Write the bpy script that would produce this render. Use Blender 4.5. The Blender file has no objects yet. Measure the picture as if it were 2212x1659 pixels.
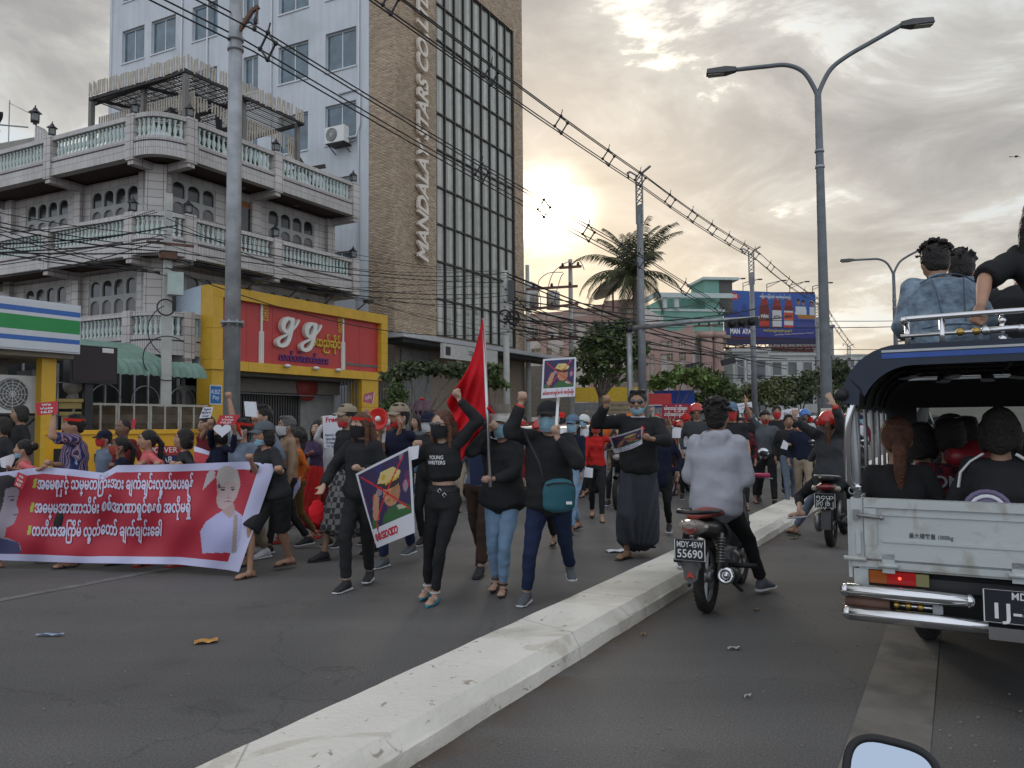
import bpy,math,random
import numpy as np
from mathutils import Matrix,Vector
random.seed(11);RNG=np.random.RandomState(5)
SC=bpy.context.scene;COL=SC.collection
R=math.radians
# camera
W0,H0,FPX,PITCH,ROLL,EYE=2212.,1659.,1661.,R(2.95),R(.45),1.5
_R=Vector((1,0,0));_F=Vector((0,math.cos(PITCH),math.sin(PITCH)));_U=Vector((0,-math.sin(PITCH),math.cos(PITCH)))
CR=_R*math.cos(ROLL) - _U*math.sin(ROLL);CU=_U*math.cos(ROLL) + _R*math.sin(ROLL)
cd=bpy.data.cameras.new('camera');cam=bpy.data.objects.new('camera',cd);COL.objects.link(cam)
cm=Matrix((CR,CU,-_F)).transposed().to_4x4();cm.translation=(0,0,EYE);cam.matrix_world=cm
cd.sensor_fit='HORIZONTAL';cd.sensor_width=36;cd.lens=36*FPX/W0;cd.clip_end=4000;cd.clip_start=.05
SC.camera=cam
# sky and sun
wd=bpy.data.worlds.new("World");SC.world=wd;wd.use_nodes=True
SUN_EL,SUN_AZ=R(15.5),R(2.5)      # azimuth from +Y towards +X
sdir=Vector((math.sin(SUN_AZ)*math.cos(SUN_EL),math.cos(SUN_AZ)*math.cos(SUN_EL),math.sin(SUN_EL)))
def build_world():
    nt=wd.node_tree;nt.nodes.clear();N=nt.nodes.new;L=nt.links.new
    def math_(op,a,b=None,c=None):
        n=N('ShaderNodeMath');n.operation=op
        for i,v in enumerate((a,b,c)):
            if v is None:continue
            if isinstance(v,(int,float)):n.inputs[i].default_value=v
            else:L(v,n.inputs[i])
        return n.outputs[0]
    def ramp(f,stops):
        n=N('ShaderNodeValToRGB');L(f,n.inputs[0]);e=n.color_ramp.elements
        while len(e) < len(stops):e.new(.5)
        for i,(p,c) in enumerate(stops):e[i].position=p;e[i].color=(*c,1)
        return n.outputs[0]
    def mix(f,a,b,mode='MIX'):
        n=N('ShaderNodeMix');n.data_type='RGBA';n.blend_type=mode
        if isinstance(f,(int,float)):n.inputs[0].default_value=f
        else:L(f,n.inputs[0])
        for i,v in ((6,a),(7,b)):
            if isinstance(v,tuple):n.inputs[i].default_value=(*v,1)
            else:L(v,n.inputs[i])
        return n.outputs[2]
    sky=N('ShaderNodeTexSky');sky.sky_type='NISHITA';sky.sun_disc=False
    sky.sun_elevation=SUN_EL;sky.sun_rotation=SUN_AZ;sky.dust_density=3
    bg1=N('ShaderNodeBackground');L(sky.outputs[0],bg1.inputs[0]);bg1.inputs[1].default_value=.07
    tc=N('ShaderNodeTexCoord');sep=N('ShaderNodeSeparateXYZ');L(tc.outputs['Generated'],sep.inputs[0])
    x,y,z=sep.outputs
    za=math_('MAXIMUM',z,0.0)
    k=math_('ADD',za,.16)
    cx,cy=math_('DIVIDE',x,k),math_('DIVIDE',y,k)
    cmb=N('ShaderNodeCombineXYZ');L(cx,cmb.inputs[0]);L(cy,cmb.inputs[1])
    def noise(sc,det,dist=.0,off=(0,0,0),rough=.55):
        mp=N('ShaderNodeMapping');L(cmb.outputs[0],mp.inputs[0]);mp.inputs['Location'].default_value=off
        n=N('ShaderNodeTexNoise');L(mp.outputs[0],n.inputs['Vector']);n.inputs['Scale'].default_value=sc
        n.inputs['Detail'].default_value=det;n.inputs['Distortion'].default_value=dist;n.inputs['Roughness'].default_value=rough
        return n.outputs[0]
    big=noise(.75,5,.5,(3.1+.17,1.7+.44,0));fine=noise(2.1,9,.6,(7.3+.17,2.2+.44,0),.62)
    # angle to the sun
    dt=N('ShaderNodeVectorMath');dt.operation='DOT_PRODUCT';L(tc.outputs['Generated'],dt.inputs[0]);dt.inputs[1].default_value=sdir
    d=math_('MAXIMUM',dt.outputs['Value'],0.0)
    glow_w=math_('POWER',d,5.0);glow_m=math_('POWER',d,55.0);glow_t=math_('POWER',d,1500.0)
    # cloud deck: grey body, brighter where it is thin
    thin=math_('ADD',math_('MULTIPLY',big,.5),math_('MULTIPLY',fine,.5))
    body=ramp(thin,[(.36,(.21,.21,.21)),(.47,(.325,.315,.305)),(.53,(.44,.43,.405)),(.59,(.49,.55,.59)),(.70,(.55,.61,.64))])
    gap=ramp(thin,[(.53,(0,0,0)),(.56,(1,1,1)),(.62,(.35,.35,.35))])
    gapv=N('ShaderNodeRGBToBW');L(gap,gapv.inputs[0])
    gl=math_('ADD',math_('MULTIPLY',glow_m,2.6),math_('MULTIPLY',glow_w,.16))
    gapglow=math_('MULTIPLY',gapv.outputs[0],gl)
    c=mix(1.0,body,mix(1.0,(.95,.80,.58),mix(1.0,(1,1,1),gapglow,'MULTIPLY'),'MULTIPLY'),'ADD')
    # the hidden sun itself: a bright break just above the roofs
    brk=ramp(noise(1.6,7,.8,(1.2,9.2,0)),[(.42,(.03,.03,.03)),(.56,(1,1,1))])
    core=mix(1.0,mix(1.0,(1.0,.86,.62),math_('MULTIPLY',glow_t,9.0),'MULTIPLY'),brk,'MULTIPLY')
    c=mix(1.0,c,core,'ADD')
    # horizon haze band: warm towards the sun, grey to the left and behind
    hz=math_('POWER',math_('SUBTRACT',1.0,math_('MINIMUM',za,1.0)),12.0)
    warm=mix(glow_w,(.60,.58,.55),(.86,.69,.43))
    c=mix(math_('MULTIPLY',hz,.85),c,warm)
    # away from the sun the deck is smooth pale grey-blue
    back=math_('MULTIPLY',math_('SUBTRACT',1.0,math_('MINIMUM',math_('ADD',math_('MULTIPLY',dt.outputs['Value'],.9),.25),1.0)),1.0)
    c=mix(math_('MAXIMUM',back,0.0),c,(.80,.86,.96))
    bg2=N('ShaderNodeBackground');L(c,bg2.inputs[0]);bg2.inputs[1].default_value=1.0
    ms=N('ShaderNodeMixShader');ms.inputs[0].default_value=.9;L(bg1.outputs[0],ms.inputs[1]);L(bg2.outputs[0],ms.inputs[2])
    out=N('ShaderNodeOutputWorld');L(ms.outputs[0],out.inputs[0])
build_world()
sl=bpy.data.lights.new('sun','SUN');sl.energy=.9;sl.angle=R(18);sl.color=(1,.88,.72)
so=bpy.data.objects.new('sun',sl);COL.objects.link(so);so.rotation_euler=(-sdir).to_track_quat('-Z','Y').to_euler()
SC.view_settings.view_transform='Standard';SC.view_settings.look='None';SC.view_settings.exposure=0.45;SC.view_settings.gamma=1
SC.view_settings.use_curve_mapping=False
# measuring helpers (photo measured on a 2212 x 1659 grid)
SA=R(30.1)
DV=Vector((math.sin(SA),math.cos(SA),0));NV=Vector((-math.cos(SA),math.sin(SA),0))   # along the street, towards the shops
WV=Vector((-.899,.437,0)).normalized()                                                     # side walls of the shop buildings
def ray(x,y):return CR*((x-W0/2)/FPX) + CU*((H0/2-y)/FPX) + _F
def G(x,y,z=0.):
    r=ray(x,y);t=(z-EYE)/r.z;return Vector((r.x*t,r.y*t,z))
def AT(x,y,D):
    r=ray(x,y);t=D/r.y;return Vector((r.x*t,D,EYE+r.z*t))
def PL(x,y,O,n):
    r=ray(x,y);t=((O-Vector((0,0,EYE))).dot(n))/r.dot(n);return Vector((0,0,EYE))+r*t
def ST(x,y,p):return PL(x,y,NV*p,NV)
def S(s,p,z=0.):return DV*s + NV*p + Vector((0,0,z))
# objects
WM={}
def tag(o,label=None,cat=None,group=None,kind=None):
    if label:o['label']=label
    if cat:o['category']=cat
    if group:o['group']=group
    if kind:o['kind']=kind
    return o
def frame(O,u=None):
    """x along u, y to its left, z up"""
    if u is None:return Matrix.Translation(O)
    u=Vector(u).normalized();v=Vector((-u.y,u.x,0))
    m=Matrix((u,v,Vector((0,0,1)))).transposed().to_4x4();m.translation=O;return m
def rotz(O,a,s=1.):return Matrix.Translation(O) @ Matrix.Rotation(a,4,'Z') @ Matrix.Scale(s,4)
def thing(name,label,cat,mw=None,group=None):
    o=bpy.data.objects.new(name,None);COL.objects.link(o);o.empty_display_size=.2
    if mw is None:mw=Matrix()
    if isinstance(mw,Vector):mw=Matrix.Translation(mw)
    o.matrix_basis=mw;WM[o.name]=mw.copy()
    return tag(o,label,cat,group)
def addobj(name,me,parent=None,mw=None,mats=None):
    o=bpy.data.objects.new(name,me);COL.objects.link(o)
    if mw is None:mw=WM[parent.name] if parent else Matrix()
    WM[o.name]=mw.copy()
    if parent:
        o.parent=parent;o.matrix_parent_inverse=WM[parent.name].inverted()
    o.matrix_basis=mw
    if mats is not None:
        if not isinstance(mats,(list,tuple)):mats=[mats]
        while len(me.materials) < len(mats):me.materials.append(None)
        for i,m in enumerate(mats):
            o.material_slots[i].link='OBJECT';o.material_slots[i].material=m
    return o
def kids(o):return [c for c in ALLCH.get(o.name,[])]
def copy_tree(src,mw):
    """a copy of a thing with its parts and sub-parts; shares mesh data"""
    def rec(o,par):
        c=o.copy();COL.objects.link(c)
        if par is None:c.matrix_basis=mw;WM[c.name]=mw.copy()
        else:
            c.parent=par;WM[c.name]=WM[o.name].copy()
        for ch in [q for q in o.children]:rec(ch,c)
        return c
    return rec(src,None)
class MB:
    def __init__(s):s.v=[];s.f=[];s.mi=[];s.m=0;s.c=None;s.fc=[];s.sm=[];s.smooth=False
    def add(s,vs,fs):
        b=len(s.v);s.v.extend([tuple(p) for p in vs])
        for f in fs:s.f.append([b+i for i in f]);s.mi.append(s.m);s.fc.append(s.c);s.sm.append(s.smooth)
        return s
    def box(s,x0,x1,y0,y1,z0,z1):
        return s.add([(x,y,z) for z in (z0,z1) for y in (y0,y1) for x in (x0,x1)],
                     [(0,2,3,1),(4,5,7,6),(0,1,5,4),(2,6,7,3),(0,4,6,2),(1,3,7,5)])
    def cbox(s,c,sz,ax=None,bev=0):
        """box centred at c, sizes sz, optional 3x3 axes"""
        c=Vector(c);A=ax or (Vector((1,0,0)),Vector((0,1,0)),Vector((0,0,1)))
        vs=[c + A[0]*(x*sz[0]/2) + A[1]*(y*sz[1]/2) + A[2]*(z*sz[2]/2) for z in (-1,1) for y in (-1,1) for x in (-1,1)]
        return s.add(vs,[(0,2,3,1),(4,5,7,6),(0,1,5,4),(2,6,7,3),(0,4,6,2),(1,3,7,5)])
    def bar(s,a,b,w,h=None):
        """square bar from a to b"""
        a,b=Vector(a),Vector(b);t=(b-a);L=t.length;t.normalize()
        up=Vector((0,0,1)) if abs(t.z) < .95 else Vector((1,0,0))
        q=t.cross(up).normalized();r=q.cross(t)
        return s.cbox((a+b)/2,(L,w,h or w),(t,q,r))
    def tube(s,pts,r,n=8,cap=True):
        pts=[Vector(p) for p in pts]
        rs=r if isinstance(r,(list,tuple)) else [r]*len(pts)
        T=[]
        for i in range(len(pts)):
            a=pts[max(i-1,0)];b=pts[min(i+1,len(pts)-1)];T.append((b-a).normalized())
        up=Vector((0,0,1)) if abs(T[0].z) < .9 else Vector((0,1,0))
        q=T[0].cross(up).normalized();vs=[]
        for i,p in enumerate(pts):
            q=(q - T[i]*q.dot(T[i])).normalized();w=T[i].cross(q)
            for k in range(n):
                a=2*math.pi*k/n;vs.append(p + (q*math.cos(a) + w*math.sin(a))*rs[i])
        fs=[(i*n+k,i*n+(k+1) % n,(i+1)*n+(k+1) % n,(i+1)*n+k) for i in range(len(pts)-1) for k in range(n)]
        if cap:fs += [tuple(range(n))[::-1],tuple((len(pts)-1)*n+k for k in range(n))]
        sm=s.smooth;s.smooth=n > 5;s.add(vs,fs);s.smooth=sm;return s
    def lathe(s,c,prof,n=12,ax=(0,0,1),cap=True):
        """profile [(r, h)] about axis ax through c"""
        c=Vector(c);t=Vector(ax).normalized();up=Vector((0,0,1)) if abs(t.z) < .9 else Vector((1,0,0))
        q=t.cross(up).normalized();w=t.cross(q);vs=[]
        for r,h in prof:
            for k in range(n):
                a=2*math.pi*k/n;vs.append(c + t*h + (q*math.cos(a)+w*math.sin(a))*r)
        m=len(prof);fs=[(i*n+k,i*n+(k+1) % n,(i+1)*n+(k+1) % n,(i+1)*n+k) for i in range(m-1) for k in range(n)]
        if cap:fs += [tuple(range(n))[::-1],tuple((m-1)*n+k for k in range(n))]
        sm=s.smooth;s.smooth=n > 5;s.add(vs,fs);s.smooth=sm;return s
    def torus(s,c,R_,r,ax=(0,0,1),n=24,k=8,a0=0,a1=2*math.pi):
        c=Vector(c);t=Vector(ax).normalized();up=Vector((0,0,1)) if abs(t.z) < .9 else Vector((1,0,0))
        q=t.cross(up).normalized();w=t.cross(q);full=abs(a1-a0-2*math.pi) < 1e-4;vs=[]
        cnt=n if full else n+1
        for i in range(cnt):
            a=a0+(a1-a0)*i/n;dr=q*math.cos(a)+w*math.sin(a)
            for j in range(k):
                b=2*math.pi*j/k;vs.append(c + dr*(R_+r*math.cos(b)) + t*(r*math.sin(b)))
        fs=[(i*k+j,((i+1) % cnt)*k+j,((i+1) % cnt)*k+(j+1) % k,i*k+(j+1) % k) for i in range(n) for j in range(k)]
        sm=s.smooth;s.smooth=True;s.add(vs,fs);s.smooth=sm;return s
    def ell(s,c,r,n=12,m=8,ax=None):
        c=Vector(c);A=ax or (Vector((1,0,0)),Vector((0,1,0)),Vector((0,0,1)))
        vs=[c - A[2]*r[2]]
        for i in range(1,m):
            b=-math.pi/2 + math.pi*i/m
            for k in range(n):
                a=2*math.pi*k/n;vs.append(c + A[0]*(r[0]*math.cos(b)*math.cos(a)) + A[1]*(r[1]*math.cos(b)*math.sin(a)) + A[2]*(r[2]*math.sin(b)))
        vs.append(c + A[2]*r[2]);fs=[(0,1+(k+1) % n,1+k) for k in range(n)]
        for i in range(m-2):
            for k in range(n):fs.append((1+i*n+k,1+i*n+(k+1) % n,1+(i+1)*n+(k+1) % n,1+(i+1)*n+k))
        b=1+(m-2)*n;fs += [(b+k,b+(k+1) % n,len(vs)-1) for k in range(n)]
        sm=s.smooth;s.smooth=True;s.add(vs,fs);s.smooth=sm;return s
    def prism(s,poly,ext):
        """closed polygon (3D points) extruded by vector ext"""
        n=len(poly);P=[Vector(p) for p in poly];e=Vector(ext)
        fs=[tuple(range(n)),tuple(range(n,2*n))[::-1]] + [(i,n+i,n+(i+1) % n,(i+1) % n) for i in range(n)]
        return s.add(P+[p+e for p in P],fs)
    def quad(s,a,b,c,d):return s.add([a,b,c,d],[(0,1,2,3)])
    def surf(s,fn,nu,nv,th=0):
        """grid surface fn(u,v) -> point; th gives a second skin offset by fn(u,v,th)"""
        vs=[fn(i/nu,j/nv) for j in range(nv+1) for i in range(nu+1)]
        fs=[(j*(nu+1)+i,j*(nu+1)+i+1,(j+1)*(nu+1)+i+1,(j+1)*(nu+1)+i) for j in range(nv) for i in range(nu)]
        sm=s.smooth;s.smooth=True;s.add(vs,fs);s.smooth=sm;return s
    def mesh(s,name='m'):
        me=bpy.data.meshes.new(name);me.from_pydata([tuple(p) for p in s.v],[],s.f)
        if s.f:
            me.polygons.foreach_set('use_smooth',s.sm)
            if any(s.mi):
                while len(me.materials) < max(s.mi)+1:me.materials.append(None)
                me.polygons.foreach_set('material_index',s.mi)
            if any(c is not None for c in s.fc):
                ca=me.color_attributes.new('Col','FLOAT_COLOR','CORNER');arr=[]
                for f,c in zip(s.f,s.fc):arr += list((c if c else (1,1,1)) + (1,) if len(c or (1,1,1)) == 3 else c)*len(f)
                ca.data.foreach_set('color',arr)
        me.update();return me
    def build(s,name,mats,parent=None,mw=None):
        return addobj(name,s.mesh(name),parent,mw,mats)
# materials
MC={}
def mat(name,col,rough=.75,metal=0.,var=.12,scale=5.,bump=0.,bscale=40.,spec=.4,emit=None,vcol=False,
        stain=None,stain_sc=1.3,stain_amt=.5,detail=6.,trans=0.,wave=None,streak=0.):
    if name in MC:return MC[name]
    m=bpy.data.materials.new(name);MC[name]=m;m.use_nodes=True;nt=m.node_tree
    b=nt.nodes['Principled BSDF'];N=nt.nodes.new;L=nt.links.new
    b.inputs['Roughness'].default_value=rough;b.inputs['Metallic'].default_value=metal;b.inputs['Specular IOR Level'].default_value=spec
    tc=N('ShaderNodeTexCoord').outputs['Object']
    col=tuple(col)
    def noise(sc,det=detail,vec=tc,dist=0.):
        n=N('ShaderNodeTexNoise');L(vec,n.inputs['Vector']);n.inputs['Scale'].default_value=sc;n.inputs['Detail'].default_value=det
        n.inputs['Distortion'].default_value=dist;return n.outputs[0]
    def ramp(f,p0,p1,c0=(0,0,0),c1=(1,1,1)):
        n=N('ShaderNodeValToRGB');L(f,n.inputs[0]);e=n.color_ramp.elements
        e[0].position=p0;e[1].position=p1;e[0].color=(*c0,1);e[1].color=(*c1,1);return n.outputs[0]
    def mix(f,a,c,mode='MIX'):
        n=N('ShaderNodeMix');n.data_type='RGBA';n.blend_type=mode
        if isinstance(f,(int,float)):n.inputs[0].default_value=f
        else:L(f,n.inputs[0])
        for i,v in ((6,a),(7,c)):
            if isinstance(v,tuple):n.inputs[i].default_value=(*v,1)
            else:L(v,n.inputs[i])
        return n.outputs[2]
    c=col
    if vcol:
        at=N('ShaderNodeAttribute');at.attribute_name='Col';c=at.outputs['Color']
    if var:
        lo=1-var;hi=1+var
        f=ramp(noise(scale),.3,.7,(lo,)*3,(hi,)*3)
        c=mix(1.,c,f,'MULTIPLY')
    if streak:
        mp=N('ShaderNodeMapping');L(tc,mp.inputs[0]);mp.inputs['Scale'].default_value=(3,3,.25)
        f=ramp(noise(1.5,5,mp.outputs[0]),.45,.75);c=mix(mix(1.,f,(streak,)*3,'MULTIPLY'),c,tuple(q*.45 for q in col))
    if stain:
        f=ramp(noise(stain_sc,8,dist=.6),.52,.66);g=mix(1.,f,(stain_amt,)*3,'MULTIPLY');c=mix(g,c,tuple(stain))
    if isinstance(c,tuple):b.inputs['Base Color'].default_value=(*c,1)
    else:L(c,b.inputs['Base Color'])
    hgt=None
    if bump:
        hgt=noise(bscale,4)
    if wave:
        w=N('ShaderNodeTexWave');w.bands_direction=wave[0];w.inputs['Scale'].default_value=wave[1];w.inputs['Distortion'].default_value=wave[2]
        L(tc,w.inputs['Vector']);hgt=w.outputs[1]
    if hgt is not None:
        bp=N('ShaderNodeBump');bp.inputs['Strength'].default_value=bump or .4;bp.inputs['Distance'].default_value=.02;L(hgt,bp.inputs['Height']);L(bp.outputs[0],b.inputs['Normal'])
    if emit:b.inputs['Emission Color'].default_value=(*emit[:3],1);b.inputs['Emission Strength'].default_value=emit[3]
    if trans:b.inputs['Transmission Weight'].default_value=trans
    return m
def s2l(r,g,b):
    f=lambda c:(c/255/12.92) if c/255 <= .04045 else ((c/255+.055)/1.055)**2.4
    return (f(r),f(g),f(b))
def tilemat(name,col,grout,w,h,vert=False,off=.0,var=.2,mort=.012,rough=.6,bump=.3):
    """rows of wall tiles in the local (x+y, z) plane"""
    if name in MC:return MC[name]
    m=bpy.data.materials.new(name);MC[name]=m;m.use_nodes=True;nt=m.node_tree;b=nt.nodes['Principled BSDF'];N=nt.nodes.new;L=nt.links.new
    b.inputs['Roughness'].default_value=rough
    tc=N('ShaderNodeTexCoord');sp=N('ShaderNodeSeparateXYZ');L(tc.outputs['Object'],sp.inputs[0])
    ad=N('ShaderNodeMath');L(sp.outputs[0],ad.inputs[0]);L(sp.outputs[1],ad.inputs[1])
    cb=N('ShaderNodeCombineXYZ')
    L(ad.outputs[0],cb.inputs[0]);L(sp.outputs[2],cb.inputs[1])
    br=N('ShaderNodeTexBrick');L(cb.outputs[0],br.inputs['Vector']);br.inputs['Scale'].default_value=1;br.offset=off
    br.inputs['Brick Width'].default_value=w;br.inputs['Row Height'].default_value=h;br.inputs['Mortar Size'].default_value=mort
    br.inputs['Mortar Smooth'].default_value=.1;br.inputs['Bias'].default_value=0
    br.inputs['Color1'].default_value=(*[c*(1-var) for c in col],1);br.inputs['Color2'].default_value=(*[min(1,c*(1+var)) for c in col],1);br.inputs['Mortar'].default_value=(*grout,1)
    no=N('ShaderNodeTexNoise');L(tc.outputs['Object'],no.inputs['Vector']);no.inputs['Scale'].default_value=.7;no.inputs['Detail'].default_value=7
    rp=N('ShaderNodeValToRGB');L(no.outputs[0],rp.inputs[0]);rp.color_ramp.elements[0].position=.3;rp.color_ramp.elements[1].position=.7
    rp.color_ramp.elements[0].color=(.78,.77,.76,1);rp.color_ramp.elements[1].color=(1.1,1.1,1.1,1)
    mx=N('ShaderNodeMix');mx.data_type='RGBA';mx.blend_type='MULTIPLY';mx.inputs[0].default_value=1
    L(br.outputs[0],mx.inputs[6]);L(rp.outputs[0],mx.inputs[7]);L(mx.outputs[2],b.inputs['Base Color'])
    bp=N('ShaderNodeBump');bp.inputs['Strength'].default_value=bump;bp.inputs['Distance'].default_value=.01;bp.invert=True;L(br.outputs[1],bp.inputs['Height']);L(bp.outputs[0],b.inputs['Normal'])
    return m
_tc={}
def text2d(body,bold=0.,shear=0.,spacing=1.,lines=1.,align='CENTER',res=3):
    """mesh data of a text of size 1: (verts Nx2, faces)"""
    k=(body,bold,shear,spacing,lines,align)
    if k in _tc:return _tc[k]
    c=bpy.data.curves.new('txt','FONT');c.body=body;c.size=1;c.offset=bold;c.shear=shear;c.space_character=spacing
    c.align_x=align;c.align_y='CENTER';c.resolution_u=res;c.space_line=lines
    o=bpy.data.objects.new('txt',c);COL.objects.link(o)
    dg=bpy.context.evaluated_depsgraph_get();me=bpy.data.meshes.new_from_object(o.evaluated_get(dg))
    vs=[(v.co.x,v.co.y) for v in me.vertices];fs=[list(p.vertices) for p in me.polygons]
    bpy.data.objects.remove(o);bpy.data.curves.remove(c);bpy.data.meshes.remove(me)
    _tc[k]=(vs,fs);return _tc[k]
def text_fn(mb,body,fn,cx,cy,size,bold=0.,shear=0.,spacing=1.,align='CENTER',rot=0.,ysc=1.,fitw=None):
    """lay the text out on a surface fn(x, y) -> 3D point"""
    vs,fs=text2d(body,bold,shear,spacing,1.,align)
    if not vs:return
    xs=size
    if fitw:
        w=max(v[0] for v in vs)-min(v[0] for v in vs);xs=fitw/w
        size=size or xs
    ca,sa=math.cos(rot),math.sin(rot)
    mb.add([fn(cx+(x*xs*ca-y*size*ysc*sa),cy+(x*xs*sa+y*size*ysc*ca)) for x,y in vs],fs)
def solid_text(mb,body,M4,size,depth,bold=0.,shear=0.,spacing=1.,align='CENTER',fitw=None):
    """extruded letters; M4 maps local x right, y up, z towards the viewer"""
    vs,fs=text2d(body,bold,shear,spacing,1.,align)
    xs=size
    if fitw:w=max(v[0] for v in vs)-min(v[0] for v in vs);xs=fitw/w
    n=len(vs);V=[M4 @ Vector((x*xs,y*size,depth)) for x,y in vs]+[M4 @ Vector((x*xs,y*size,0)) for x,y in vs]
    from collections import Counter
    E=Counter()
    for f in fs:
        for i in range(len(f)):E[(f[i],f[(i+1) % len(f)])] += 1
    F=[list(f) for f in fs]
    for (a,b),k in E.items():
        if (b,a) not in E:F.append([b,a,a+n,b+n])
    mb.add(V,F)
# common materials
M_WHITEP=mat('white_paint',(.58,.58,.56),.7,var=.06,scale=2,bump=.15,bscale=60,stain=(.30,.26,.20),stain_sc=1.7,stain_amt=.35)
M_STEEL=mat('galvanised_steel',(.30,.31,.32),.5,.55,var=.25,scale=3,streak=.35)
M_CONC=mat('concrete_pole',(.36,.36,.34),.85,var=.12,scale=3,bump=.2,bscale=30,streak=.3)
M_BLACK=mat('black_rubber',(.012,.012,.013),.6)
M_DKMETAL=mat('dark_painted_metal',(.03,.03,.032),.45,.3)
M_CHROME=mat('chrome',(.62,.62,.63),.14,1.,var=.06)
M_GLASSDK=mat('dark_glass',(.02,.025,.03),.08,0.,var=0,spec=.8)
M_PAPER=mat('white_paper',(.62,.62,.66),.8,var=.04)
M_YELLOW=mat('yellow_cladding',(.56,.33,.03),.45,var=.06)
M_WHITE=mat('white_plastic',(.62,.62,.60),.5,var=.05)
M_RUST=mat('rusty_iron',(.13,.07,.05),.85,var=.3)
def road_mat(name,col):
    m=bpy.data.materials.new(name);m.use_nodes=True;nt=m.node_tree;b=nt.nodes['Principled BSDF'];N=nt.nodes.new;L=nt.links.new
    tc=N('ShaderNodeTexCoord').outputs['Object']
    def noise(sc,det,dist=0,stretch=None):
        v=tc
        if stretch:
            mp=N('ShaderNodeMapping');L(tc,mp.inputs[0]);mp.inputs['Scale'].default_value=stretch;mp.inputs['Rotation'].default_value=(0,0,-(math.pi/2-SA));v=mp.outputs[0]
        n=N('ShaderNodeTexNoise');L(v,n.inputs['Vector']);n.inputs['Scale'].default_value=sc;n.inputs['Detail'].default_value=det;n.inputs['Distortion'].default_value=dist;return n.outputs[0]
    def ramp(f,stops):
        n=N('ShaderNodeValToRGB');L(f,n.inputs[0]);e=n.color_ramp.elements
        while len(e) < len(stops):e.new(.5)
        for i,(p,c) in enumerate(stops):e[i].position=p;e[i].color=(c,c,c,1)
        return n.outputs[0]
    def mul(a,c,f=1.):
        n=N('ShaderNodeMix');n.data_type='RGBA';n.blend_type='MULTIPLY';n.inputs[0].default_value=f
        L(a,n.inputs[6]) if not isinstance(a,tuple) else setattr(n.inputs[6],'default_value',(*a,1));L(c,n.inputs[7]);return n.outputs[2]
    c=mul(col,ramp(noise(.35,6,.4),[(.3,.78),(.7,1.16)]))
    c=mul(c,ramp(noise(90,2),[(.3,.74),(.5,1.0),(.72,1.4)]))
    c=mul(c,ramp(noise(.9,5,0,(.12,1.6,1)),[(.3,.86),(.7,1.1)]))
    c=mul(c,ramp(noise(2.2,9,.6),[(.28,.82),(.36,1.0)]))
    vo=N('ShaderNodeTexVoronoi');L(tc,vo.inputs['Vector']);vo.inputs['Scale'].default_value=9;

    # hairline cracks, and brown dust gathered against the foot of the median
    nz=N('ShaderNodeTexNoise');L(tc,nz.inputs['Vector']);nz.inputs['Scale'].default_value=1.3;nz.inputs['Detail'].default_value=6
    av=N('ShaderNodeMix');av.data_type='RGBA';av.blend_type='LINEAR_LIGHT';av.inputs[0].default_value=.5;L(tc,av.inputs[6]);L(nz.outputs[1],av.inputs[7])
    vo=N('ShaderNodeTexVoronoi');vo.feature='DISTANCE_TO_EDGE';L(av.outputs[2],vo.inputs['Vector']);vo.inputs['Scale'].default_value=.38
    c=mul(c,ramp(vo.outputs['Distance'],[(.0,.74),(.002,.85),(.0035,1.)]))
    dp=N('ShaderNodeVectorMath');dp.operation='DOT_PRODUCT';L(tc,dp.inputs[0]);dp.inputs[1].default_value=NV
    mr_=N('ShaderNodeMapRange');L(dp.outputs['Value'],mr_.inputs[0]);mr_.inputs[1].default_value=1.55;mr_.inputs[2].default_value=2.14
    lt_=N('ShaderNodeMath');lt_.operation='LESS_THAN';L(dp.outputs['Value'],lt_.inputs[0]);lt_.inputs[1].default_value=2.3
    pw=N('ShaderNodeMath');pw.operation='POWER';L(mr_.outputs[0],pw.inputs[0]);pw.inputs[1].default_value=2.5
    m1=N('ShaderNodeMath');m1.operation='MULTIPLY';L(pw.outputs[0],m1.inputs[0]);L(lt_.outputs[0],m1.inputs[1])
    m2=N('ShaderNodeMath');m2.operation='MULTIPLY';L(m1.outputs[0],m2.inputs[0]);L(ramp(noise(2.6,7,.8),[(.38,.15),(.6,.9)]),m2.inputs[1])
    dm=N('ShaderNodeMix');dm.data_type='RGBA';L(m2.outputs[0],dm.inputs[0]);L(c,dm.inputs[6]);dm.inputs[7].default_value=(.085,.058,.04,1);c=dm.outputs[2]
    L(c,b.inputs['Base Color']);b.inputs['Roughness'].default_value=.82;b.inputs['Specular IOR Level'].default_value=.35
    bp=N('ShaderNodeBump');bp.inputs['Strength'].default_value=.55;bp.inputs['Distance'].default_value=.006;L(noise(110,3),bp.inputs['Height']);L(bp.outputs[0],b.inputs['Normal'])
    return m
M_ROAD=road_mat('asphalt',(.108,.103,.098));M_GROUND=road_mat('packed_earth',(.13,.115,.095))
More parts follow.
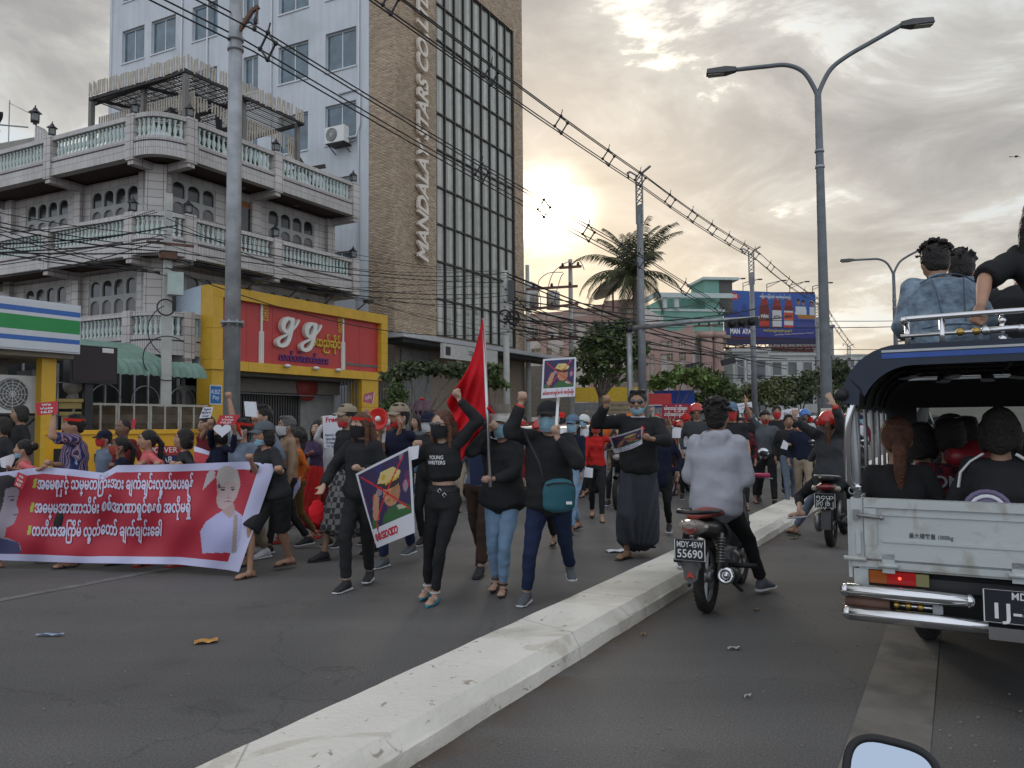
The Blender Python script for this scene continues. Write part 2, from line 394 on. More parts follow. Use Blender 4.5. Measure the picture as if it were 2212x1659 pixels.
# ground, roads, kerbs, median
g=MB();g.quad((-400,-60,-.02),(700,-60,-.02),(700,900,-.02),(-400,900,-.02));tag(g.build('ground',M_GROUND),kind='structure')
g=MB();g.quad(S(-30,-9),S(500,-9),S(500,12.),S(-30,12.));tag(g.build('road',M_ROAD),kind='structure')
FS=frame(Vector((0,0,0)),DV)
M_PAVE=tilemat('pavement_slabs',(.24,.225,.20),(.10,.09,.08),.4,.4,var=.12)
pv=MB()
pv.add([(0,0,0)],[])
pv.v=[]
pv.box(-30,400,12.0,12.22,-.01,.14);kb=pv.build('kerb',mat('kerb_concrete',(.34,.33,.30),.85,stain=(.12,.11,.10)),None,FS);tag(kb,kind='structure')
pv=MB();pv.box(-30,400,12.22,19.5,-.01,.135);tag(pv.build('pavement',mat('pavement_concrete',(.22,.21,.19),.9,stain=(.1,.09,.08),bump=.2),None,FS),kind='structure')
pv=MB();pv.box(-30,400,-12,-9.0,-.01,.14);tag(pv.build('pavement',MC['pavement_concrete'],None,FS),kind='structure')
# median: painted concrete with worn, uneven edges
md=MB();NS=420;prof=[(2.675,-.01),(2.66,.15),(2.20,.155),(2.145,.09),(2.135,.08),(2.13,-.01)];rr=random.Random(3);vs=[]
jit=[[0,0] for _ in prof]
for i in range(NS+1):
    s=1.0 + 90*(i/NS)**1.8
    for k,(p,z) in enumerate(prof):
        a=(.0022 if k in (1,2,3) else .004)
        jit[k][0]=jit[k][0]*.7+rr.uniform(-a,a);jit[k][1]=jit[k][1]*.7+rr.uniform(-a,a)*.6
        vs.append((s,p+jit[k][0],z+jit[k][1]*(0 if z < 0 else 1)))
K=len(prof)
md.add(vs,[(i*K+k,(i+1)*K+k,(i+1)*K+k+1,i*K+k+1) for i in range(NS) for k in range(K-1)])
def median_mat():
    m=mat('median_white_paint',(.66,.63,.56),.85,var=.10,scale=1.2,bump=.35,bscale=25,stain=(.34,.30,.24),stain_sc=1.1,stain_amt=.55)
    nt=m.node_tree;b=nt.nodes['Principled BSDF'];N=nt.nodes.new;L=nt.links.new;tc=N('ShaderNodeTexCoord').outputs['Object']
    src=b.inputs['Base Color'].links[0].from_socket
    def layer(src,sc,p0,p1,col,amt,kind='noise',dist=1.):
        if kind == 'noise':
            n=N('ShaderNodeTexNoise');n.inputs['Scale'].default_value=sc;n.inputs['Detail'].default_value=9;n.inputs['Distortion'].default_value=dist;o=n.outputs[0]
        else:
            n=N('ShaderNodeTexVoronoi');n.feature='DISTANCE_TO_EDGE';n.inputs['Scale'].default_value=sc;o=n.outputs[0]
        L(tc,n.inputs['Vector'])
        r=N('ShaderNodeValToRGB');L(o,r.inputs[0]);e=r.color_ramp.elements;e[0].position=p0;e[1].position=p1
        if kind != 'noise':e[0].color=(1,1,1,1);e[1].color=(0,0,0,1)
        ml=N('ShaderNodeMath');ml.operation='MULTIPLY';L(r.outputs[0],ml.inputs[0]);ml.inputs[1].default_value=amt
        x=N('ShaderNodeMix');x.data_type='RGBA';L(ml.outputs[0],x.inputs[0]);L(src,x.inputs[6]);x.inputs[7].default_value=(*col,1);return x.outputs[2]
    src=layer(src,2.2,.62,.66,(.44,.38,.30),.5)
    src=layer(src,13,.65,.69,(.26,.21,.16),.8)
    src=layer(src,.55,.0,.004,(.13,.11,.10),.6,'v')
    L(src,b.inputs['Base Color']);return m
M_MEDIAN=median_mat()
mdn=md.build('median_kerb',M_MEDIAN,None,FS);tag(mdn,kind='structure')
# painted arrow on the right lane (worn)
M_MARK=mat('worn_road_paint',(.155,.143,.125),.85,var=.22,scale=4,stain=(.09,.085,.08),stain_sc=2.5,stain_amt=.9,bump=.3,bscale=70)
ar=MB();z=.004
pA,pB=.50,.16
ar.quad(S(2,pA,z),S(2,pB,z),S(6.5,pB,z),S(6.5,pA,z))
ar.add([S(6.5,pB,z),S(6.5,pA,z),S(6.40,.69,z),S(7.03,.94,z),S(8.6,.33,z),S(7.03,-.28,z),S(6.40,-.03,z)],[(0,1,2,3,4,5,6)])
tag(ar.build('painted_lane_arrow',M_MARK),'worn beige lane arrow painted on the asphalt under the white pickup','road marking')
ls=MB()
for i in range(12):
    s0=3+i*7.;ls.quad(S(s0,7.2,z),S(s0,7.32,z),S(s0+3,7.32,z),S(s0+3,7.2,z))
tag(ls.build('lane_line',mat('faded_lane_paint',(.16,.155,.15),.85,var=.3,stain=(.09,.085,.08),stain_sc=3,stain_amt=1)),kind='structure')
# window helper (frame coordinates: x along, -y outside, z up)
def slid_window(F,par,x0,x1,z0,z1,y=0.,fm=None,gm=None,n=2,fw=.05,dep=.12):
    f=MB();f.box(x0,x1,y+dep-.03,y+dep+.03,z0,z0+fw);f.box(x0,x1,y+dep-.03,y+dep+.03,z1-fw,z1)
    xs=[x0+(x1-x0)*i/n for i in range(n+1)]
    for x in xs:f.box(x-fw/2 if x > x0 else x,x+fw/2 if x < x1 else x,y+dep-.032,y+dep+.028,z0+fw,z1-fw)
    w=f.build('window',fm,par,F)
    for a,b in zip(xs,xs[1:]):
        p=MB();p.box(a+fw/2,b-fw/2,y+dep-.012,y+dep,z0+fw,z1-fw);p.build('pane',gm,w,F)
    return w
def wall_with_holes(mb,x0,x1,z0,z1,y0,y1,holes):
    """rectangular wall x0..x1 with rectangular openings (hx0,hx1,hz0,hz1); cells of a grid, openings left out"""
    xs=sorted(set([x0,x1]+[h[0] for h in holes]+[h[1] for h in holes]));zs=sorted(set([z0,z1]+[h[2] for h in holes]+[h[3] for h in holes]))
    xs=[x for x in xs if x0 <= x <= x1];zs=[q for q in zs if z0 <= q <= z1]
    def hole(xm,zm):return any(h[0] < xm < h[1] and h[2] < zm < h[3] for h in holes)
    for a,b in zip(xs,xs[1:]):
        for c,d in zip(zs,zs[1:]):
            if hole((a+b)/2,(c+d)/2):continue
            mb.quad((a,y0,c),(b,y0,c),(b,y0,d),(a,y0,d))
    for h in holes:                                         # reveals
        a,b,c,d=h
        mb.quad((a,y0,c),(a,y1,c),(a,y1,d),(a,y0,d));mb.quad((b,y0,c),(b,y0,d),(b,y1,d),(b,y1,c))
        mb.quad((a,y0,c),(b,y0,c),(b,y1,c),(a,y1,c));mb.quad((a,y0,d),(a,y1,d),(b,y1,d),(b,y0,d))
# hotel block: white side wall and tiled tower
HC=Vector((-4.7,30.9,0));FH=frame(HC,-WV);FT=frame(HC,DV)       # hotel side (x<0), tower front (x>0)
hotel=thing('office_tower','tall white building with a beige tiled tower front carrying raised letters','building',Matrix.Translation(HC))
M_HOTEL=mat('hotel_white_render',(.50,.53,.555),.85,var=.05,scale=.6,bump=.1,bscale=12,streak=.2,stain=(.36,.38,.40),stain_sc=.5,stain_amt=.4)
M_HPANE=mat('curtained_glass',(.07,.115,.145),.12,var=.35,scale=2.2,spec=.7)
M_HFRAME=mat('white_aluminium',(.50,.52,.54),.4,var=.03)
TOPZ=30.
def xw(px,y=300):return (PL(px,y,HC,FH.col[1].to_3d()) - HC).dot(FH.col[0].to_3d())
xl=xw(238)
cols=[(xw(a),xw(b)) for a,b in ((260,308),(323,376),(412,467),(524,556),(600,665),(702,769))]
holes=[]
for k in range(7):
    zz=3.7+3.2*k+3.2*0
    for c in cols:holes.append((c[0],c[1],zz+.2,zz+1.9))
xs_side=xw(797)
w=MB();wall_with_holes(w,xl,xs_side,0,TOPZ,.0,.22,holes)
w.box(xl,xs_side,.25,12,0,TOPZ-.02);w.v=w.v;hw=w.build('wall',M_HOTEL,hotel,FH)
# far end wall edge + parapet trim + pipes
w=MB();w.box(xl-.12,xs_side,-.10,0.,23.55,23.75);w.box(xl-.15,xl+.02,-.03,12,0,TOPZ);w.build('wall_trim',M_HOTEL,hotel,FH)
for px in (391,447,586,776):
    w=MB();x=xw(px);w.tube([(x,-.06,.2),(x,-.06,TOPZ-1)],.045,6);w.build('drain_pipe',M_HFRAME,hotel,FH)
M_BARS=mat('window_bars',(.20,.26,.28),.5)
for h in holes:
    win=slid_window(FH,hotel,h[0]+.0,h[1],h[2],h[3],0,M_HFRAME,M_HPANE,2,.055,.17)
    if h[2] > 9:
        b=MB();n=6
        for q in range(1,n+1):zz=h[2]+(h[3]-h[2])*q/(n+1);b.box(h[0]+.03,h[1]-.03,.185+.01,.185+.022,zz-.012,zz+.012)
        b.build('security_bars',M_BARS,win,FH)
        b=MB();b.box(h[0]-.03,h[1]+.03,-.05,.14,h[2]-.07,h[2]-.002);b.build('sill',M_HFRAME,win,FH)
# tiled tower corner: side strip and front
M_TILEG=mat('tile_grout',(.22,.175,.13),.9)
M_TILE=mat('tower_tile',(.25,.18,.12),.55,var=.14,scale=.5,vcol=True)
def tiles(F,name,rects,y,tw=.21,th=.062,gap=.012,out=.012):
    """thin tiles standing proud of the wall, brick bond"""
    xsv=[];cols_=[]
    for (x0,x1,z0,z1) in rects:
        r=0;zz=z0
        while zz+th <= z1+.001:
            xx=x0-(tw/2 if r % 2 else 0)
            while xx < x1:
                a,b=max(xx,x0),min(xx+tw-gap,x1)
                if b-a > .03:xsv.append((a,b,zz,zz+th-gap))
                xx += tw
            zz += th;r += 1
    A=np.array(xsv);n=len(A);V=np.zeros((n,8,3))
    for k,(ix,iz,iy) in enumerate([(0,2,0),(1,2,0),(1,3,0),(0,3,0),(0,2,1),(1,2,1),(1,3,1),(0,3,1)]):
        V[:,k,0]=A[:,ix];V[:,k,2]=A[:,iz];V[:,k,1]=y - (out if iy == 0 else -.002)
    base=(np.arange(n)*8)[:,None]
    Fq=np.concatenate([base+np.array(q)[None] for q in ((0,1,2,3),(3,2,6,7),(0,4,5,1),(0,3,7,4),(1,5,6,2))],0)
    me=bpy.data.meshes.new(name);me.vertices.add(n*8);me.vertices.foreach_set('co',V.ravel())
    me.loops.add(len(Fq)*4);me.polygons.add(len(Fq));me.loops.foreach_set('vertex_index',Fq.ravel().astype(np.int32))
    me.polygons.foreach_set('loop_start',np.arange(len(Fq),dtype=np.int32)*4);me.update(calc_edges=True)
    pal=np.array([(.45,.345,.24),(.41,.31,.215),(.37,.28,.195),(.49,.385,.28),(.32,.24,.165)])
    cc=pal[RNG.choice(5,n,p=[.3,.3,.2,.12,.08])]*RNG.uniform(.9,1.1,(n,1));cc=np.concatenate([cc,np.ones((n,1))],1)
    ca=me.color_attributes.new('Col','FLOAT_COLOR','POINT');ca.data.foreach_set('color',np.repeat(cc,8,0).ravel())
    o=addobj(name,me,hotel,F,M_TILE);tag(o,kind='stuff');return o
def xt(px,y=300):return (PL(px,y,HC,FT.col[1].to_3d()) - HC).dot(FT.col[0].to_3d())
xA,xB,xC=xt(942),xt(1111),xt(1129)
ZB,ZT=5.35,22.05
w=MB();w.box(xs_side,0,0.003,12,0,TOPZ);w.build('wall',M_TILEG,hotel,FH)
w=MB();wall_with_holes(w,0,xC,0,TOPZ,0,.25,[(xA,xB,ZB,ZT)]);w.box(0,xC,.5,9.5,0,TOPZ-.02);w.box(xC-.02,xC,0,.5,0,TOPZ);w.box(0,.02,.002,.5,0,TOPZ);w.build('wall',M_TILEG,hotel,FT)
tiles(FT,'cladding_tiles',[(0,xA,ZB-.3,25),(xB,xC,ZB-.3,25),(xA,xB,ZT,25)],0.)
tiles(FH,'cladding_tiles',[(xs_side,0,ZB-.3,25)],0.)
# curtain wall: dark mullions, single panes with curtains behind
NCOL,NROW=9,10;M_MULL=mat('dark_mullion',(.035,.03,.028),.4,.3)
def glass_mat():
    m=mat('curtain_wall_glass',(.27,.285,.255),.03,var=.25,scale=.35,spec=.9)
    nt=m.node_tree;b=nt.nodes['Principled BSDF'];N=nt.nodes.new;L=nt.links.new;tc=N('ShaderNodeTexCoord').outputs['Object']
    src=b.inputs['Base Color'].links[0].from_socket
    wv=N('ShaderNodeTexWave');wv.bands_direction='X';wv.inputs['Scale'].default_value=5.5;wv.inputs['Distortion'].default_value=1.5;L(tc,wv.inputs['Vector'])
    x=N('ShaderNodeMix');x.data_type='RGBA';x.blend_type='MULTIPLY';x.inputs[0].default_value=.35;L(src,x.inputs[6]);L(wv.outputs[0],x.inputs[7]);L(x.outputs[2],b.inputs['Base Color'])
    bp=N('ShaderNodeBump');bp.inputs['Strength'].default_value=.02;n=N('ShaderNodeTexNoise');L(tc,n.inputs['Vector']);n.inputs['Scale'].default_value=1.2;L(n.outputs[0],bp.inputs['Height']);L(bp.outputs[0],b.inputs['Normal'])
    return m
M_CWG=glass_mat();M_CURT=mat('pale_curtain_glass',(.37,.375,.32),.05,var=.15,scale=3,spec=.9)
rh=(ZT-ZB)/NROW;cw=(xB-xA)/NCOL
for r in range(NROW):
    for c in range(NCOL):
        x0,z0=xA+c*cw,ZB+r*rh
        sp_=random.Random(r*31+c).uniform(.3,.62)*cw
        p=MB();p.box(x0+.03,x0+cw-.03,.14,.16,z0+.03,z0+rh-.03);pane=p.build('pane',M_CWG,hotel,FT)
        p=MB();p.box(x0+cw-sp_,x0+cw-.05,.1365,.1395,z0+.06,z0+rh-.05);p.build('curtain',M_CURT,pane,FT)
for c in range(NCOL+1):
    x0=xA+c*cw;p=MB();e=.09 if c in (0,NCOL) else .035;p.box(x0-e if c else x0,x0+e if c < NCOL else x0,.03,.2,ZB,ZT);p.build('mullion',M_MULL,hotel,FT)
for r in range(NROW+1):
    z0=ZB+r*rh
    for c in range(1):
        p=MB();e=.035 if 0 < r < NROW else .07;p.box(xA+.04,xB-.04,.05,.19,z0-e if r else z0,z0+e if r < NROW else z0);p.build('transom',M_MULL,hotel,FT)
# raised letters, read upwards
M_LET=mat('cream_letters',(.62,.55,.47),.5,var=.03)
zM=(PL(905,568,HC,FT.col[1].to_3d())).z;zE=(PL(905,-12,HC,FT.col[1].to_3d())).z;xc_=(xt(893)+xt(919))/2
body='MANDALAY STARS CO.,LTD';vs,fs=text2d(body,.012,.25,1.12,1.,'LEFT');wid=max(v[0] for v in vs)-min(v[0] for v in vs)
k=(zE-zM)/wid
cur=0.
for ch_i,ch in enumerate(body):
    if ch == ' ':continue
    pv_,_=text2d(body[:ch_i],.012,.25,1.12,1.,'LEFT') if ch_i else ([],[])
    # advance of the prefix measured with a trailing bar
    a,_=text2d(body[:ch_i]+'I',.012,.0,1.12,1.,'LEFT');b_,_=text2d('I',.012,.0,1.12,1.,'LEFT')
    adv=max(v[0] for v in a)-max(v[0] for v in b_)
    t=MB();M4=FT @ Matrix(((0,-1,0,xc_),(0,0,-1,-.13),(1,0,0,zM+adv*k),(0,0,0,1)))
    M4l=Matrix(((0,-1,0,xc_),(0,0,-1,-.13),(1,0,0,zM+adv*k),(0,0,0,1)))
    solid_text(t,ch,M4l,.98,.12,.022,.25,align='LEFT',fitw=None)
    t.build('letter',M_LET,hotel,FT)
# podium canopy and ground floor of the tower
w=MB();w.box(-1.2,xC+3.5,-1.35,-.005,4.86,5.04);w.build('canopy',mat('white_fascia',(.42,.43,.44),.6,var=.08),hotel,FT)
w=MB();w.box(-.9,xC+3.0,-1.1,-.01,4.7,4.858);w.build('canopy_beam',mat('dark_soffit',(.05,.05,.05),.8),hotel,FT)
w=MB();w.box(.3,2.4,-.09,-.01,0.13,4.6);w.build('shutter',mat('mottled_grey_wall',(.17,.165,.155),.8,var=.2),hotel,FT)  # ground floor shutter in plain mottled grey
for i in range(26):
    x=-3.4+i*.21;
    if i == 0:gf=thing('tall_iron_fence','tall dark upright bars fencing the gap beside the red shop','fence',frame(HC+DV*-4.2-NV*1.0,DV))
    p=MB();p.box(i*.16,i*.16+.03,0,.03,.15,3.9);p.build('bar',mat('fence_iron',(.10,.11,.11),.6),gf)
p=MB();p.box(-.05,4.2,-.02,.05,3.6,3.68);p.box(-.05,4.2,-.02,.05,.6,.68);p.build('rail',MC['fence_iron'],gf)
# small white shop sign under the canopy
sO=ST(958,772,17.7);F=frame(Vector((sO.x,sO.y,0)),DV);sg=thing('shop_sign','small white shop sign with dark lettering under the tower canopy','sign',F)
L_=(ST(1075,780,17.7)-sO).length;z1_,z0_=ST(958,741,17.7).z,ST(958,773,17.7).z
p=MB();p.box(0,L_,0,.15,z0_,z1_);p.build('sign_box',mat('cream_sign',(.46,.45,.42),.6),sg)
t=MB();M4=Matrix(((1,0,0,L_*.6),(0,0,-1,-.004),(0,1,0,(z0_+z1_)/2+.04),(0,0,0,1)));solid_text(t,'သျှောင်နယ်',M4,.30,.003,.012);t.build('lettering',mat('ink',(.03,.03,.04),.6),sg)
t=MB();t.box(.15,.5,-.003,0,z0_+.12,z1_-.12);t.build('logo',MC['ink'],sg)
# air conditioner on the hotel wall
acO=PL(738,318,HC,FH.col[1].to_3d())
def aircon(F,label,w=.85,h=.6,d=.34,grp=None):
    a=thing('air_conditioner',label,'air conditioner',F,grp)
    b=MB();b.box(0,w,0,d,0,h);b.build('casing',M_WHITE,a)
    b=MB();b.lathe((w*.36,0,h/2),[(h*.42,0),(h*.42,.02),(h*.36,.03)],20,(0,-1,0));b.build('fan_housing',mat('grey_grille',(.10,.10,.10),.6),a)
    b=MB()
    for q in range(5):b.torus((w*.36,-.035,h/2),h*(.08+.08*q),.006,(0,1,0),20,4)
    for q in range(6):an=q*math.pi/6;b.bar((w*.36-math.cos(an)*h*.4,-.038,h/2-math.sin(an)*h*.4),(w*.36+math.cos(an)*h*.4,-.038,h/2+math.sin(an)*h*.4),.008)
    b.build('fan_grille',M_WHITE,a)
    b=MB();b.box(.05,w-.05,.02,d+.25,-.04,-.002);b.bar((.12,.02,-.02),(.12,d+.25,-.3),.03);b.bar((w-.12,.02,-.02),(w-.12,d+.25,-.3),.03);b.build('bracket',M_DKMETAL,a)
    return a
F=frame(acO + FH.col[1].to_3d()*-.62 + FH.col[0].to_3d()*-.4,-WV);ac=aircon(F,'white outdoor air conditioner hung under a window of the white tower block',1.0,.68)
b=MB();b.tube([(1.0,.3,.2),(1.25,.5,.3),(1.38,.55,.8),(1.38,.56,2.2),(1.2,.56,2.35),(.3,.56,2.3)],.05,6);b.build('pipe',M_HFRAME,ac)
# corner villa
VZ=[10.37,7.54,4.72]        # handrail tops
M_VT=tilemat('villa_strip_tile',(.48,.46,.435),(.14,.12,.125),.055,.26,var=.10,mort=.006,rough=.4)
M_VT2=tilemat('villa_block_tile',(.44,.41,.385),(.15,.125,.13),.42,.24,var=.09,mort=.010,rough=.4)
M_BAL=mat('mint_baluster',(.46,.53,.49),.6,var=.1)
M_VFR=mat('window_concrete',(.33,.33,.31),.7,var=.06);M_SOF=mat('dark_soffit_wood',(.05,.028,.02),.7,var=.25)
M_GRV=mat('dark_groove',(.05,.035,.035),.7)
PB=18.9;PWALL=20.15
c413=NV*PB + DV*(ST(413,400,PB).dot(DV));c770=ST(772,480,PB);c770.z=0;c413.z=0
villa=thing('corner_villa','grey tiled three storey corner villa with mint balustrades and arched windows','building',Matrix.Translation(Vector((c413.x,c413.y,0))))
FR=frame(c413,DV);LR=(c770-c413).length
eL=Vector((-10.8,21.5,0));FL=frame(eL,-WV)           # x runs negative to the left
bal=MB();bal.lathe((0,0,0),[(.055,0),(.055,.05),(.028,.08),(.06,.19),(.058,.25),(.026,.37),(.040,.41),(.026,.45),(.055,.48),(.055,.52)],7);BALM=bal.mesh('baluster')
BALM.materials.append(None)
def baluster(F,x,y,z):addobj('baluster',BALM,villa,F @ Matrix.Translation((x,y,z)),M_BAL)
def run(F,x0,x1,zt,piers,bals=True,closed=()):
    """straight balcony front between x0 and x1"""
    r=MB();r.box(x0,x1,0,.24,zt-.13,zt);r.build('handrail',M_VT,villa,F)
    r=MB();r.box(x0,x1,0.0,.26,zt-1.22,zt-.67);r.build('fascia',M_VT,villa,F)
    r=MB();r.box(x0+.25,x1-.25,-.012,.0,zt-.83,zt-.79);r.build('groove',M_GRV,villa,F)
    for p in piers:
        r=MB();r.box(p-.16,p+.16,-.05,.28,zt-1.30,zt+.03);r.build('pier',M_VT2,villa,F)
    ps=sorted(piers)
    for a,b in zip(ps,ps[1:]):
        if (a,b) in closed:continue
        n=max(2,int((b-a-.5)/.165));
        if bals:
            for q in range(n):baluster(F,a+.25+(b-a-.5)*(q+.5)/n,.12,zt-.665)
def villa_window(F,x0,x1,z0,z1,y,n=4):
    """cast frame with arched lights: short upper row, tall lower row; each light is a pane"""
    zm=z0+(z1-z0)*.74;wv_=(x1-x0)/n;fw=.07
    f=MB()
    def arch(xa,xb,za,zb):
        """frame cell around an arched opening"""
        xm=(xa+xb)/2;r=(xb-xa)/2-fw*.8;zc=zb-fw-r*.75;pts=[(xm-r,za+fw*.8)]
        for q in range(9):a=math.pi-math.pi*q/8;pts.append((xm+r*math.cos(a),zc+r*.75*math.sin(a)))
        pts.append((xm+r,za+fw*.8))
        # ring between rectangle and arch as quads
        nP=len(pts);out=[(xa,za)]
        for q in range(9):
            u_=q/8;out.append((xa+(xb-xa)*min(1,max(0,(u_-.25)*2)),zb if .25 <= u_ <= .75 else (za+(zb-za)*(.75+u_) if u_ < .25 else za+(zb-za)*(1.75-u_))))
        out.append((xb,za))
        V=[(p[0],y+.02,p[1]) for p in out]+[(p[0],y+.02,p[1]) for p in pts]+[(p[0],y+.09,p[1]) for p in pts]
        Fs=[(i,i+1,nP+i+1,nP+i) for i in range(nP-1)]+[(nP+i,nP+i+1,2*nP+i+1,2*nP+i) for i in range(nP-1)]+[(0,nP,2*nP-1,nP-1)]+[(nP,2*nP,3*nP-1,2*nP-1)]
        f.add(V,Fs);return pts
    cells=[]
    for i in range(n):
        cells.append(arch(x0+i*wv_,x0+(i+1)*wv_,zm,z1));cells.append(arch(x0+i*wv_,x0+(i+1)*wv_,z0,zm))
    wn=f.build('window',M_VFR,villa,F)
    for i,pts in enumerate(cells):
        p=MB();p.add([(a,y+.07,b) for a,b in pts],[tuple(range(len(pts)))])
        p.build('pane',M_VPANE if i % 2 == 0 else M_VPANE2,wn,F)
    return wn
M_VPANE=mat('villa_glass_dark',(.012,.013,.015),.1,var=0,spec=.7);M_VPANE2=mat('villa_glass_curtained',(.13,.12,.125),.35,var=.2,scale=3,spec=.5)
def lantern(P,grp='black lanterns on the villa balustrades',label=None,s=1.):
    l=thing('lantern',label or 'small black house shaped lantern on the villa balustrade','lantern',rotz(P,.6,s),grp)
    b=MB();b.box(-.05,.05,-.05,.05,0,.06);b.box(-.1,.1,-.1,.1,.06,.09);b.build('base',M_DKMETAL,l)
    b=MB()
    for sx in (-1,1):
        for sy in (-1,1):b.box(sx*.09-.012,sx*.09+.012,sy*.09-.012,sy*.09+.012,.09,.3)
    b.build('cage',M_DKMETAL,l)
    b=MB();b.box(-.07,.07,-.07,.07,.095,.29);b.build('glass',mat('lantern_glass',(.16,.17,.17),.2),l)
    b=MB();b.lathe((0,0,.3),[(.17,0),(.16,.02),(.06,.1),(.05,.14),(.02,.16),(.015,.22)],4);b.build('roof',M_DKMETAL,l)
pr=[0.,LR*.0+2.55,LR-.05]   # piers on the right front (x): start, middle, end
px_mid=(ST(601,380,PB)-c413).dot(DV)
pr=[0.,px_mid,LR-.1]
pl=[0.,-3.05,-6.6]
xf=(PL(104,330,eL,FL.col[1].to_3d())-eL).dot(-WV);pl=[0.,xf,xf*2.1]
for li,zt in enumerate(VZ):
    run(FR,0,LR,zt,pr);run(FL,xf*2.2,0,zt,pl)
    # rounded corner between eL and c413
    e2,c2=eL,c413;mid=(e2+c2)/2;outw=Vector((mid.x,mid.y,0));ch=(c2-e2);nrm=Vector((ch.y,-ch.x,0)).normalized()
    if nrm.y > 0:nrm=-nrm
    A=[];NN=14
    for q in range(NN+1):
        u_=q/NN;A.append(e2+ch*u_+nrm*(.42*(1-(2*u_-1)**2)))
    def strip(z0,z1,off,th,name,mt):
        m_=MB();n_=NN+1
        V=[Vector((a.x,a.y,z0))+nrm*off for a in A]+[Vector((a.x,a.y,z1))+nrm*off for a in A]+[Vector((a.x,a.y,z1))+nrm*(off-th) for a in A]+[Vector((a.x,a.y,z0))+nrm*(off-th) for a in A]
        Fs=[(r*n_+i,r*n_+i+1,((r+1) % 4)*n_+i+1,((r+1) % 4)*n_+i) for r in range(4) for i in range(NN)]
        m_.add(V,Fs);m_.build(name,mt,villa,Matrix.Translation((0,0,0)))
    strip(zt-.13,zt,0.0,.24,'handrail',M_VT);strip(zt-1.22,zt-.67,0.003,.26,'fascia',M_VT);strip(zt-.83,zt-.79,.014,.01,'groove',M_GRV)
    for q in range(1,12):
        u_=q/12;P=e2+ch*u_+nrm*(.42*(1-(2*u_-1)**2)-.12);addobj('baluster',BALM,villa,Matrix.Translation((P.x,P.y,zt-.665)),M_BAL)
    for P,fr_ in ((e2,FL),(c2,FR)):
        pass
    # slab / soffit polygon
    zs=zt-1.16
    poly=[Vector((a.x,a.y,zs))-nrm*.1 for a in A]
    far_r=c413+DV*LR;far_l=eL+WV*abs(xf*2.2)
    inR,inL=far_r+NV*2.2,far_l+Vector((-WV.y,WV.x,0))*-1.0
    corner=c413+NV*1.9+DV*-.2
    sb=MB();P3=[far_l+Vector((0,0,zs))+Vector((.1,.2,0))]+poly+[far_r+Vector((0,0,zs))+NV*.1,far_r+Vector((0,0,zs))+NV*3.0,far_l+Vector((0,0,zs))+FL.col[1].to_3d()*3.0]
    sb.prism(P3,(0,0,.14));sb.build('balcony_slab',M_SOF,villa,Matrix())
    # beams under the slab at the piers
    for x in pr[:2]+[pr[2]]:
        bm=MB();bm.box(x-.11,x+.11,.0,1.3,zt-1.42,zt-1.2);bm.build('beam',M_VT2,villa,FR)
    for x in pl:
        bm=MB();bm.box(x-.11,x+.11,.0,1.3,zt-1.42,zt-1.2);bm.build('beam',M_VT2,villa,FL)
    if li < 3:
        # walls of the storey below this balcony slab
        zb=zt-2.83;ztop=zt-1.22
        wr=MB();yw=1.2
        xr0=-.55;xc0=xr0
        winR=[(xr0+.35,xr0+2.0),(px_mid-.1+.45,px_mid+2.15)]
        xr1=(PL(2,2,c413,NV) - c413).dot(DV)
        holesR=[(a,b,zb-.38+.25,ztop-.25) for a,b in winR]
        holesR=[((PL(a,300,c413+NV*yw,NV)-c413).dot(DV),(PL(b,300,c413+NV*yw,NV)-c413).dot(DV),zb-.95,ztop-.22) for a,b in ((372,468),(580,680))]
        LRw=(PL(722,300,c413+NV*yw,NV)-c413).dot(DV);x00=(PL(350,300,c413+NV*yw,NV)-c413).dot(DV)
        wall_with_holes(wr,x00,LRw,zb-1.3,ztop,yw,yw+.12,holesR);wr.box(LRw-.02,LRw,yw,yw+5,zb-1.3,ztop)
        wr.build('wall',M_VT2,villa,FR)
        for hh,n_ in zip(holesR,(3,4)):villa_window(FR,hh[0],hh[1],hh[2],hh[3],yw,n_)
        # side door, wooden, between the two windows
        dx0=(PL(505,330,c413+NV*yw,NV)-c413).dot(DV);d_=MB();d_.box(dx0,dx0+1.0,yw-.03,yw-.002,zb-1.2,ztop-.3);dd=d_.build('door',mat('varnished_wood',(.25,.09,.025),.45,var=.3),villa,FR)
        d_=MB();d_.box(dx0+.2,dx0+.8,yw-.04,yw-.031,zb-.1,ztop-.5);d_.build('pane',M_VPANE,dd,FR)
        for x in (x00+.02,LRw-.3,(PL(548,330,c413+NV*yw,NV)-c413).dot(DV)):
            pc=MB();pc.box(x-.15,x+.22,yw-.14,yw-.002,zb-1.3,ztop);pc.build('pilaster',M_VT2,villa,FR)
        yv=Vector(FL.col[1].to_3d())
        wl=MB();yl=1.15
        def xL(px):return (PL(px,330,eL+yv*yl,yv)-eL).dot(-WV)
        hl_=[(xL(198),xL(300),zb-.95,ztop-.22),(xL(60),xL(150),zb-.95,ztop-.22),(xL(-95),xL(8),zb-.95,ztop-.22)]
        xe=xL(330);wall_with_holes(wl,xL(-140),xe,zb-1.3,ztop,yl,yl+.12,hl_);wl.build('wall',M_VT2,villa,FL)
        for hh in hl_:villa_window(FL,hh[0],hh[1],hh[2],hh[3],yl,4)
        for x in (xL(176),xe-.25,xL(30)):
            pc=MB();pc.box(x-.15,x+.2,yl-.16,yl-.002,zb-1.3,ztop);pc.build('pilaster',M_VT2,villa,FL)
        dp=MB();x=xL(318)-.02;dp.tube([(x+.1,yl-.12,zb-1.2),(x+.1,yl-.12,ztop)],.055,7);dp.build('drain_pipe',mat('grey_pipe',(.3,.31,.31),.5),villa,FL)
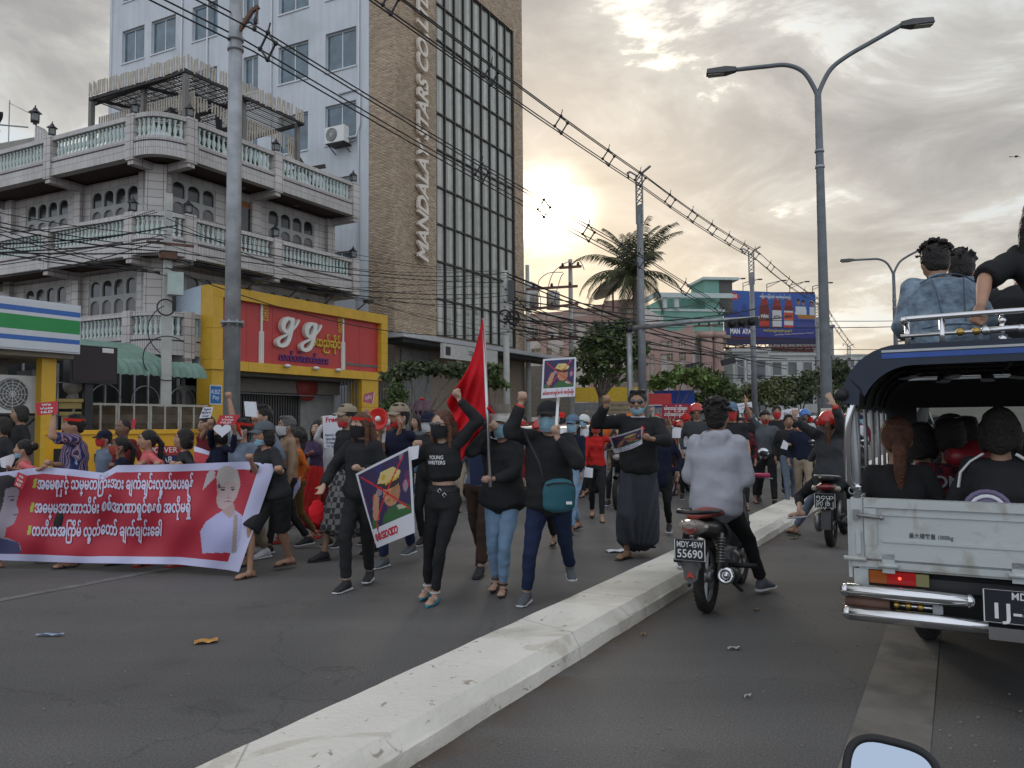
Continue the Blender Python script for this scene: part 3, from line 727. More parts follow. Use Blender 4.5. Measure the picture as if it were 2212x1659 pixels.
# corner pillar between the two facades and dark interior block
cp=MB();Pc=PL(341,300,c413+NV*1.25,NV);Pc.z=0
cp.box(-.28,.28,-.2,.35,0,9.15);cp.build('corner_pillar',M_VT2,villa,frame(Pc,(DV*.7-WV*.7)))
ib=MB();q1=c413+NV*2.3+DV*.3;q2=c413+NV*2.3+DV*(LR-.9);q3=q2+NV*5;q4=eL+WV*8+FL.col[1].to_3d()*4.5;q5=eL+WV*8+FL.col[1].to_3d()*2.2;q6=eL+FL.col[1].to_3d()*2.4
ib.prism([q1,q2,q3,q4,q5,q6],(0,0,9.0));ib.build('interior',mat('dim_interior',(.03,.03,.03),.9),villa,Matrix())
ed=MB();ed.box((PL(722,300,c413+NV*1.2,NV)-c413).dot(DV)-.01,LR-.6,1.25,6,0,8.9);ed.build('end_wall',mat('villa_plain_render',(.27,.28,.28),.85,streak=.4),villa,FR)
# lanterns
for F_,x,zt,lab in ((FR,0.,VZ[0],None),)+():pass
LANT=[(FR,0.0,VZ[0]),(FR,px_mid,VZ[0]),(FR,LR-.1,VZ[0]),(FL,0.,VZ[0]),(FL,xf,VZ[0]),(FR,0,VZ[1]),(FR,px_mid,VZ[1]),(FR,LR-.1,VZ[1]),(FL,0.,VZ[1])]
LN=['on the top balustrade right of the rounded corner','on the middle pier of the top balustrade facing the street','at the tower end of the top balustrade','on the top balustrade left of the rounded corner','on the top balustrade far left','on the middle balustrade right of the rounded corner','on the middle pier of the middle balustrade','at the tower end of the middle balustrade','on the middle balustrade left of the rounded corner']
for (F_,x,zt),nm in zip(LANT,LN):lantern(F_ @ Vector((x,.11,zt+.03)),label='black house shaped lantern '+nm,s=.95)
# far-left stair head with parapet and washing line
sh_=thing('neighbour_terrace','raised roof terrace with brick parapet left behind the villa balustrade','building',Matrix.Translation(AT(60,330,27)*1))
p0,p1,p2=AT(-60,320,29),AT(75,290,26.5),AT(150,320,25.2)
b=MB();b.prism([Vector((p0.x,p0.y,8.5)),Vector((p1.x,p1.y,8.5)),Vector((p1.x,p1.y,p1.z-.1)),Vector((p0.x,p0.y,p0.z))],(.2,.5,0));b.build('wall',mat('terrace_render',(.26,.25,.22),.9,stain=(.12,.1,.08)),sh_,Matrix())
b=MB();b.prism([Vector((p1.x,p1.y,8.5)),Vector((p2.x,p2.y,8.5)),Vector((p2.x,p2.y,p2.z-.5)),Vector((p1.x,p1.y,p1.z+.35))],(.1,.4,0));b.build('parapet',M_VT,sh_,Matrix())
b=MB();a_=AT(20,240,27.5);b.tube([(a_.x,a_.y,10),(a_.x,a_.y,a_.z+.4)],.02,5);e_=AT(75,262,27);b.tube([(a_.x,a_.y,a_.z+.3),(e_.x,e_.y,e_.z+.2)],.012,4);b.tube([AT(-20,268,28),AT(60,275,27)],.03,5);b.build('washing_line',M_STEEL,sh_,Matrix())
b=MB();a_=AT(8,240,27.8)
def rag(u,v):return a_+Vector((-.5+u*.45+.05*math.sin(v*6),.08*math.sin(u*9+v*3),-v*.8))
b.surf(rag,8,10);b.build('hanging_cloth',mat('dark_cloth',(.015,.014,.018),.9),sh_,Matrix())
lantern(Vector((p1.x,p1.y,p1.z+.36)),label='black house shaped lantern on the raised parapet at the far left',s=1.3)
# rooftop pergola
PGc=PL(403,106,NV*19.5,NV);PGr=PL(656,226,NV*19.5,NV);zp=12.52
PGc.z=PGr.z=0;FPr=frame(PGc,DV);Lp=(PGr-PGc).length
yvL=FL.col[1].to_3d();PGl=PL(193,180,PGc,yvL);Ll=(Vector((PGl.x,PGl.y,0))-PGc).length
FPl=frame(PGc,-WV)
perg=thing('rooftop_pergola','weathered pale timber slat pergola on black steel frame over the villa roof','pergola',Matrix.Translation(Vector((PGc.x,PGc.y,9.2))))
M_SLAT=mat('weathered_slat',(.40,.36,.30),.85,var=.2,scale=4);M_SLATD=mat('dark_slat',(.10,.085,.07),.85,var=.2)
sl=MB();sl.box(-.028,.028,-.012,.012,-.22,.22);SLM=sl.mesh('slat');SLM.materials.append(None)
sl=MB();sl.box(-.028,.028,-.012,.012,-.5,.5);SLM2=sl.mesh('slat');SLM2.materials.append(None)
cnt=0
for F_,x0,x1 in ((FPr,0,Lp),(FPl,-Ll,0)):
    n=int((x1-x0)/.105)
    for q in range(n):
        if random.random() < .03:continue
        x=x0+(q+.5)*(x1-x0)/n
        addobj('slat',SLM,perg,F_ @ Matrix.Translation((x,-.03+random.uniform(-.01,.01),zp-.22+random.uniform(-.05,.04))) @ Matrix.Rotation(random.gauss(0,.05),4,'Y'),M_SLAT)
        # lower valance follows arches between posts
        u_=((x-x0)/(x1-x0))*2 % 1.0;ar_=.3+.75*(2*abs(u_-.5))**1.6
        lw=MB()
        addobj('slat',SLM2,perg,F_ @ Matrix.Translation((x,.35,zp-.95-ar_*.5)) @ Matrix.Rotation(random.gauss(0,.03),4,'Y') @ Matrix.Scale(ar_,4,(0,0,1)),M_SLAT)
# roof slats (run along the street), each its own
dep=4.6
for q in range(34):
    y=.1+q*dep/34;m_=MB();m_.box(0,Lp,y-.022,y+.022,zp-.40,zp-.375)
    m_.build('roof_slat',M_SLAT if q % 3 else M_SLATD,perg,FPr)
st=MB()
for x in (0,Lp*.5,Lp):st.box(x-.05,x+.05,0,dep,zp-.52,zp-.405)
st.box(0,Lp,-.01,.06,zp-.52,zp-.42);st.build('beam',mat('pergola_black_steel',(.025,.022,.022),.6),perg,FPr)
st=MB();st.box(-Ll,0,-.01,.07,zp-.53,zp-.43)
for x in (-Ll,-Ll*.5):st.bar((x,0,zp-.46),(x+1.5,3,zp-.46),.08)
st.build('beam',MC['pergola_black_steel'],perg,FPl)
for q in range(16):
    m_=MB();y=.15+q*.2;m_.box(-Ll+.1*q,-.1,y-.02,y+.02,zp-.40,zp-.378);m_.build('roof_slat',M_SLATD if q % 2 else M_SLAT,perg,FPl)
for F_,x,y in ((FPr,.06,.1),(FPr,Lp*.5,.3),(FPr,Lp,.3),(FPl,-Ll,.1),(FPl,-Ll*.5,.3),(FPr,Lp*.5,3.8)):
    m_=MB();m_.box(x-.07,x+.07,y-.07,y+.07,9.15,zp-.42);m_.build('post',mat('pergola_post',(.16,.15,.14),.7),perg,F_)
m_=MB();
for a,b in (((.3,1.2,11.2),(4.2,1.6,10.7)),((1.,1.2,10.6),(3.4,1.4,11.8)),((2.2,1.1,9.6),(2.2,1.3,11.8)),((4.4,.8,10.3),(7.0,1.2,11.4)),((5.0,1,11.6),(6.6,1.,10.2)),((.4,1.4,10.2),(2.6,2.2,10.9))):m_.bar(a,b,.13,.16)
m_.build('steel_truss',MC['pergola_black_steel'],perg,FPr)
m_=MB()
for a,b in (((-3.4,1.,11.6),(-.2,1.6,10.2)),((-1.0,1.2,12.0),(-1.0,1.4,10.6))):m_.bar(a,b,.12,.16)
m_.build('steel_truss',MC['pergola_black_steel'],perg,FPl)
# red shop front "gg"
gA=ST(452,797,18.5);gB=ST(832,825,18.5);FG=frame(Vector((gA.x,gA.y,0)),DV);LG=(Vector((gB.x,gB.y,0))-Vector((gA.x,gA.y,0))).length
gz0=gA.z;gz1=ST(452,613,18.5).z
shop=thing('red_shop_front','red shop front with yellow frame, closed dark shutter and big white gg letters','shop',FG)
M_REDP=mat('red_sign_panel',(.42,.04,.037),.38,var=.08,scale=1.2)
fw=.36
np_=7
for q in range(np_):       # separate red panels with joints
    x0=fw+(LG-2*fw)*q/np_;p=MB();p.box(x0+.004,fw+(LG-2*fw)*(q+1)/np_-.004,.06,.12,gz0+.28,gz1-.34);p.build('panel',M_REDP,shop)
p=MB();p.box(fw,LG-fw,.125,.2,gz0,gz1);p.build('sign_back',mat('panel_joint',(.06,.012,.01),.8),shop)
def yel(x0,x1,z0,z1,y0=-.12,y1=.4,n=1,vert=False):
    for q in range(n):
        p=MB()
        if vert:p.box(x0,x1,y0,y1,z0+(z1-z0)*q/n+.004,z0+(z1-z0)*(q+1)/n-.004)
        else:p.box(x0+(x1-x0)*q/n+.004,x0+(x1-x0)*(q+1)/n-.004,y0,y1,z0,z1)
        p.build('frame_panel',M_YELLOW,shop)
yel(0,LG,gz1-.34,gz1,n=6);yel(0,LG,gz0,gz0+.28,n=6)
yel(0,fw,gz0+.28,gz1-.34,n=2,vert=True);yel(LG-fw,LG,gz0+.28,gz1-.34,n=5,vert=True)
yel(.05,.85,.13,gz0,-.05,.6,3,True);yel(LG-1.35,LG-.45,.13,gz0,-.05,.6,3,True)
# slanting blue-white side wing
p=MB();z_=[(0,gz1),(1.15,gz1-.12),(1.22,gz1-1.4),(1.0,gz0+.05),(0,gz0)]
p.prism([(-.004,.402+y_*.95,z) for y_,z in z_],(.1,0,0));p.build('side_wing',mat('pale_blue_panel',(.42,.50,.58),.4,var=.05),shop)
p=MB();p.box(-2.0,0,.094,.1,gz0+1.2,gz0+1.215);
sh2=MB();sh2.box(.85,LG-1.35,1.4,1.45,.13,gz0-.55);sh2.build('shutter_back',mat('shutter_dark',(.035,.035,.036),.6),shop)
for q in range(48):
    x=.9+(LG-2.4)*q/48;m_=MB();m_.box(x,x+.05,1.33,1.37,.14,gz0-.56);m_.build('shutter_bar',mat('shutter_iron',(.07,.068,.065),.5),shop)
m_=MB();m_.box(.85,LG-1.35,1.0,1.4,gz0-.55,gz0-.12);m_.build('lintel',mat('taupe_render',(.16,.14,.12),.8),shop)
m_=MB();m_.box(LG-3.0,LG-1.36,1.3,1.5,.13,gz0-.56);m_.build('side_wall',mat('shop_grey_wall',(.22,.22,.21),.8),shop)
m_=MB();m_.box(0,LG,.3,3,gz0-.1,gz0-.005);m_.build('soffit',mat('grey_soffit',(.12,.12,.115),.8),shop)
m_=MB();m_.tube([(1.,.9,gz0-.6),(LG-1.6,.9,gz0-.62)],.02,5);m_.build('awning_rail',M_STEEL,shop)
m_=MB();m_.lathe((LG-3.0,.98,gz0-.3),[(.5,0),(.5,.02)],20,(0,-1,0));m_.build('round_sign',mat('faded_red',(.22,.03,.025),.6),shop)
# slim white uprights and lettering on the sign
M_WL=mat('white_letter',(.62,.60,.55),.45,var=.03);M_GL=mat('gold_letter',(.52,.33,.04),.4,.2);M_PL=mat('purple_letter',(.09,.03,.16),.5)
def gx(px,py=720):
    q=FG.inverted() @ ST(px,py,18.5);return q.x,q.z
for px,py0,py1 in ((566.5,650,793),(743,680,808)):
    x,_=gx(px);_,za=gx(px,py0);_,zb=gx(px,py1)
    m_=MB();m_.box(x-.035,x+.035,.02,.058,zb,za);m_.box(x-.09,x-.05,.02,.058,zb,zb+(za-zb)*.52);m_.box(x+.05,x+.09,.02,.058,zb,zb+(za-zb)*.52);m_.box(x-.09,x+.09,.018,.056,zb+(za-zb)*.52,zb+(za-zb)*.54);m_.build('white_strip',M_WL,shop)
def sign_text(body,pxc,pyc,h,mt,depth=.06,bold=.02,shear=0.,w=None,nm='lettering',par=None):
    x,z=gx(pxc,pyc);t=MB();solid_text(t,body,Matrix(((1,0,0,x),(0,0,-1,.055),(0,1,0,z),(0,0,0,1))),h,depth,bold,shear,fitw=w);t.build(nm,mt,par or shop)
# script "gg": two calligraphic g built as tapered ribbons
def script_g(cx,cz,s):
    pts=[]
    for q in range(22):     # bowl
        a=math.radians(35+q*360/21*0.93);pts.append((cx+s*.30*math.cos(a)+.08*s*math.sin(a),cz+s*.36*math.sin(a)))
    bowl=pts
    tail=[(cx+s*.36,cz+s*.42),(cx+s*.30,cz+s*.1),(cx+s*.20,cz-s*.35),(cx+s*.02,cz-s*.85),(cx-s*.22,cz-s*1.05),(cx-s*.50,cz-s*1.08),(cx-s*.66,cz-s*.93),(cx-s*.50,cz-s*.72),(cx-s*.05,cz-s*.48),(cx+s*.35,cz-s*.18),(cx+s*.62,cz+s*.1),(cx+s*.78,cz+s*.36)]
    return bowl,tail
def ribbon(mb,pts,ws,y0,y1):
    P=[Vector((a,0,b)) for a,b in pts];n=len(P);Lf=[];Rt=[]
    for i in range(n):
        t=(P[min(i+1,n-1)]-P[max(i-1,0)]).normalized();nn=Vector((-t.z,0,t.x));w=ws[i] if isinstance(ws,list) else ws
        Lf.append(P[i]+nn*w);Rt.append(P[i]-nn*w)
    V=[(p.x,y,p.z) for y in (y0,y1) for p in Lf+Rt];k=2*n
    Fs=[]
    for i in range(n-1):Fs += [(i,i+1,n+i+1,n+i),(k+i,k+n+i,k+n+i+1,k+i+1),(i,k+i,k+i+1,i+1),(n+i,n+i+1,k+n+i+1,k+n+i)]
    mb.add(V,Fs)
def smooth_pts(p,k=5):
    out=[]
    for i in range(len(p)-1):
        a=p[max(i-1,0)];b=p[i];c=p[i+1];d=p[min(i+2,len(p)-1)]
        for q in range(k):
            t=q/k;out.append(tuple(.5*((2*b[j])+(c[j]-a[j])*t+(2*a[j]-5*b[j]+4*c[j]-d[j])*t*t+(-a[j]+3*b[j]-3*c[j]+d[j])*t**3) for j in (0,1)))
    out.append(p[-1]);return out
for px,py in ((618,703),(668,714)):
    x,z=gx(px,py);s=.62;bowl,tail=script_g(x,z,s);m_=MB()
    bw=[.045+.055*abs(math.cos(math.radians(35+q*17.1-180))) for q in range(22)];ribbon(m_,bowl,[b_*1.0*s/.66 for b_ in bw],-.10,.055)
    tp=smooth_pts(tail);nT=len(tp);ribbon(m_,tp,[.085-.05*min(1,abs(i/nT-.15)*2.2)+(.02 if .45 < i/nT < .6 else 0) for i in range(nT)],-.095,.055);m_.build('script_letter',M_WL,shop)
sign_text('အထည်ဆိုင်',703,741,.44,M_GL,.06,.025,w=1.5)
sign_text('လက်လီ၊လက်ကား',660,776,.34,M_PL,.04,.02,w=2.2)
for body,px,py in (('吉',575,663),('吉',575,684),('服',738,692),('装',738,712)):sign_text(body,px,py,.33,M_GL,.02,.008,nm='character')
for px in (612,674,722):
    x,_=gx(px);m_=MB();m_.ell((x,-.2,gz0+.25),(.13,.1,.06),8,5);m_.build('downlight',M_WHITE,shop)
for px,py in ((530,628),(622,646),(700,662),(770,677)):
    x,z=gx(px,py);m_=MB();m_.bar((x,0,gz1),(x,-.5,gz1+.28),.03);m_.cbox((x,-.55,gz1+.27),(.34,.2,.1));m_.build('floodlight',M_DKMETAL,shop)
# payment sticker on the left yellow column
x,z=gx(463.5,853);m_=MB();m_.box(x-.21,x+.21,-.056,-.05,z-.28,z+.28);stk=m_.build('sticker',mat('white_sticker',(.55,.58,.62),.5),shop)
m_=MB();m_.box(x-.185,x+.185,-.0585,-.056,z-.25,z+.25);m_.build('sticker_face',mat('sticker_blue',(.02,.13,.34),.5),stk,FG)
m_=MB()
for bd,dz,h in (('KBZ',.08,.17),('Pay',-.08,.17)):solid_text(m_,bd,Matrix(((1,0,0,x),(0,0,-1,-.0588),(0,1,0,z+dz),(0,0,0,1))),h,.001,.004)
m_.build('sticker_print',M_PAPER,stk,FG)
# green awning, lattice gate, gatepost, LED board
aw0=ST(248,813,17.2);FA=frame(Vector((aw0.x,aw0.y,0)),DV);LA=(ST(450,820,17.2)-aw0).length
awn=thing('green_awning','faded green scalloped metal awning over the villa gate','awning',FA)
M_AWN=mat('faded_green_metal',(.17,.27,.22),.6,var=.12,streak=.4)
ns=13
for q in range(ns):
    x0=LA*q/ns;p=MB();zz=aw0.z
    def fn(u,v,x0=x0):
        a=v*math.pi*.5;bul=.05*math.sin(u*math.pi);return (x0+(LA/ns)*u,-.45*math.sin(a)-bul+.5,zz+.05+.42*math.cos(a)+bul*.5)
    p.surf(fn,5,8);p.build('scallop',M_AWN,awn)
p=MB();p.prism([(0,.5,aw0.z+.47),(LA-.9,.5,aw0.z+.47),(LA-.9,1.9,aw0.z+1.0),(0,1.9,aw0.z+1.0)],(0,0,.03));p.build('upper_sheet',M_AWN,awn)
g0=ST(178,866,17.0);g1=ST(447,874.6,17.0);FF=frame(Vector((g0.x,g0.y,0)),DV);LF=(Vector((g1.x,g1.y,0))-Vector((g0.x,g0.y,0))).length
gate=thing('lattice_gate','long tan steel gate with pleated lattice under the green awning','gate',FF)
M_GATE=mat('tan_gate_steel',(.20,.16,.115),.7,var=.25,stain=(.12,.07,.04),stain_amt=.5);M_GRAIL=mat('pale_gate_tube',(.36,.34,.29),.5,.2)
for i in range(4):
    xa,xb=LF*i/4+.03,LF*(i+1)/4-.03;p=MB()
    for zz in (.35,1.1,2.02):p.box(xa,xb,-.025,.025,zz-.025,zz+.025)
    for x in (xa,(xa+xb)/2,xb):p.box(x-.025,x+.025,-.027,.027,.2,2.05)
    p.build('frame',M_GRAIL,gate)
    n=24
    for q in range(n):
        x=xa+(xb-xa)*(q+.5)/n;w_=(xb-xa)/n;p=MB()
        vs=[];
        for r in range(9):
            zz=.38+1.6*r/8;dx=.035*(1 if r % 2 else -1);vs += [(x-w_*.5+dx,.02,zz),(x+dx,-.03,zz),(x+w_*.5+dx,.02,zz)]
        p.add(vs,[(r*3+k,r*3+k+1,(r+1)*3+k+1,(r+1)*3+k) for r in range(8) for k in (0,1)]);p.build('lattice_strip',M_GATE,gate)
gp=ST(288/1.0*0+289*0+288,866,16.9)
gpo=ST(288*0+ (590*.26452),870,16.8);F=rotz(Vector((gpo.x,gpo.y,0)),SA)
post=thing('gatepost','cream gatepost with yellow mouldings and a round ball finial','gatepost',F)
p=MB();p.box(-.2,.2,-.2,.2,.13,1.75);p.build('shaft',mat('cream_render',(.42,.38,.27),.8,stain=(.2,.17,.1)),post)
p=MB();p.box(-.3,.3,-.3,.3,2.04,2.11);p.box(-.25,.25,-.25,.25,1.9,2.035);p.box(-.24,.24,-.24,.24,1.75,1.83);p.build('cap_moulding',mat('ochre_render',(.42,.32,.12),.8),post)
p=MB();p.lathe((0,0,2.11),[(.14,0),(.08,.1),(.09,.14)],12);p.ell((0,0,2.40),(.19,.19,.19),16,10);p.build('ball_finial',mat('grey_stone_ball',(.30,.28,.26),.8),post)
# dark back area behind gate: garage with arcs
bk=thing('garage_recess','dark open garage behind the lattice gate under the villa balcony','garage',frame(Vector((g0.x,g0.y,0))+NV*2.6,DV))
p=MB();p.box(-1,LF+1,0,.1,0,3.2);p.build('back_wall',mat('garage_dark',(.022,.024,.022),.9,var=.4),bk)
for q in range(9):
    p=MB();x=LF*q/8;p.box(x-.02,x+.02,-.15,-.1,.13,3.1);p.build('grille_bar',M_STEEL,bk)
p=MB()
for q in range(5):p.torus((.9+q*1.15,-.2,2.2),.42,.015,(0,1,0),20,4)
p.build('round_grille',M_STEEL,bk)
lb=ST(152,752,16.3);FB=frame(Vector((lb.x,lb.y,0)),DV)
led=thing('led_display_board','dark switched off LED display board on a black post','display board',FB)
lw=(ST(254,760,16.3)-ST(152,752,16.3)).length;zt_,zb_=ST(200,747,16.3).z,ST(200,828,16.3).z
p=MB();p.box(0,lw,0,.25,zb_,zt_);p.build('cabinet',mat('led_black',(.016,.014,.015),.5),led)
p=MB();p.box(.06,lw-.06,-.01,0,zb_+.06,zt_-.06);p.build('led_face',mat('led_face',(.03,.02,.022),.6,var=.2,scale=40),led)
p=MB();p.box(lw*.45-.09,lw*.45+.09,.08,.2,.13,zb_);p.build('post',M_DKMETAL,led)
p=MB();p.box(lw-.36,lw-.1,-.012,-.001,zt_-.13,zt_-.03);p.build('tag_plate',M_WHITE,led)
# bank corner shop at the far left
bO=ST(172,760.9,15.1);FB=frame(Vector((bO.x,bO.y,0)),DV)
bank=thing('stripe_canopy_shop','shop with white canopy striped blue and green at the left edge','shop',FB)
z0,z1=2.98,3.89;hgt=z1-z0
bands=[(0,.17,'canopy_white',(.50,.52,.54)),(.17,.27,'canopy_blue',(.03,.11,.36)),(.27,.39,'canopy_white',None),(.39,.69,'canopy_green',(.015,.22,.055)),(.69,.765,'canopy_white',None),(.765,.875,'canopy_blue',None),(.875,1,'canopy_white',None)]
for a,b_,nm,c in bands:
    if nm not in MC:mat(nm,c,.35,var=.04)
    p=MB();p.box(-6,0,-0.0,.02,z0+hgt*a,z0+hgt*b_);p.build('stripe',MC[nm],bank)
p=MB();p.box(-6.02,.02,.021,1.2,z0-.03,z1+.03);p.build('canopy_box',MC['canopy_white'],bank)
p=MB();p.box(-6,0,.2,4.0,z0-.12,z0-.035);p.build('soffit',mat('soffit_beige',(.23,.20,.15),.8),bank)
yx=(ST(100,800,15.6)-bO).dot(DV);p=MB();p.box(yx-.14,yx+.14,.4,.6,.13,z0-.12);p.build('column',M_YELLOW,bank)
p=MB();p.box(-6,-1.0,1.6,1.7,.13,z0-.12);p.build('glass_front',mat('teal_glass',(.02,.10,.10),.1,var=.5,scale=2,spec=.8),bank)
p=MB();p.box(-1.25,-.72,1.2,1.9,.13,z0-.12);p.box(-.05,.2,1.6,2.2,.13,2.7);p.build('pillar',mat('grey_granite',(.12,.11,.10),.5,var=.2),bank)
p=MB();p.box(-1.26,-.71,1.19,1.2,1.55,1.57);p.build('joint',M_GRV,bank)
F=frame(AT(-22,892,14.6)*1,DV);aircon(F,'large white outdoor air conditioner with round fan at the left edge',1.05,.74,.36)
# purple pillar box sign
pO=ST(913,925,14.3);p_=thing('purple_pillar_sign','purple round advertising pillar with white angular logo and domed cap','sign pillar',rotz(Vector((pO.x,pO.y,.13)),SA))
m_=MB();m_.lathe((0,0,0),[(.30,0),(.30,1.75)],24);m_.build('drum',mat('pillar_purple',(.075,.025,.10),.4,var=.1),p_)
m_=MB();m_.lathe((0,0,1.75),[(.36,0),(.36,.08),(.33,.1),(.30,.2),(.26,.24),(.26,.3),(.22,.34),(.10,.37)],24);m_.build('cap',mat('pillar_cap',(.10,.05,.07),.5),p_)
m_=MB();m_.lathe((0,0,2.12),[(.1,0),(.1,.06),(.02,.08)],10);m_.build('knob',mat('bright_red',(.55,.02,.02),.5),p_)
def cyl(u,z,r=.303):a=u/.3-math.pi/2-.6;return (r*math.cos(a),r*math.sin(a),z)
m_=MB()
for a,b in (((.0,1.35),(.14,1.55)),((.14,1.55),(.30,1.38)),((.0,1.35),(.12,1.18)),((.14,1.4),(.28,1.2))):
    n_=6;V=[]
    for q in range(n_+1):
        t=q/n_;V += [cyl(a[0]+(b[0]-a[0])*t,a[1]+(b[1]-a[1])*t-.03),cyl(a[0]+(b[0]-a[0])*t,a[1]+(b[1]-a[1])*t+.035)]
    m_.add(V,[(2*q,2*q+2,2*q+3,2*q+1) for q in range(n_)])
m_.build('logo',M_WHITE,p_)
m_=MB();V=[]
for q in range(7):a=-math.pi*.5-1.7+q*.12;V += [(.3025*math.cos(a),.3025*math.sin(a),.9),(.3025*math.cos(a),.3025*math.sin(a),1.6)]
m_.add(V,[(2*q,2*q+2,2*q+3,2*q+1) for q in range(6)]);m_.build('red_band',mat('pillar_red',(.35,.04,.03),.5),p_)
# painter for flat prints (colour per small grid cell)
class Paint:
    def __init__(s,nx,ny,base):s.nx,s.ny=nx,ny;s.X,s.Y=np.meshgrid((np.arange(nx)+.5)/nx,(np.arange(ny)+.5)/ny);s.C=np.zeros((ny,nx,3));s.C[:]=base;s.asp=1.
    def put(s,m,c,a=1.):s.C[m]=s.C[m]*(1-a)+np.array(c)*a;return s
    def ell(s,cx,cy,rx,ry,c,rot=0.,a=1.,cut=None):
        dx,dy=s.X-cx,s.Y-cy;ca,sa=math.cos(rot),math.sin(rot);u=(dx*ca+dy*sa)/rx;v=(-dx*sa+dy*ca)/ry;m=u*u+v*v < 1
        if cut:m &= cut(s.X,s.Y)
        return s.put(m,c,a)
    def poly(s,pts,c,a=1.):
        m=np.zeros(s.X.shape,bool);n=len(pts)
        for i in range(n):
            x0,y0=pts[i];x1,y1=pts[(i+1) % n];cond=(y0 > s.Y) != (y1 > s.Y)
            if y1 != y0:m ^= cond & (s.X < (x1-x0)*(s.Y-y0)/(y1-y0)+x0)
        return s.put(m,c,a)
    def line(s,x0,y0,x1,y1,w,c,a=1.):
        dx,dy=x1-x0,y1-y0;L2=dx*dx+dy*dy;t=np.clip(((s.X-x0)*dx+(s.Y-y0)*dy)/L2,0,1);return s.put((s.X-x0-t*dx)**2+(s.Y-y0-t*dy)**2 < w*w,c,a)
    def mottle(s,amt,k=6):
        r=np.random.RandomState(3);g=r.rand(k+1,k+1);xi=s.X*k;yi=s.Y*k;i0=xi.astype(int).clip(0,k-1);j0=yi.astype(int).clip(0,k-1);fx=xi-i0;fy=yi-j0
        v=(g[j0,i0]*(1-fx)+g[j0,i0+1]*fx)*(1-fy)+(g[j0+1,i0]*(1-fx)+g[j0+1,i0+1]*fx)*fy;s.C *= (1+amt*(v-.5)*2)[...,None];return s
    def mesh(s,fn,name='print'):
        """fn(u, v) -> point, u right 0..1, v up 0..1"""
        nx,ny=s.nx,s.ny;vs=[tuple(fn(i/nx,j/ny)) for j in range(ny+1) for i in range(nx+1)]
        fs=[(j*(nx+1)+i,j*(nx+1)+i+1,(j+1)*(nx+1)+i+1,(j+1)*(nx+1)+i) for j in range(ny) for i in range(nx)]
        me=bpy.data.meshes.new(name);me.from_pydata(vs,[],fs);ca=me.color_attributes.new('Col','FLOAT_COLOR','CORNER')
        C=np.concatenate([s.C,np.ones((ny,nx,1))],2).reshape(-1,4);ca.data.foreach_set('color',np.repeat(C,4,0).ravel());me.polygons.foreach_set('use_smooth',[True]*len(fs));me.update()
        return me
M_PRINT=mat('printed_sheet',(1,1,1),.55,vcol=True,var=0.)
# big round steel pole at the left and other posts
def post_thing(name,label,cat,base,h,r0,r1,mt,n=16,grp=None,part='shaft',z0=.0):
    o=thing(name,label,cat,Matrix.Translation(Vector((base.x,base.y,z0))),grp)
    m_=MB();m_.lathe((0,0,0),[(r0,0),(r0+(r1-r0)*.5,h*.5),(r1,h)],n);m_.build(part,mt,o);return o
bP=ST(500,915,12.8);bp_=post_thing('steel_utility_pole','thick grey steel utility pole in front of the red shop','utility pole',bP,13.5,.17,.12,M_STEEL,20,z0=.13)
zf=ST(500,697,12.8).z
m_=MB();m_.lathe((0,0,zf-.2),[(.17,0),(.17,.04),(.235,.045),(.235,.085),(.17,.09)],20);m_.build('flange',M_STEEL,bp_)
for q in range(8):
    m_=MB();a=q*math.pi/4;m_.lathe((.205*math.cos(a),.205*math.sin(a),zf-.22),[(.02,0),(.02,.14)],6);m_.build('bolt',M_STEEL,bp_)
for py in (110,88):
    zz=ST(508,py,12.8).z-.13;m_=MB();m_.lathe((0,0,zz),[(.165,0),(.165,.07)],16);m_.build('clamp',M_STEEL,bp_)
zz=ST(530,75,12.8).z-.13
m_=MB();m_.bar((.1,-.05,zz-.05),(.38,-.1,zz+.35),.07);m_.bar((.38,-.1,zz+.35),(.52,-.12,zz+.42),.07);m_.bar((.5,-.12,zz+.42),(.42,-.12,zz-.1),.03);m_.build('bracket',M_RUST,bp_)
m_=MB();m_.ell((.45,-.12,zz+.12),(.05,.05,.09),8,6);m_.ell((.43,-.12,zz-.05),(.05,.05,.06),8,6);m_.build('insulator',M_DKMETAL,bp_)
# slim pale concrete pole with a meter box
cP=AT(357,915,19.3);F=rotz(Vector((cP.x,cP.y,.13)),SA);c_=thing('concrete_pole','slim pale square concrete pole with a small green meter box','utility pole',F)
ztop_=AT(366,430,19.3).z
m_=MB();
m_.add([(sx*w_,sy*w_,z) for z,w_ in ((0,.135),(ztop_,.085)) for sx,sy in ((-1,-1),(1,-1),(1,1),(-1,1))],[(0,1,5,4),(1,2,6,5),(2,3,7,6),(3,0,4,7),(4,5,6,7)]);m_.build('shaft',mat('pale_concrete',(.40,.40,.37),.85,streak=.25),c_)
zm=AT(372,625,19.3).z;m_=MB();m_.box(-.02,.34,-.33,-.12,zm-.3,zm+.28);m_.build('meter_box',mat('meter_green',(.38,.45,.42),.6),c_)
m_=MB();m_.torus((-.05,-.22,zm-.62),.2,.018,(0,1,0));m_.torus((-.0,-.25,zm-1.9),.55,.014,(0,1,.1),30,5,1.2,5.4);m_.torus((.25,-.24,zm-1.2),.7,.013,(0,1,0),20,5,2.2,4.2);m_.build('coiled_cable',M_BLACK,c_)
m_=MB();m_.bar((-.5,-.1,ztop_-1.3),(.6,-.1,ztop_-1.3),.06);m_.box(-.2,.2,-.25,.1,ztop_-1.7,ztop_-1.5);m_.build('crossarm',M_RUST,c_)
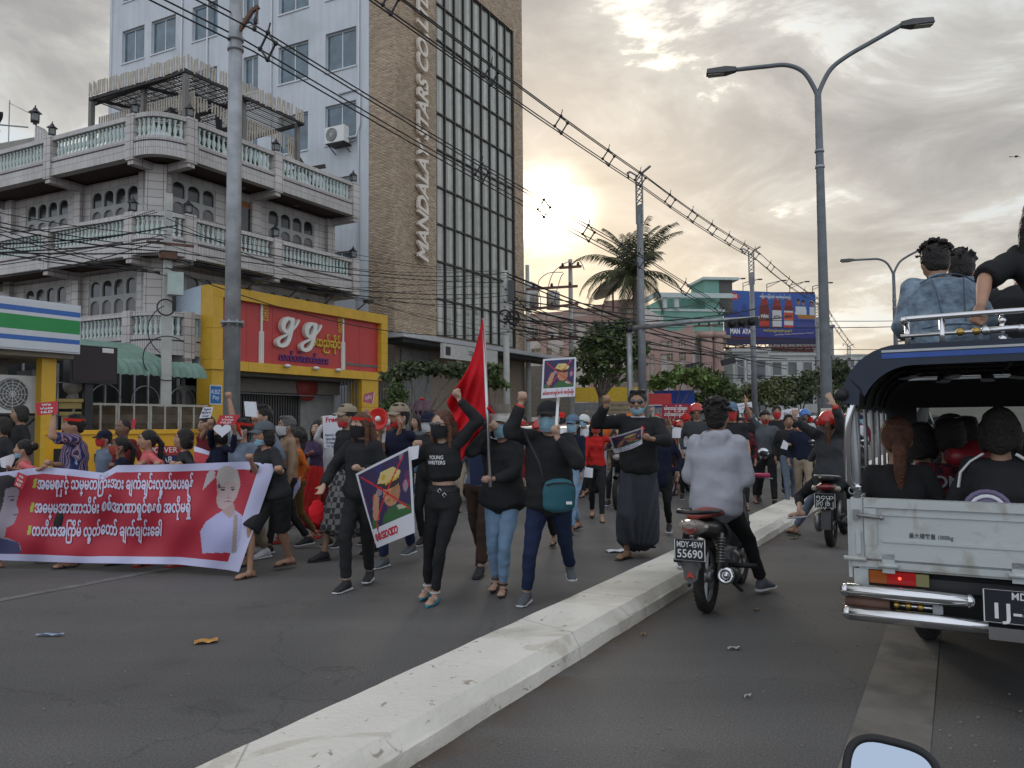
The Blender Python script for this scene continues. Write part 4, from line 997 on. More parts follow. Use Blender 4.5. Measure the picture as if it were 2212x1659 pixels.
# tall line poles with lattice heads
def line_pole(px,p,ytop,label):
    b=ST(px,905,p);b.z=0;zt=ST(px-3,ytop,p).z
    o=thing('lattice_head_pole',label,'utility pole',rotz(Vector((b.x,b.y,.13)),SA+math.pi/2),'tall line poles along the kerb')
    m_=MB();m_.lathe((0,0,0),[(.20,0),(.13,zt*.83)],14);m_.build('shaft',mat('line_pole_steel',(.19,.20,.21),.55,.3,var=.15,streak=.3),o)
    m_=MB();z0,z1=zt*.80,zt*.97
    for sx in (-1,1):m_.bar((sx*.2,0,z0),(sx*.2,0,z1),.05,.06)
    n=5
    for q in range(n):
        a,c=z0+(z1-z0)*(.4+.6*q/n),z0+(z1-z0)*(.4+.6*(q+1)/n);m_.bar((-.2,0,a),(.2,0,c),.035);m_.bar((.2,.01,a),(-.2,.01,c),.035)
    m_.box(-.2,.2,-.03,.03,z0,z0+(z1-z0)*.38);m_.build('lattice_head',M_STEEL,o)
    m_=MB();m_.bar((-.75,0,z1+.15),(-.15,0,z1),.07);m_.bar((.15,0,z1),(.6,0,z1+.3),.07);m_.bar((.6,0,z1+.3),(.8,0,z1+.28),.07);m_.build('crossarm',M_STEEL,o)
    m_=MB();m_.ell((.72,0,z1+.12),(.05,.05,.12),8,5);m_.build('insulator',M_DKMETAL,o)
    return o,zt
lps=[(1389,11.5,370,'tall grey line pole with lattice head in front of the palm'),(1631,10.8,540,'second tall line pole with lattice head, crossing the billboard'),(1771,10.8,652,'third lattice headed line pole beside the street lamp'),(1838,10.8,745,'farthest lattice headed line pole near the horizon')]
for a in lps:line_pole(*a)
# electricity poles with crossarms left of the palm
def HPole(px,D,ytop,label,arms=(),w=.16,part_m=M_CONC):
    b=AT(px,905,D);zt=AT(px,ytop,D).z
    o=thing('electricity_pole',label,'utility pole',rotz(Vector((b.x,b.y,.13)),0));m_=MB();m_.lathe((0,0,0),[(w,0),(w*.62,zt)],12);m_.build('shaft',part_m,o)
    for (x0,y0,x1,y1) in arms:
        a,c=AT(x0,y0,D)-Vector((b.x,b.y,.13)),AT(x1,y1,D-.8)-Vector((b.x,b.y,.13));a.y=-.15;c.y=-.55
        m_=MB();m_.bar(a,c,.09,.12);m_.build('crossarm',M_RUST,o)
        for t in (.15,.5,.85):
            q=a.lerp(c,t);m_=MB();m_.lathe((q.x,q.y,q.z+.05),[(.05,0),(.09,.04),(.05,.09),(.08,.13),(.03,.18)],8);m_.build('insulator',M_DKMETAL,o)
    return o
h1=HPole(1142,40,578,'bare concrete electricity pole close to the tower edge')
h2=HPole(1236,38,566,'concrete electricity pole with crossarms and looping cables',[(1136,626,1249,616),(1208,580,1257,573),(1136,670,1250,655),(1137,736,1250,728)])
def loop(par,D,pts,r=.02):
    P=smooth_pts3([AT(x,y,D) for x,y in pts]);m_=MB();m_.tube(P,r,5);return m_.build('cable',M_BLACK,par,Matrix())
def smooth_pts3(p,k=6):
    out=[]
    for i in range(len(p)-1):
        a=p[max(i-1,0)];b=p[i];c=p[i+1];d=p[min(i+2,len(p)-1)]
        for q in range(k):
            t=q/k;out.append(.5*((2*b)+(c-a)*t+(2*a-5*b+4*c-d)*t*t+(-a+3*b-3*c+d)*t**3))
    out.append(p[-1]);return out
for pts in ([(1162,620),(1166,604),(1185,590),(1216,588)],[(1184,620),(1196,588),(1222,568),(1231,566)],[(1206,617),(1212,598),(1218,590)],[(1162,621),(1168,650),(1166,668)],[(1184,621),(1182,650),(1186,668)],[(1205,619),(1198,650),(1206,662)],[(1236,570),(1248,562),(1256,568),(1262,583)]):loop(h2,37.7,pts)
h3=HPole(1095,30,592,'white marked concrete pole with coiled cables beside the red flag',[],.15,MC['pale_concrete'])
m_=MB();c0=AT(1090,683,29.7);m_.torus(c0,.24,.035,(.2,1,0));c0=AT(1108,686,29.6);m_.torus(c0,.26,.03,(-.3,1,0));m_.torus(c0,.2,.02,(-.1,1,0));m_.build('coiled_cable',M_BLACK,h3,Matrix())
m_=MB();c0=AT(1104,628,29.8);m_.cbox(c0,(.25,.2,.8));m_.build('switch_box',mat('dark_box',(.06,.06,.06),.6),h3,Matrix())
HPole(1540,55,695,'weathered concrete pole right of the pink building',[(1500,705,1565,700)])
HPole(1612,52,780,'short pale concrete pole under the billboard')
# signal gantry
gb=ST(1362,905,12.0);gb.z=.13;gan=thing('signal_gantry','grey steel gantry with long arm carrying a black traffic signal','traffic light',Matrix.Translation(gb))
m_=MB();gt=ST(1361,705,12.0);e2_=AT(1640,686,29.8);m_.lathe((0,0,0),[(.13,0),(.11,gt.z-.13)],14);m_.build('post',M_STEEL,gan)
m_=MB();m_.tube([gt+Vector((-.1,0,-.12)),gt.lerp(e2_,.5)+Vector((0,0,.02)),e2_],[.11,.085,.06],10);m_.build('arm',M_STEEL,gan,Matrix())
m_=MB();m_.lathe((0,0,gt.z-.4),[(.15,0),(.15,.3)],12);m_.build('clamp',M_DKMETAL,gan)
sgm=MB();a_,b_=AT(1568,697,30.1),AT(1638,690,29.8);sgm.bar(a_+Vector((0,0,-.06)),b_+Vector((0,0,-.06)),.25,.32);sig=sgm.build('signal_head',M_DKMETAL,gan,Matrix())
for t in (.2,.5,.8):
    q=a_.lerp(b_,t)+Vector((-.02,-.1,-.08));m_=MB();m_.lathe(q,[(.13,0),(.14,.15)],12,(-.5,-.85,0));m_.build('visor',M_BLACK,sig,Matrix())
# hanging small signals / old lamps near the trees
for (x,y,nm) in ((1573,781,'dark traffic camera on a bent bracket left of the billboard post'),(1497,791,'small dark floodlight above the pale green tree')):
    D=45;c0=AT(x,y,D);o=thing('floodlight',nm,'floodlight',Matrix.Translation(c0));m_=MB();m_.cbox((0,0,0),(.75,.5,.35),(Vector((.97,0,.22)),Vector((0,1,0)),Vector((-.22,0,.97))));m_.build('housing',M_DKMETAL,o)
    m_=MB();m_.bar((.3,0,-.1),(1.4,.1,-.6),.07);m_.build('bracket',M_STEEL,o)
# double arm street lamps on the median
M_LAMPST=mat('lamp_post_steel',(.13,.14,.15),.55,.3,var=.15)
def street_lamp(label,px,yb,hfork,k=1.,D=None):
    b=ST(px,yb,2.40) if D is None else AT(px,900,D);b.z=.1
    o=thing('street_lamp',label,'street lamp',rotz(b,R(166.8)),'double armed street lamps on the median')     # local x = towards the shops
    hf=hfork;m_=MB();m_.lathe((0,0,0),[(.13,0),(.115,2.2),(.085,hf-1.6),(.07,hf)],14);m_.build('shaft',M_LAMPST,o)
    m_=MB();m_.lathe((0,0,hf-1.6),[(.1,0),(.1,.06)],12);m_.lathe((0,0,hf-1.25),[(.1,0),(.1,.05)],12);m_.lathe((0,0,0),[(.2,0),(.2,.03)],12);m_.build('collar',M_STEEL,o)
    for s_,L_,nm in ((1,2.05,'l'),(-1,2.05,'r')):
        P=[Vector((0,0,hf-.1)),Vector((s_*.06,0,hf+.15)),Vector((s_*.28,0,hf+.55)),Vector((s_*.62,0,hf+(.74 if s_ > 0 else .80))),Vector((s_*1.05,0,hf+(.76 if s_ > 0 else 1.02))),Vector((s_*(L_-.35),0,hf+(.76 if s_ > 0 else 1.34)))]
        m_=MB();m_.tube(smooth_pts3(P),[.05]*31,8);arm=m_.build('arm',M_LAMPST,o)
        m_=MB();e=P[-1];sx=s_
        m_.add([(e.x+sx*a,w,e.z+h) for a,w,h in ((-.02,-.06,-.04),(-.02,.06,-.04),(-.02,.06,.05),(-.02,-.06,.05),(.2,-.12,-.07),(.2,.12,-.07),(.2,.1,.07),(.2,-.1,.07),(.62,-.1,-.05),(.62,.1,-.05),(.6,.08,.06),(.6,-.08,.06))],
               [(0,3,2,1),(0,1,5,4),(1,2,6,5),(2,3,7,6),(3,0,4,7),(4,5,9,8),(5,6,10,9),(6,7,11,10),(7,4,8,11),(8,9,10,11)])
        lh=m_.build('lamp_head',mat('lamp_grey',(.07,.07,.07),.5),o)
        m_=MB();m_.box(min(e.x+sx*.24,e.x+sx*.58),max(e.x+sx*.24,e.x+sx*.58),-.085,.085,e.z-.085,e.z-.072);m_.build('lens',mat('lamp_lens',(.30,.28,.24),.2),lh)
    return o
street_lamp('tall double armed grey street lamp standing behind the red helmet rider',1786,880,8.42)
street_lamp('second double armed street lamp, behind the people on the pickup roof',1940,890,8.2)
street_lamp('farthest double armed street lamp, low behind the denim jacket',2003,895,7.8)
# overhead cables
def spacer(mb,c,s=1.):
    a=Vector((.0,0,0));u=DV*0+Vector((-NV.x,-NV.y,0));k=.30*s
    P=[c+Vector((0,0,k)),c+u*k*.8,c-Vector((0,0,k)),c-u*k*.8]
    for i in range(4):mb.bar(P[i],P[(i+1) % 4],.035*s)
    for q in P:mb.ell(q,(.06*s,.06*s,.06*s),6,4)
    mb.bar(P[0],P[0]+Vector((.05,0,.22*s)),.03*s)
def cable_run(name,label,pts,offs,r,spc,n=10,sag=.0,grp=None):
    """pts: support points; offs: offsets of the single conductors"""
    o=thing(name,label,'cables',Matrix.Translation(pts[0]),grp)
    for of in offs:
        P=[]
        for a,b in zip(pts,pts[1:]):
            for q in range(n):t=q/n;P.append(a.lerp(b,t)-Vector((0,0,sag*(b-a).length*4*t*(1-t)))+of)
        P.append(pts[-1]+of);m_=MB();m_.tube(P,r,5,False);m_.build('cable',M_BLACK,o,Matrix())
    for sx in spc:
        a,b,t=sx;A,B=pts[a],pts[a+1];c=A.lerp(B,t)-Vector((0,0,sag*(B-A).length*4*t*(1-t)));m_=MB();spacer(m_,c);m_.build('spacer',M_DKMETAL,o,Matrix())
    return o
uN=Vector((-NV.x,-NV.y,0))
def head(px,p,y):return ST(px,y,p)
# upper line: passes the camera high up, then over the lattice heads
up_pts=[S(-14,11.4,12.2),head(1395,11.3,395),head(1636,10.6,552),head(1775,10.6,655),head(1842,10.6,752)]
offs=[uN*.27,-uN*.27,Vector((0,0,-.32)),Vector((0,0,.30)),Vector((0,0,.5))]
cable_run('spacer_cable_line','upper overhead line of black cables held by diamond spacers, running over the lattice poles',up_pts,offs[:4],.020,[(0,0,.42),(0,0,.52),(0,0,.62),(0,0,.72),(0,0,.82),(0,0,.91),(0,0,.985)]+[(1,0,t) for t in (.16,.33,.5,.67,.84,.97)]+[(2,0,t) for t in (.15,.4,.65,.9)]+[(3,0,t) for t in (.2,.5,.8)],14,.010)
lo_pts=[S(-14,13,9.9),ST(546,80,12.8),ST(1388,566,11.3),ST(1630,706,10.6)]
cable_run('spacer_cable_line','lower overhead line of black cables held by spacers, passing the thick steel pole',lo_pts,[v*.95 for v in offs[:4]],.018,[(1,0,t) for t in (.02,.42,.60,.76,.9,.985)]+[(2,0,t) for t in (.3,.6,.85)],14,.006)
# low voltage bundle: many slack wires between shop poles
c_top=AT(366,470,19.2);w_pole=AT(1100,640,29.8);cnt=0
rw=random.Random(8)
bun=thing('telephone_wires','tangle of thin black wires sagging across the villa and the red shop sign','cables',Matrix.Translation(c_top))
for q in range(15):
    z0=rw.uniform(-1.6,.3);a=c_top+Vector((rw.uniform(-.3,.3),-.2,z0));b=w_pole+Vector((rw.uniform(-.4,.4),0,rw.uniform(-1.6,1.2)));sg_=rw.uniform(.2,1.3);P=[]
    for k_ in range(15):t=k_/14;P.append(a.lerp(b,t)-Vector((0,0,sg_*4*t*(1-t)*.6)))
    m_=MB();m_.tube(P,rw.choice([.008,.010,.014]),4,False);m_.build('wire',M_BLACK,bun,Matrix())
for q in range(16):
    a=c_top+Vector((rw.uniform(-.3,.3),-.2,rw.uniform(-1.6,.2)));b=AT(-260,rw.uniform(395,610),rw.uniform(12,13.5));P=[];sg_=rw.uniform(.1,.6)
    for k_ in range(12):t=k_/11;P.append(a.lerp(b,t)-Vector((0,0,sg_*4*t*(1-t)*.5)))
    m_=MB();m_.tube(P,rw.choice([.009,.012,.016]),4,False);m_.build('wire',M_BLACK,bun,Matrix())
bun2=thing('telephone_wires','tangle of thin black wires strung in front of the pink building','cables',Matrix.Translation(w_pole))
for q in range(26):
    a=w_pole+Vector((rw.uniform(-.3,.3),0,rw.uniform(-1.8,1.0)));b=AT(rw.choice([1240,1389,1540,1631,1700]),rw.uniform(640,800),rw.uniform(38,60));P=[];sg_=rw.uniform(.2,1.2)
    for k_ in range(12):t=k_/11;P.append(a.lerp(b,t)-Vector((0,0,sg_*4*t*(1-t)*.6)))
    m_=MB();m_.tube(P,rw.choice([.014,.02,.028]),4,False);m_.build('wire',M_BLACK,bun2,Matrix())
bun3=thing('crossing_wires','level black wires crossing the whole street far ahead','cables',Matrix.Translation(AT(1540,710,55)))
for y0,y1,D0 in ((700,684,56),(772,755,58),(800,802,58),(812,790,60),(683,680,70),(826,815,62),(745,742,75)):
    a,b=AT(1389,y0,D0),AT(2330,y1,D0+5);P=[a.lerp(b,k_/10)-Vector((0,0,2.2*(k_/10)*(1-k_/10))) for k_ in range(11)];m_=MB();m_.tube(P,.03,4,False);m_.build('wire',M_BLACK,bun3,Matrix())
# background buildings
M_PINKW=mat('pale_plaster_panel',(.58,.53,.49),.85,var=.06,scale=1,stain=(.30,.26,.23));M_PINK=mat('pink_plaster',(.44,.30,.26),.85,var=.08)
M_GRILLE=mat('brass_window_grille',(.27,.20,.12),.5,.3);M_GREENG=mat('green_window_glass',(.07,.22,.13),.3)
M_TURQ=mat('turquoise_paint',(.17,.33,.27),.8,var=.07,scale=1);M_PALEG=mat('pale_green_trim',(.45,.52,.50),.7)
def bwindow(par,F,x0,x1,z0,z1,y,kind='grille',mx=5,mz=4):
    w=MB();e=.07;w.box(x0-e,x1+e,y-.08,y,z1,z1+e*1.4);w.box(x0-e,x1+e,y-.08,y,z0-e,z0);w.box(x0-e,x0,y-.08,y,z0,z1);w.box(x1,x1+e,y-.08,y,z0,z1)
    o=w.build('window',M_GRILLE if kind == 'grille' else M_PALEG,par,F)
    w=MB();w.box(x0,x1,y-.03,y-.004,z0,z1);w.build('pane',mat('amber_pane',(.20,.17,.13),.3,var=.3,scale=2) if kind == 'grille' else M_GREENG if kind == 'green' else M_GLASSDK,o,F)
    if kind == 'grille':
        w=MB()
        for q in range(1,mx):x=x0+(x1-x0)*q/mx;w.box(x-.02,x+.02,y-.06,y-.035,z0,z1)
        for q in range(1,mz):z=z0+(z1-z0)*q/mz;w.box(x0,x1,y-.062,y-.034,z-.02,z+.02)
        w.build('grille',M_PINKW,o,F)
    return o
# pink block: face turned to the camera (perpendicular to the street)
pC=AT(1385,900,58);pC.z=0;FPk=frame(pC,-WV);pink=thing('pink_apartment_block','pink and grey plastered three storey block behind the palm','building',Matrix.Translation(pC))
def fx(F,px,py=800):
    nrm=F.col[1].to_3d();O=F.translation;q=F.inverted() @ PL(px,py,O,nrm);return q.x,q.z
xL_,_=fx(FPk,1128);xR_,_=fx(FPk,1385)
_,zr1=fx(FPk,1363,646)
m_=MB();m_.box(xL_,xR_,0,14,0,zr1-.6);m_.build('wall',M_PINKW,pink,FPk)
for a,b,h in ((xL_,xL_+(xR_-xL_)*.42,-.55),(xL_+(xR_-xL_)*.42,xL_+(xR_-xL_)*.50,-.2),(xL_+(xR_-xL_)*.50,xL_+(xR_-xL_)*.62,-.45),(xL_+(xR_-xL_)*.62,xL_+(xR_-xL_)*.72,-.25),(xL_+(xR_-xL_)*.72,xR_,.0)):
    m_=MB();m_.box(a,b,-.1,.3,zr1-.75,zr1+h);m_.build('parapet',M_PINK,pink,FPk)
for zz in (zr1-1.5,zr1-4.4,zr1-7.2):
    m_=MB();m_.box(xL_,xR_,-.14,-.002,zz,zz+.45);m_.build('band',M_PINK,pink,FPk)
for q in range(6):
    x=xL_+(xR_-xL_)*q/5;m_=MB();m_.box(x-.25,x+.25,-.18,-.003,0,zr1-.5);m_.build('pilaster',M_PINK,pink,FPk)
for px0,px1,py0,py1,k in ((1209,1243,694,726,'grille'),(1266,1291,684,711,'green'),(1324,1338,693,705,'green'),(1348,1370,684,700,'grille'),(1211,1243,753,780,'grille'),(1150,1190,756,780,'grille'),(1300,1340,752,782,'grille'),(1140,1180,700,728,'grille')):
    xa,za=fx(FPk,px0,py0);xb,zb=fx(FPk,px1,py1);bwindow(pink,FPk,xa,xb,zb,za,-.004,k)
# dish and tanks on the roof
dO=AT(1324,640,56);d_=thing('satellite_dish','brown mesh satellite dish on the pink block roof','satellite dish',Matrix.Translation(dO));m_=MB()
for k_ in range(8):
    pass
def dish(u,v):
    a=u*2*math.pi;r=v*1.45;ax=Vector((-.62,-.35,.70)).normalized();q=ax.cross(Vector((0,1,0))).normalized();w_=ax.cross(q);return (q*math.cos(a)+w_*math.sin(a))*r+ax*(r*r*.22)+Vector((0,0,.35))
m_.surf(dish,24,6);m_.build('reflector',mat('dish_mesh',(.22,.17,.12),.6),d_);m_=MB();m_.bar((0,0,-1.2),(0,0,.4),.12)
for a in (0,2.1,4.2):m_.bar(dish(a/6.28,.95),Vector((-.62,-.35,.7))*1.3+Vector((0,0,.35)),.04)
m_.build('mount',M_RUST,d_)
for px,py,k,nm in ((1195,655,.9,'steel water tank on the pink block roof'),(1143,655,1.3,'larger steel water tank beside the tower edge')):
    b=AT(px,py,62);o=thing('water_tank',nm,'water tank',Matrix.Translation(b-Vector((0,0,.5))));m_=MB();m_.lathe((0,0,0),[(.6*k,0),(.6*k,1.5*k),(.3*k,1.7*k),(.1,1.75*k)],16)
    for q in range(6):m_.torus((0,0,(.15+q*.24)*k),.61*k,.02,(0,0,1),16,4)
    m_.build('tank',mat('tank_steel',(.36,.34,.31),.4,.5),o)
# nearer pink wing with big window and columns, and turquoise house behind
pD=AT(1500,900,50);pD.z=0;FPd=frame(pD,-WV);wing=thing('pink_corner_house','pink plastered house with curved parapet and fluted corner columns','building',Matrix.Translation(pD))
xa,zt_=fx(FPd,1395,735-18);xb,_=fx(FPd,1500)
m_=MB();m_.box(xa,xb,0,9,0,zt_-.3);m_.build('wall',M_PINKW,wing,FPd)
V=[];n_=24
for q in range(n_+1):
    u=q/n_;z=zt_+.35*math.sin(u*math.pi*2.2+.4)*(1 if .15 < u < .9 else .3)+.2;V += [(xa+(xb-xa)*u,-.12,zt_-.6),(xa+(xb-xa)*u,-.12,z)]
m_=MB();m_.add(V,[(2*q,2*q+2,2*q+3,2*q+1) for q in range(n_)]);m_.box(xa,xb,-.1,.2,zt_-.7,zt_-.05);m_.build('parapet',M_PINK,wing,FPd)
for zz in (zt_-1.55,zt_-4.9,zt_-5.6):m_=MB();m_.box(xa,xb,-.15,-.003,zz,zz+.4);m_.build('band',M_PINK,wing,FPd)
for px in (1400,1422,1462,1490):x,_=fx(FPd,px);m_=MB();m_.box(x-.2,x+.2,-.17,-.002,0,zt_-.7);m_.build('pilaster',M_PINK,wing,FPd)
x0,z1_=fx(FPd,1443,738);x1,z0_=fx(FPd,1482,774);bwindow(wing,FPd,x0,x1,z0_,z1_,-.004,'grille',7,6)
m_=MB();m_.box(xb,xb+.02,0,9,0,zt_-.3);m_.build('side_wall',M_PINKW,wing,FPd)
# porch bay right of it, fluted columns
pE=AT(1512,900,49);pE.z=0;
for px,wv_ in ((1530,.35),(1555,.3)):
    b=AT(px,900,50);b.z=0;m_=MB();m_.lathe((b.x,b.y,0),[(wv_,0),(wv_,7.0)],14);m_.lathe((b.x,b.y,7.0),[(wv_*1.3,0),(wv_*1.5,.35)],14)
    for q in range(14):a=q*2*math.pi/14;m_.box(b.x+wv_*math.cos(a)-.03,b.x+wv_*math.cos(a)+.03,b.y+wv_*math.sin(a)-.03,b.y+wv_*math.sin(a)+.03,.2,6.8)
    m_.build('column',M_PINK,wing,Matrix())
b0=AT(1500,716,51);b1=AT(1567,716,51);m_=MB();m_.box(b0.x,b1.x,b0.y-.2,b0.y+6,b0.z-1.1,b0.z);m_.box(b0.x,b1.x+.2,b0.y-.5,b0.y+.1,b0.z-.5,b0.z-.3);m_.build('cornice',mat('ochre_stone',(.30,.24,.17),.8),wing,Matrix())
m_=MB();m_.box(b0.x,b1.x,b0.y+.6,b0.y+6,0,b0.z-1.1);m_.build('side_wall',mat('dark_brown_wall',(.13,.10,.085),.85),wing,Matrix())  # plain dark brown wall set back behind the columns
m_=MB();m_.box(b0.x+.1,b0.x+1.0,b0.y+.5,b0.y+.598,2.6,6.6);m_.box(b0.x+1.45,b0.x+1.95,b0.y+.5,b0.y+.598,2.6,6.6);m_.build('pane',mat('green_tinted_glass',(.03,.07,.055),.2),wing,Matrix())
# turquoise house
tO=AT(1420,900,64);tO.z=0;FTq=frame(tO,(1,.12,0));tq=thing('turquoise_house','turquoise house with roof terrace pergola left of the billboard','building',Matrix.Translation(tO))
def tz(px,py):q=FTq.inverted() @ PL(px,py,FTq.translation,FTq.col[1].to_3d());return q.x,q.z
x0,z0_=tz(1405,672);x1,_=tz(1562,672);m_=MB();m_.box(x0,x1,0,8,0,z0_);m_.build('wall',M_TURQ,tq,FTq)
m_=MB();m_.box(x0,x1+.1,-.1,.2,z0_,z0_+.2);m_.build('terrace_rail',M_PALEG,tq,FTq)
xa,za=tz(1455,645);xb,zb=tz(1562,625);m_=MB();m_.box(xa,x1,1.6,8,z0_,tz(1500,632)[1]);m_.build('wall',M_TURQ,tq,FTq)
x2,z2=tz(1409,638);x3,z3=tz(1522,618);m_=MB();m_.box(x2,x3+2.2,-.6,-.4,z2-.25,z2+.15);m_.box(x2,x2+.2,-.6,3,z2-.25,z2+.15);m_.build('pergola_beam',M_PALEG,tq,FTq)
for q in range(9):m_=MB();x=x2+.4+q*.55;m_.box(x,x+.12,-.4,2.6,z2-.05,z2+.1);m_.build('pergola_slat',M_PALEG,tq,FTq)
for px in (1433,1459):x,_=tz(px,650);m_=MB();m_.box(x-.18,x+.18,-.4,-.1,z0_+.2,z2-.25);m_.build('post',M_PALEG,tq,FTq)
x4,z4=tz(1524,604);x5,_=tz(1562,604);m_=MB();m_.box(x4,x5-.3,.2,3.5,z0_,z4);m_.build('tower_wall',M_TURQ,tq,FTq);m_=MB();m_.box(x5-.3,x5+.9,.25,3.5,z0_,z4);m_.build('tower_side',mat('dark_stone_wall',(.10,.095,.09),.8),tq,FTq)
m_=MB();m_.box(x4-.25,x5+1.4,-.1,3.8,z4,z4+.22);m_.build('roof_slab',M_PALEG,tq,FTq)
# grey houses further on
def block(px0,px1,D,ytop,label,mt,deep=8,rows=3,cols=3,wm=M_GLASSDK,ang=(1,.1,0),balc=False,name='town_house'):
    a=AT(px0,900,D);a.z=0;F=frame(a,ang);o=thing(name,label,'building',Matrix.Translation(a));nrm=F.col[1].to_3d()
    q=F.inverted() @ PL(px1,ytop,F.translation,nrm);W_,Hh=q.x,(F.inverted() @ PL(px0,ytop,F.translation,nrm)).z
    m_=MB();m_.box(0,W_,0,deep,0,Hh);m_.build('wall',mt,o,F);m_=MB();m_.box(-.15,W_+.15,-.2,deep,Hh,Hh+.25);m_.build('roof_slab',mt,o,F)
    for r in range(rows):
        for c in range(cols):
            x0=W_*(c+.22)/cols;x1=W_*(c+.78)/cols;z1=Hh-.7-r*3.0;z0=z1-1.5
            if z0 < 1:continue
            m_=MB();m_.box(x0-.08,x1+.08,-.06,-.002,z0-.08,z1+.08);w_=m_.build('window',mt,o,F);m_=MB();m_.box(x0,x1,-.07,-.061,z0,z1);m_.build('pane',wm,w_,F)
        if balc:m_=MB();m_.box(0,W_,-1.1,0,Hh-3.0-r*3.0,Hh-2.85-r*3.0);m_.box(0,W_,-1.1,-1.05,Hh-2.85-r*3,Hh-2.1-r*3);m_.build('balcony',mt,o,F)
    return o
M_GREYH=mat('grey_concrete_house',(.42,.42,.40),.85,var=.12,scale=.7,streak=.3);M_GREYD=mat('dark_grey_house',(.24,.24,.24),.85,var=.15)
block(1586,1660,62,760,'weathered grey house with white trellis wall under the billboard',M_GREYH,cols=2,rows=2)
block(1664,1760,80,768,'grey town house with balconies right of the billboard post',M_GREYH,cols=3,rows=3,balc=True)
block(1755,1800,95,706,'darker four storey block right of the billboard',M_GREYD,cols=2,rows=4,deep=12)
block(1800,1835,120,770,'pale low block behind the tall street lamp',M_GREYH,cols=3,rows=3,balc=True)
block(1835,1900,130,768,'pale grey block with stepped balconies above the horizon',M_GREYH,cols=4,rows=3,balc=True)
block(1900,2050,150,800,'low dark block behind the pickup canopy',M_GREYD,cols=4,rows=2)
block(2050,2500,90,760,'long grey block on the right side of the street',M_GREYD,cols=9,rows=3)
# yellow and blue shop fronts low behind the crowd
def lowbox(name,label,cat,px0,py0,px1,py1,D,mt,th=.3):
    a,b=AT(px0,py1,D),AT(px1,py0,D);o=thing(name,label,cat,Matrix.Translation(Vector((a.x,a.y,a.z))));m_=MB();m_.box(0,b.x-a.x,0,th,0,b.z-a.z);m_.build('panel',mt,o);m_=MB();m_.box(.1,.2,.05,.15,-a.z+.0,0);m_.box(b.x-a.x-.2,b.x-a.x-.1,.05,.15,-a.z,0);m_.build('post',M_STEEL,o);return o
M_BLUEP=mat('blue_panel',(.012,.045,.26),.5);M_YP=mat('yellow_panel',(.58,.38,.03),.5);M_REDS=mat('red_sign',(.34,.02,.02),.5)
lowbox('shop_fascia','long yellow shop fascia behind the almond tree','sign',1232,836,1390,868,44,M_YP)
lowbox('shop_fascia','bright blue shop fascia under the pale green tree','sign',1415,843,1500,880,40,M_BLUEP)
r_=lowbox('road_sign','plain red board with pale border next to the grey line pole','sign',1402,850,1450,875,28,M_REDS,.06)
lowbox('shop_fascia','orange board with dark writing low behind the crowd','sign',1348,892,1392,925,20,mat('orange_board',(.55,.16,.03),.7),.03)
m_=MB();a=AT(1402,876,28);m_.box(a.x-.03,a.x+.85,a.y-.02,a.y-.005,a.z-.0,a.z+.02);
m_.build('edge',M_WHITE,r_,Matrix())
lowbox('corrugated_roof','corrugated pale roof slope between the trees','roof',1340,826,1400,846,46,mat('corrugated',(.25,.21,.17),.8,wave=('X',6,0)),2.)
lowbox('wall_block','beige wall with dark openings below the tower canopy','wall',1120,790,1235,900,46,mat('beige_lower_wall',(.20,.18,.15),.85,var=.2),3)
lowbox('garden_wall','low grey wall running behind the crowd right of the shops','wall',1240,868,1560,915,48,M_GREYD,.3)
# billboard
bbA,bbB,bbC,bbD=AT(1565.5,727,90),AT(1762.7,731.5,90),AT(1761.6,635.4,90),AT(1563.6,626,90)
bb=thing('billboard','large blue billboard with three sauce bottles and the words MAN AYA','billboard',Matrix.Translation(Vector((AT(1680,900,91).x,91,0))))
def bfn(u,v,o=0.):p=bbA.lerp(bbB,u).lerp(bbD.lerp(bbC,u),v);return p+Vector((0,-o,0))
P=Paint(150,78,(.014,.045,.21));P.C[:]=np.array((.03,.09,.30))*(P.Y[...,None])+np.array((.02,.02,.13))*(1-P.Y[...,None])
P.ell(.11,.87,.055,.075,(.45,.02,.02));P.ell(.17,.45,.15,.09,(.01,.03,.16));P.poly([(.08,.48),(.13,.6),(.17,.52),(.22,.75),(.27,.52),(.3,.62),(.34,.46)],(.012,.04,.19))
P.poly([(.38,.9),(.74,.9),(.74,.88),(.38,.88)],(.5,.52,.6),.5)
for i,(cx,lab,lc) in enumerate(((.44,None,(.16,.02,.01)),(.575,(.42,.42,.42),None),(.705,(.42,.06,.02),None))):
    P.poly([(cx-.022,.86),(cx+.022,.86),(cx+.045,.68),(cx+.052,.60),(cx+.052,.22),(cx-.052,.22),(cx-.052,.6),(cx-.045,.68)],(.12,.012,.006))
    P.poly([(cx-.022,.86),(cx+.022,.86),(cx+.040,.70),(cx-.040,.70)],(.22,.02,.012))
    if lab:P.poly([(cx-.05,.6),(cx+.05,.6),(cx+.05,.25),(cx-.05,.25)],(.42,.42,.42));
    if i == 2:P.poly([(cx-.05,.57),(cx+.05,.57),(cx+.05,.40),(cx-.05,.40)],lab);P.poly([(cx-.05,.28),(cx+.05,.28),(cx+.05,.22),(cx-.05,.22)],(.4,.03,.02))
    if i == 0:P.poly([(cx-.05,.4),(cx+.05,.4),(cx+.05,.26),(cx-.05,.26)],(.35,.03,.012))
for cx,h in ((.81,.8),(.865,.78),(.965,.78)):
    P.poly([(cx-.035,.52),(cx+.035,.52),(cx+.03,.7),(cx-.03,.7)],(.42,.45,.47));P.ell(cx,h,.017,.06,(.20,.10,.06));P.ell(cx,h+.05,.018,.03,(.01,.01,.01))
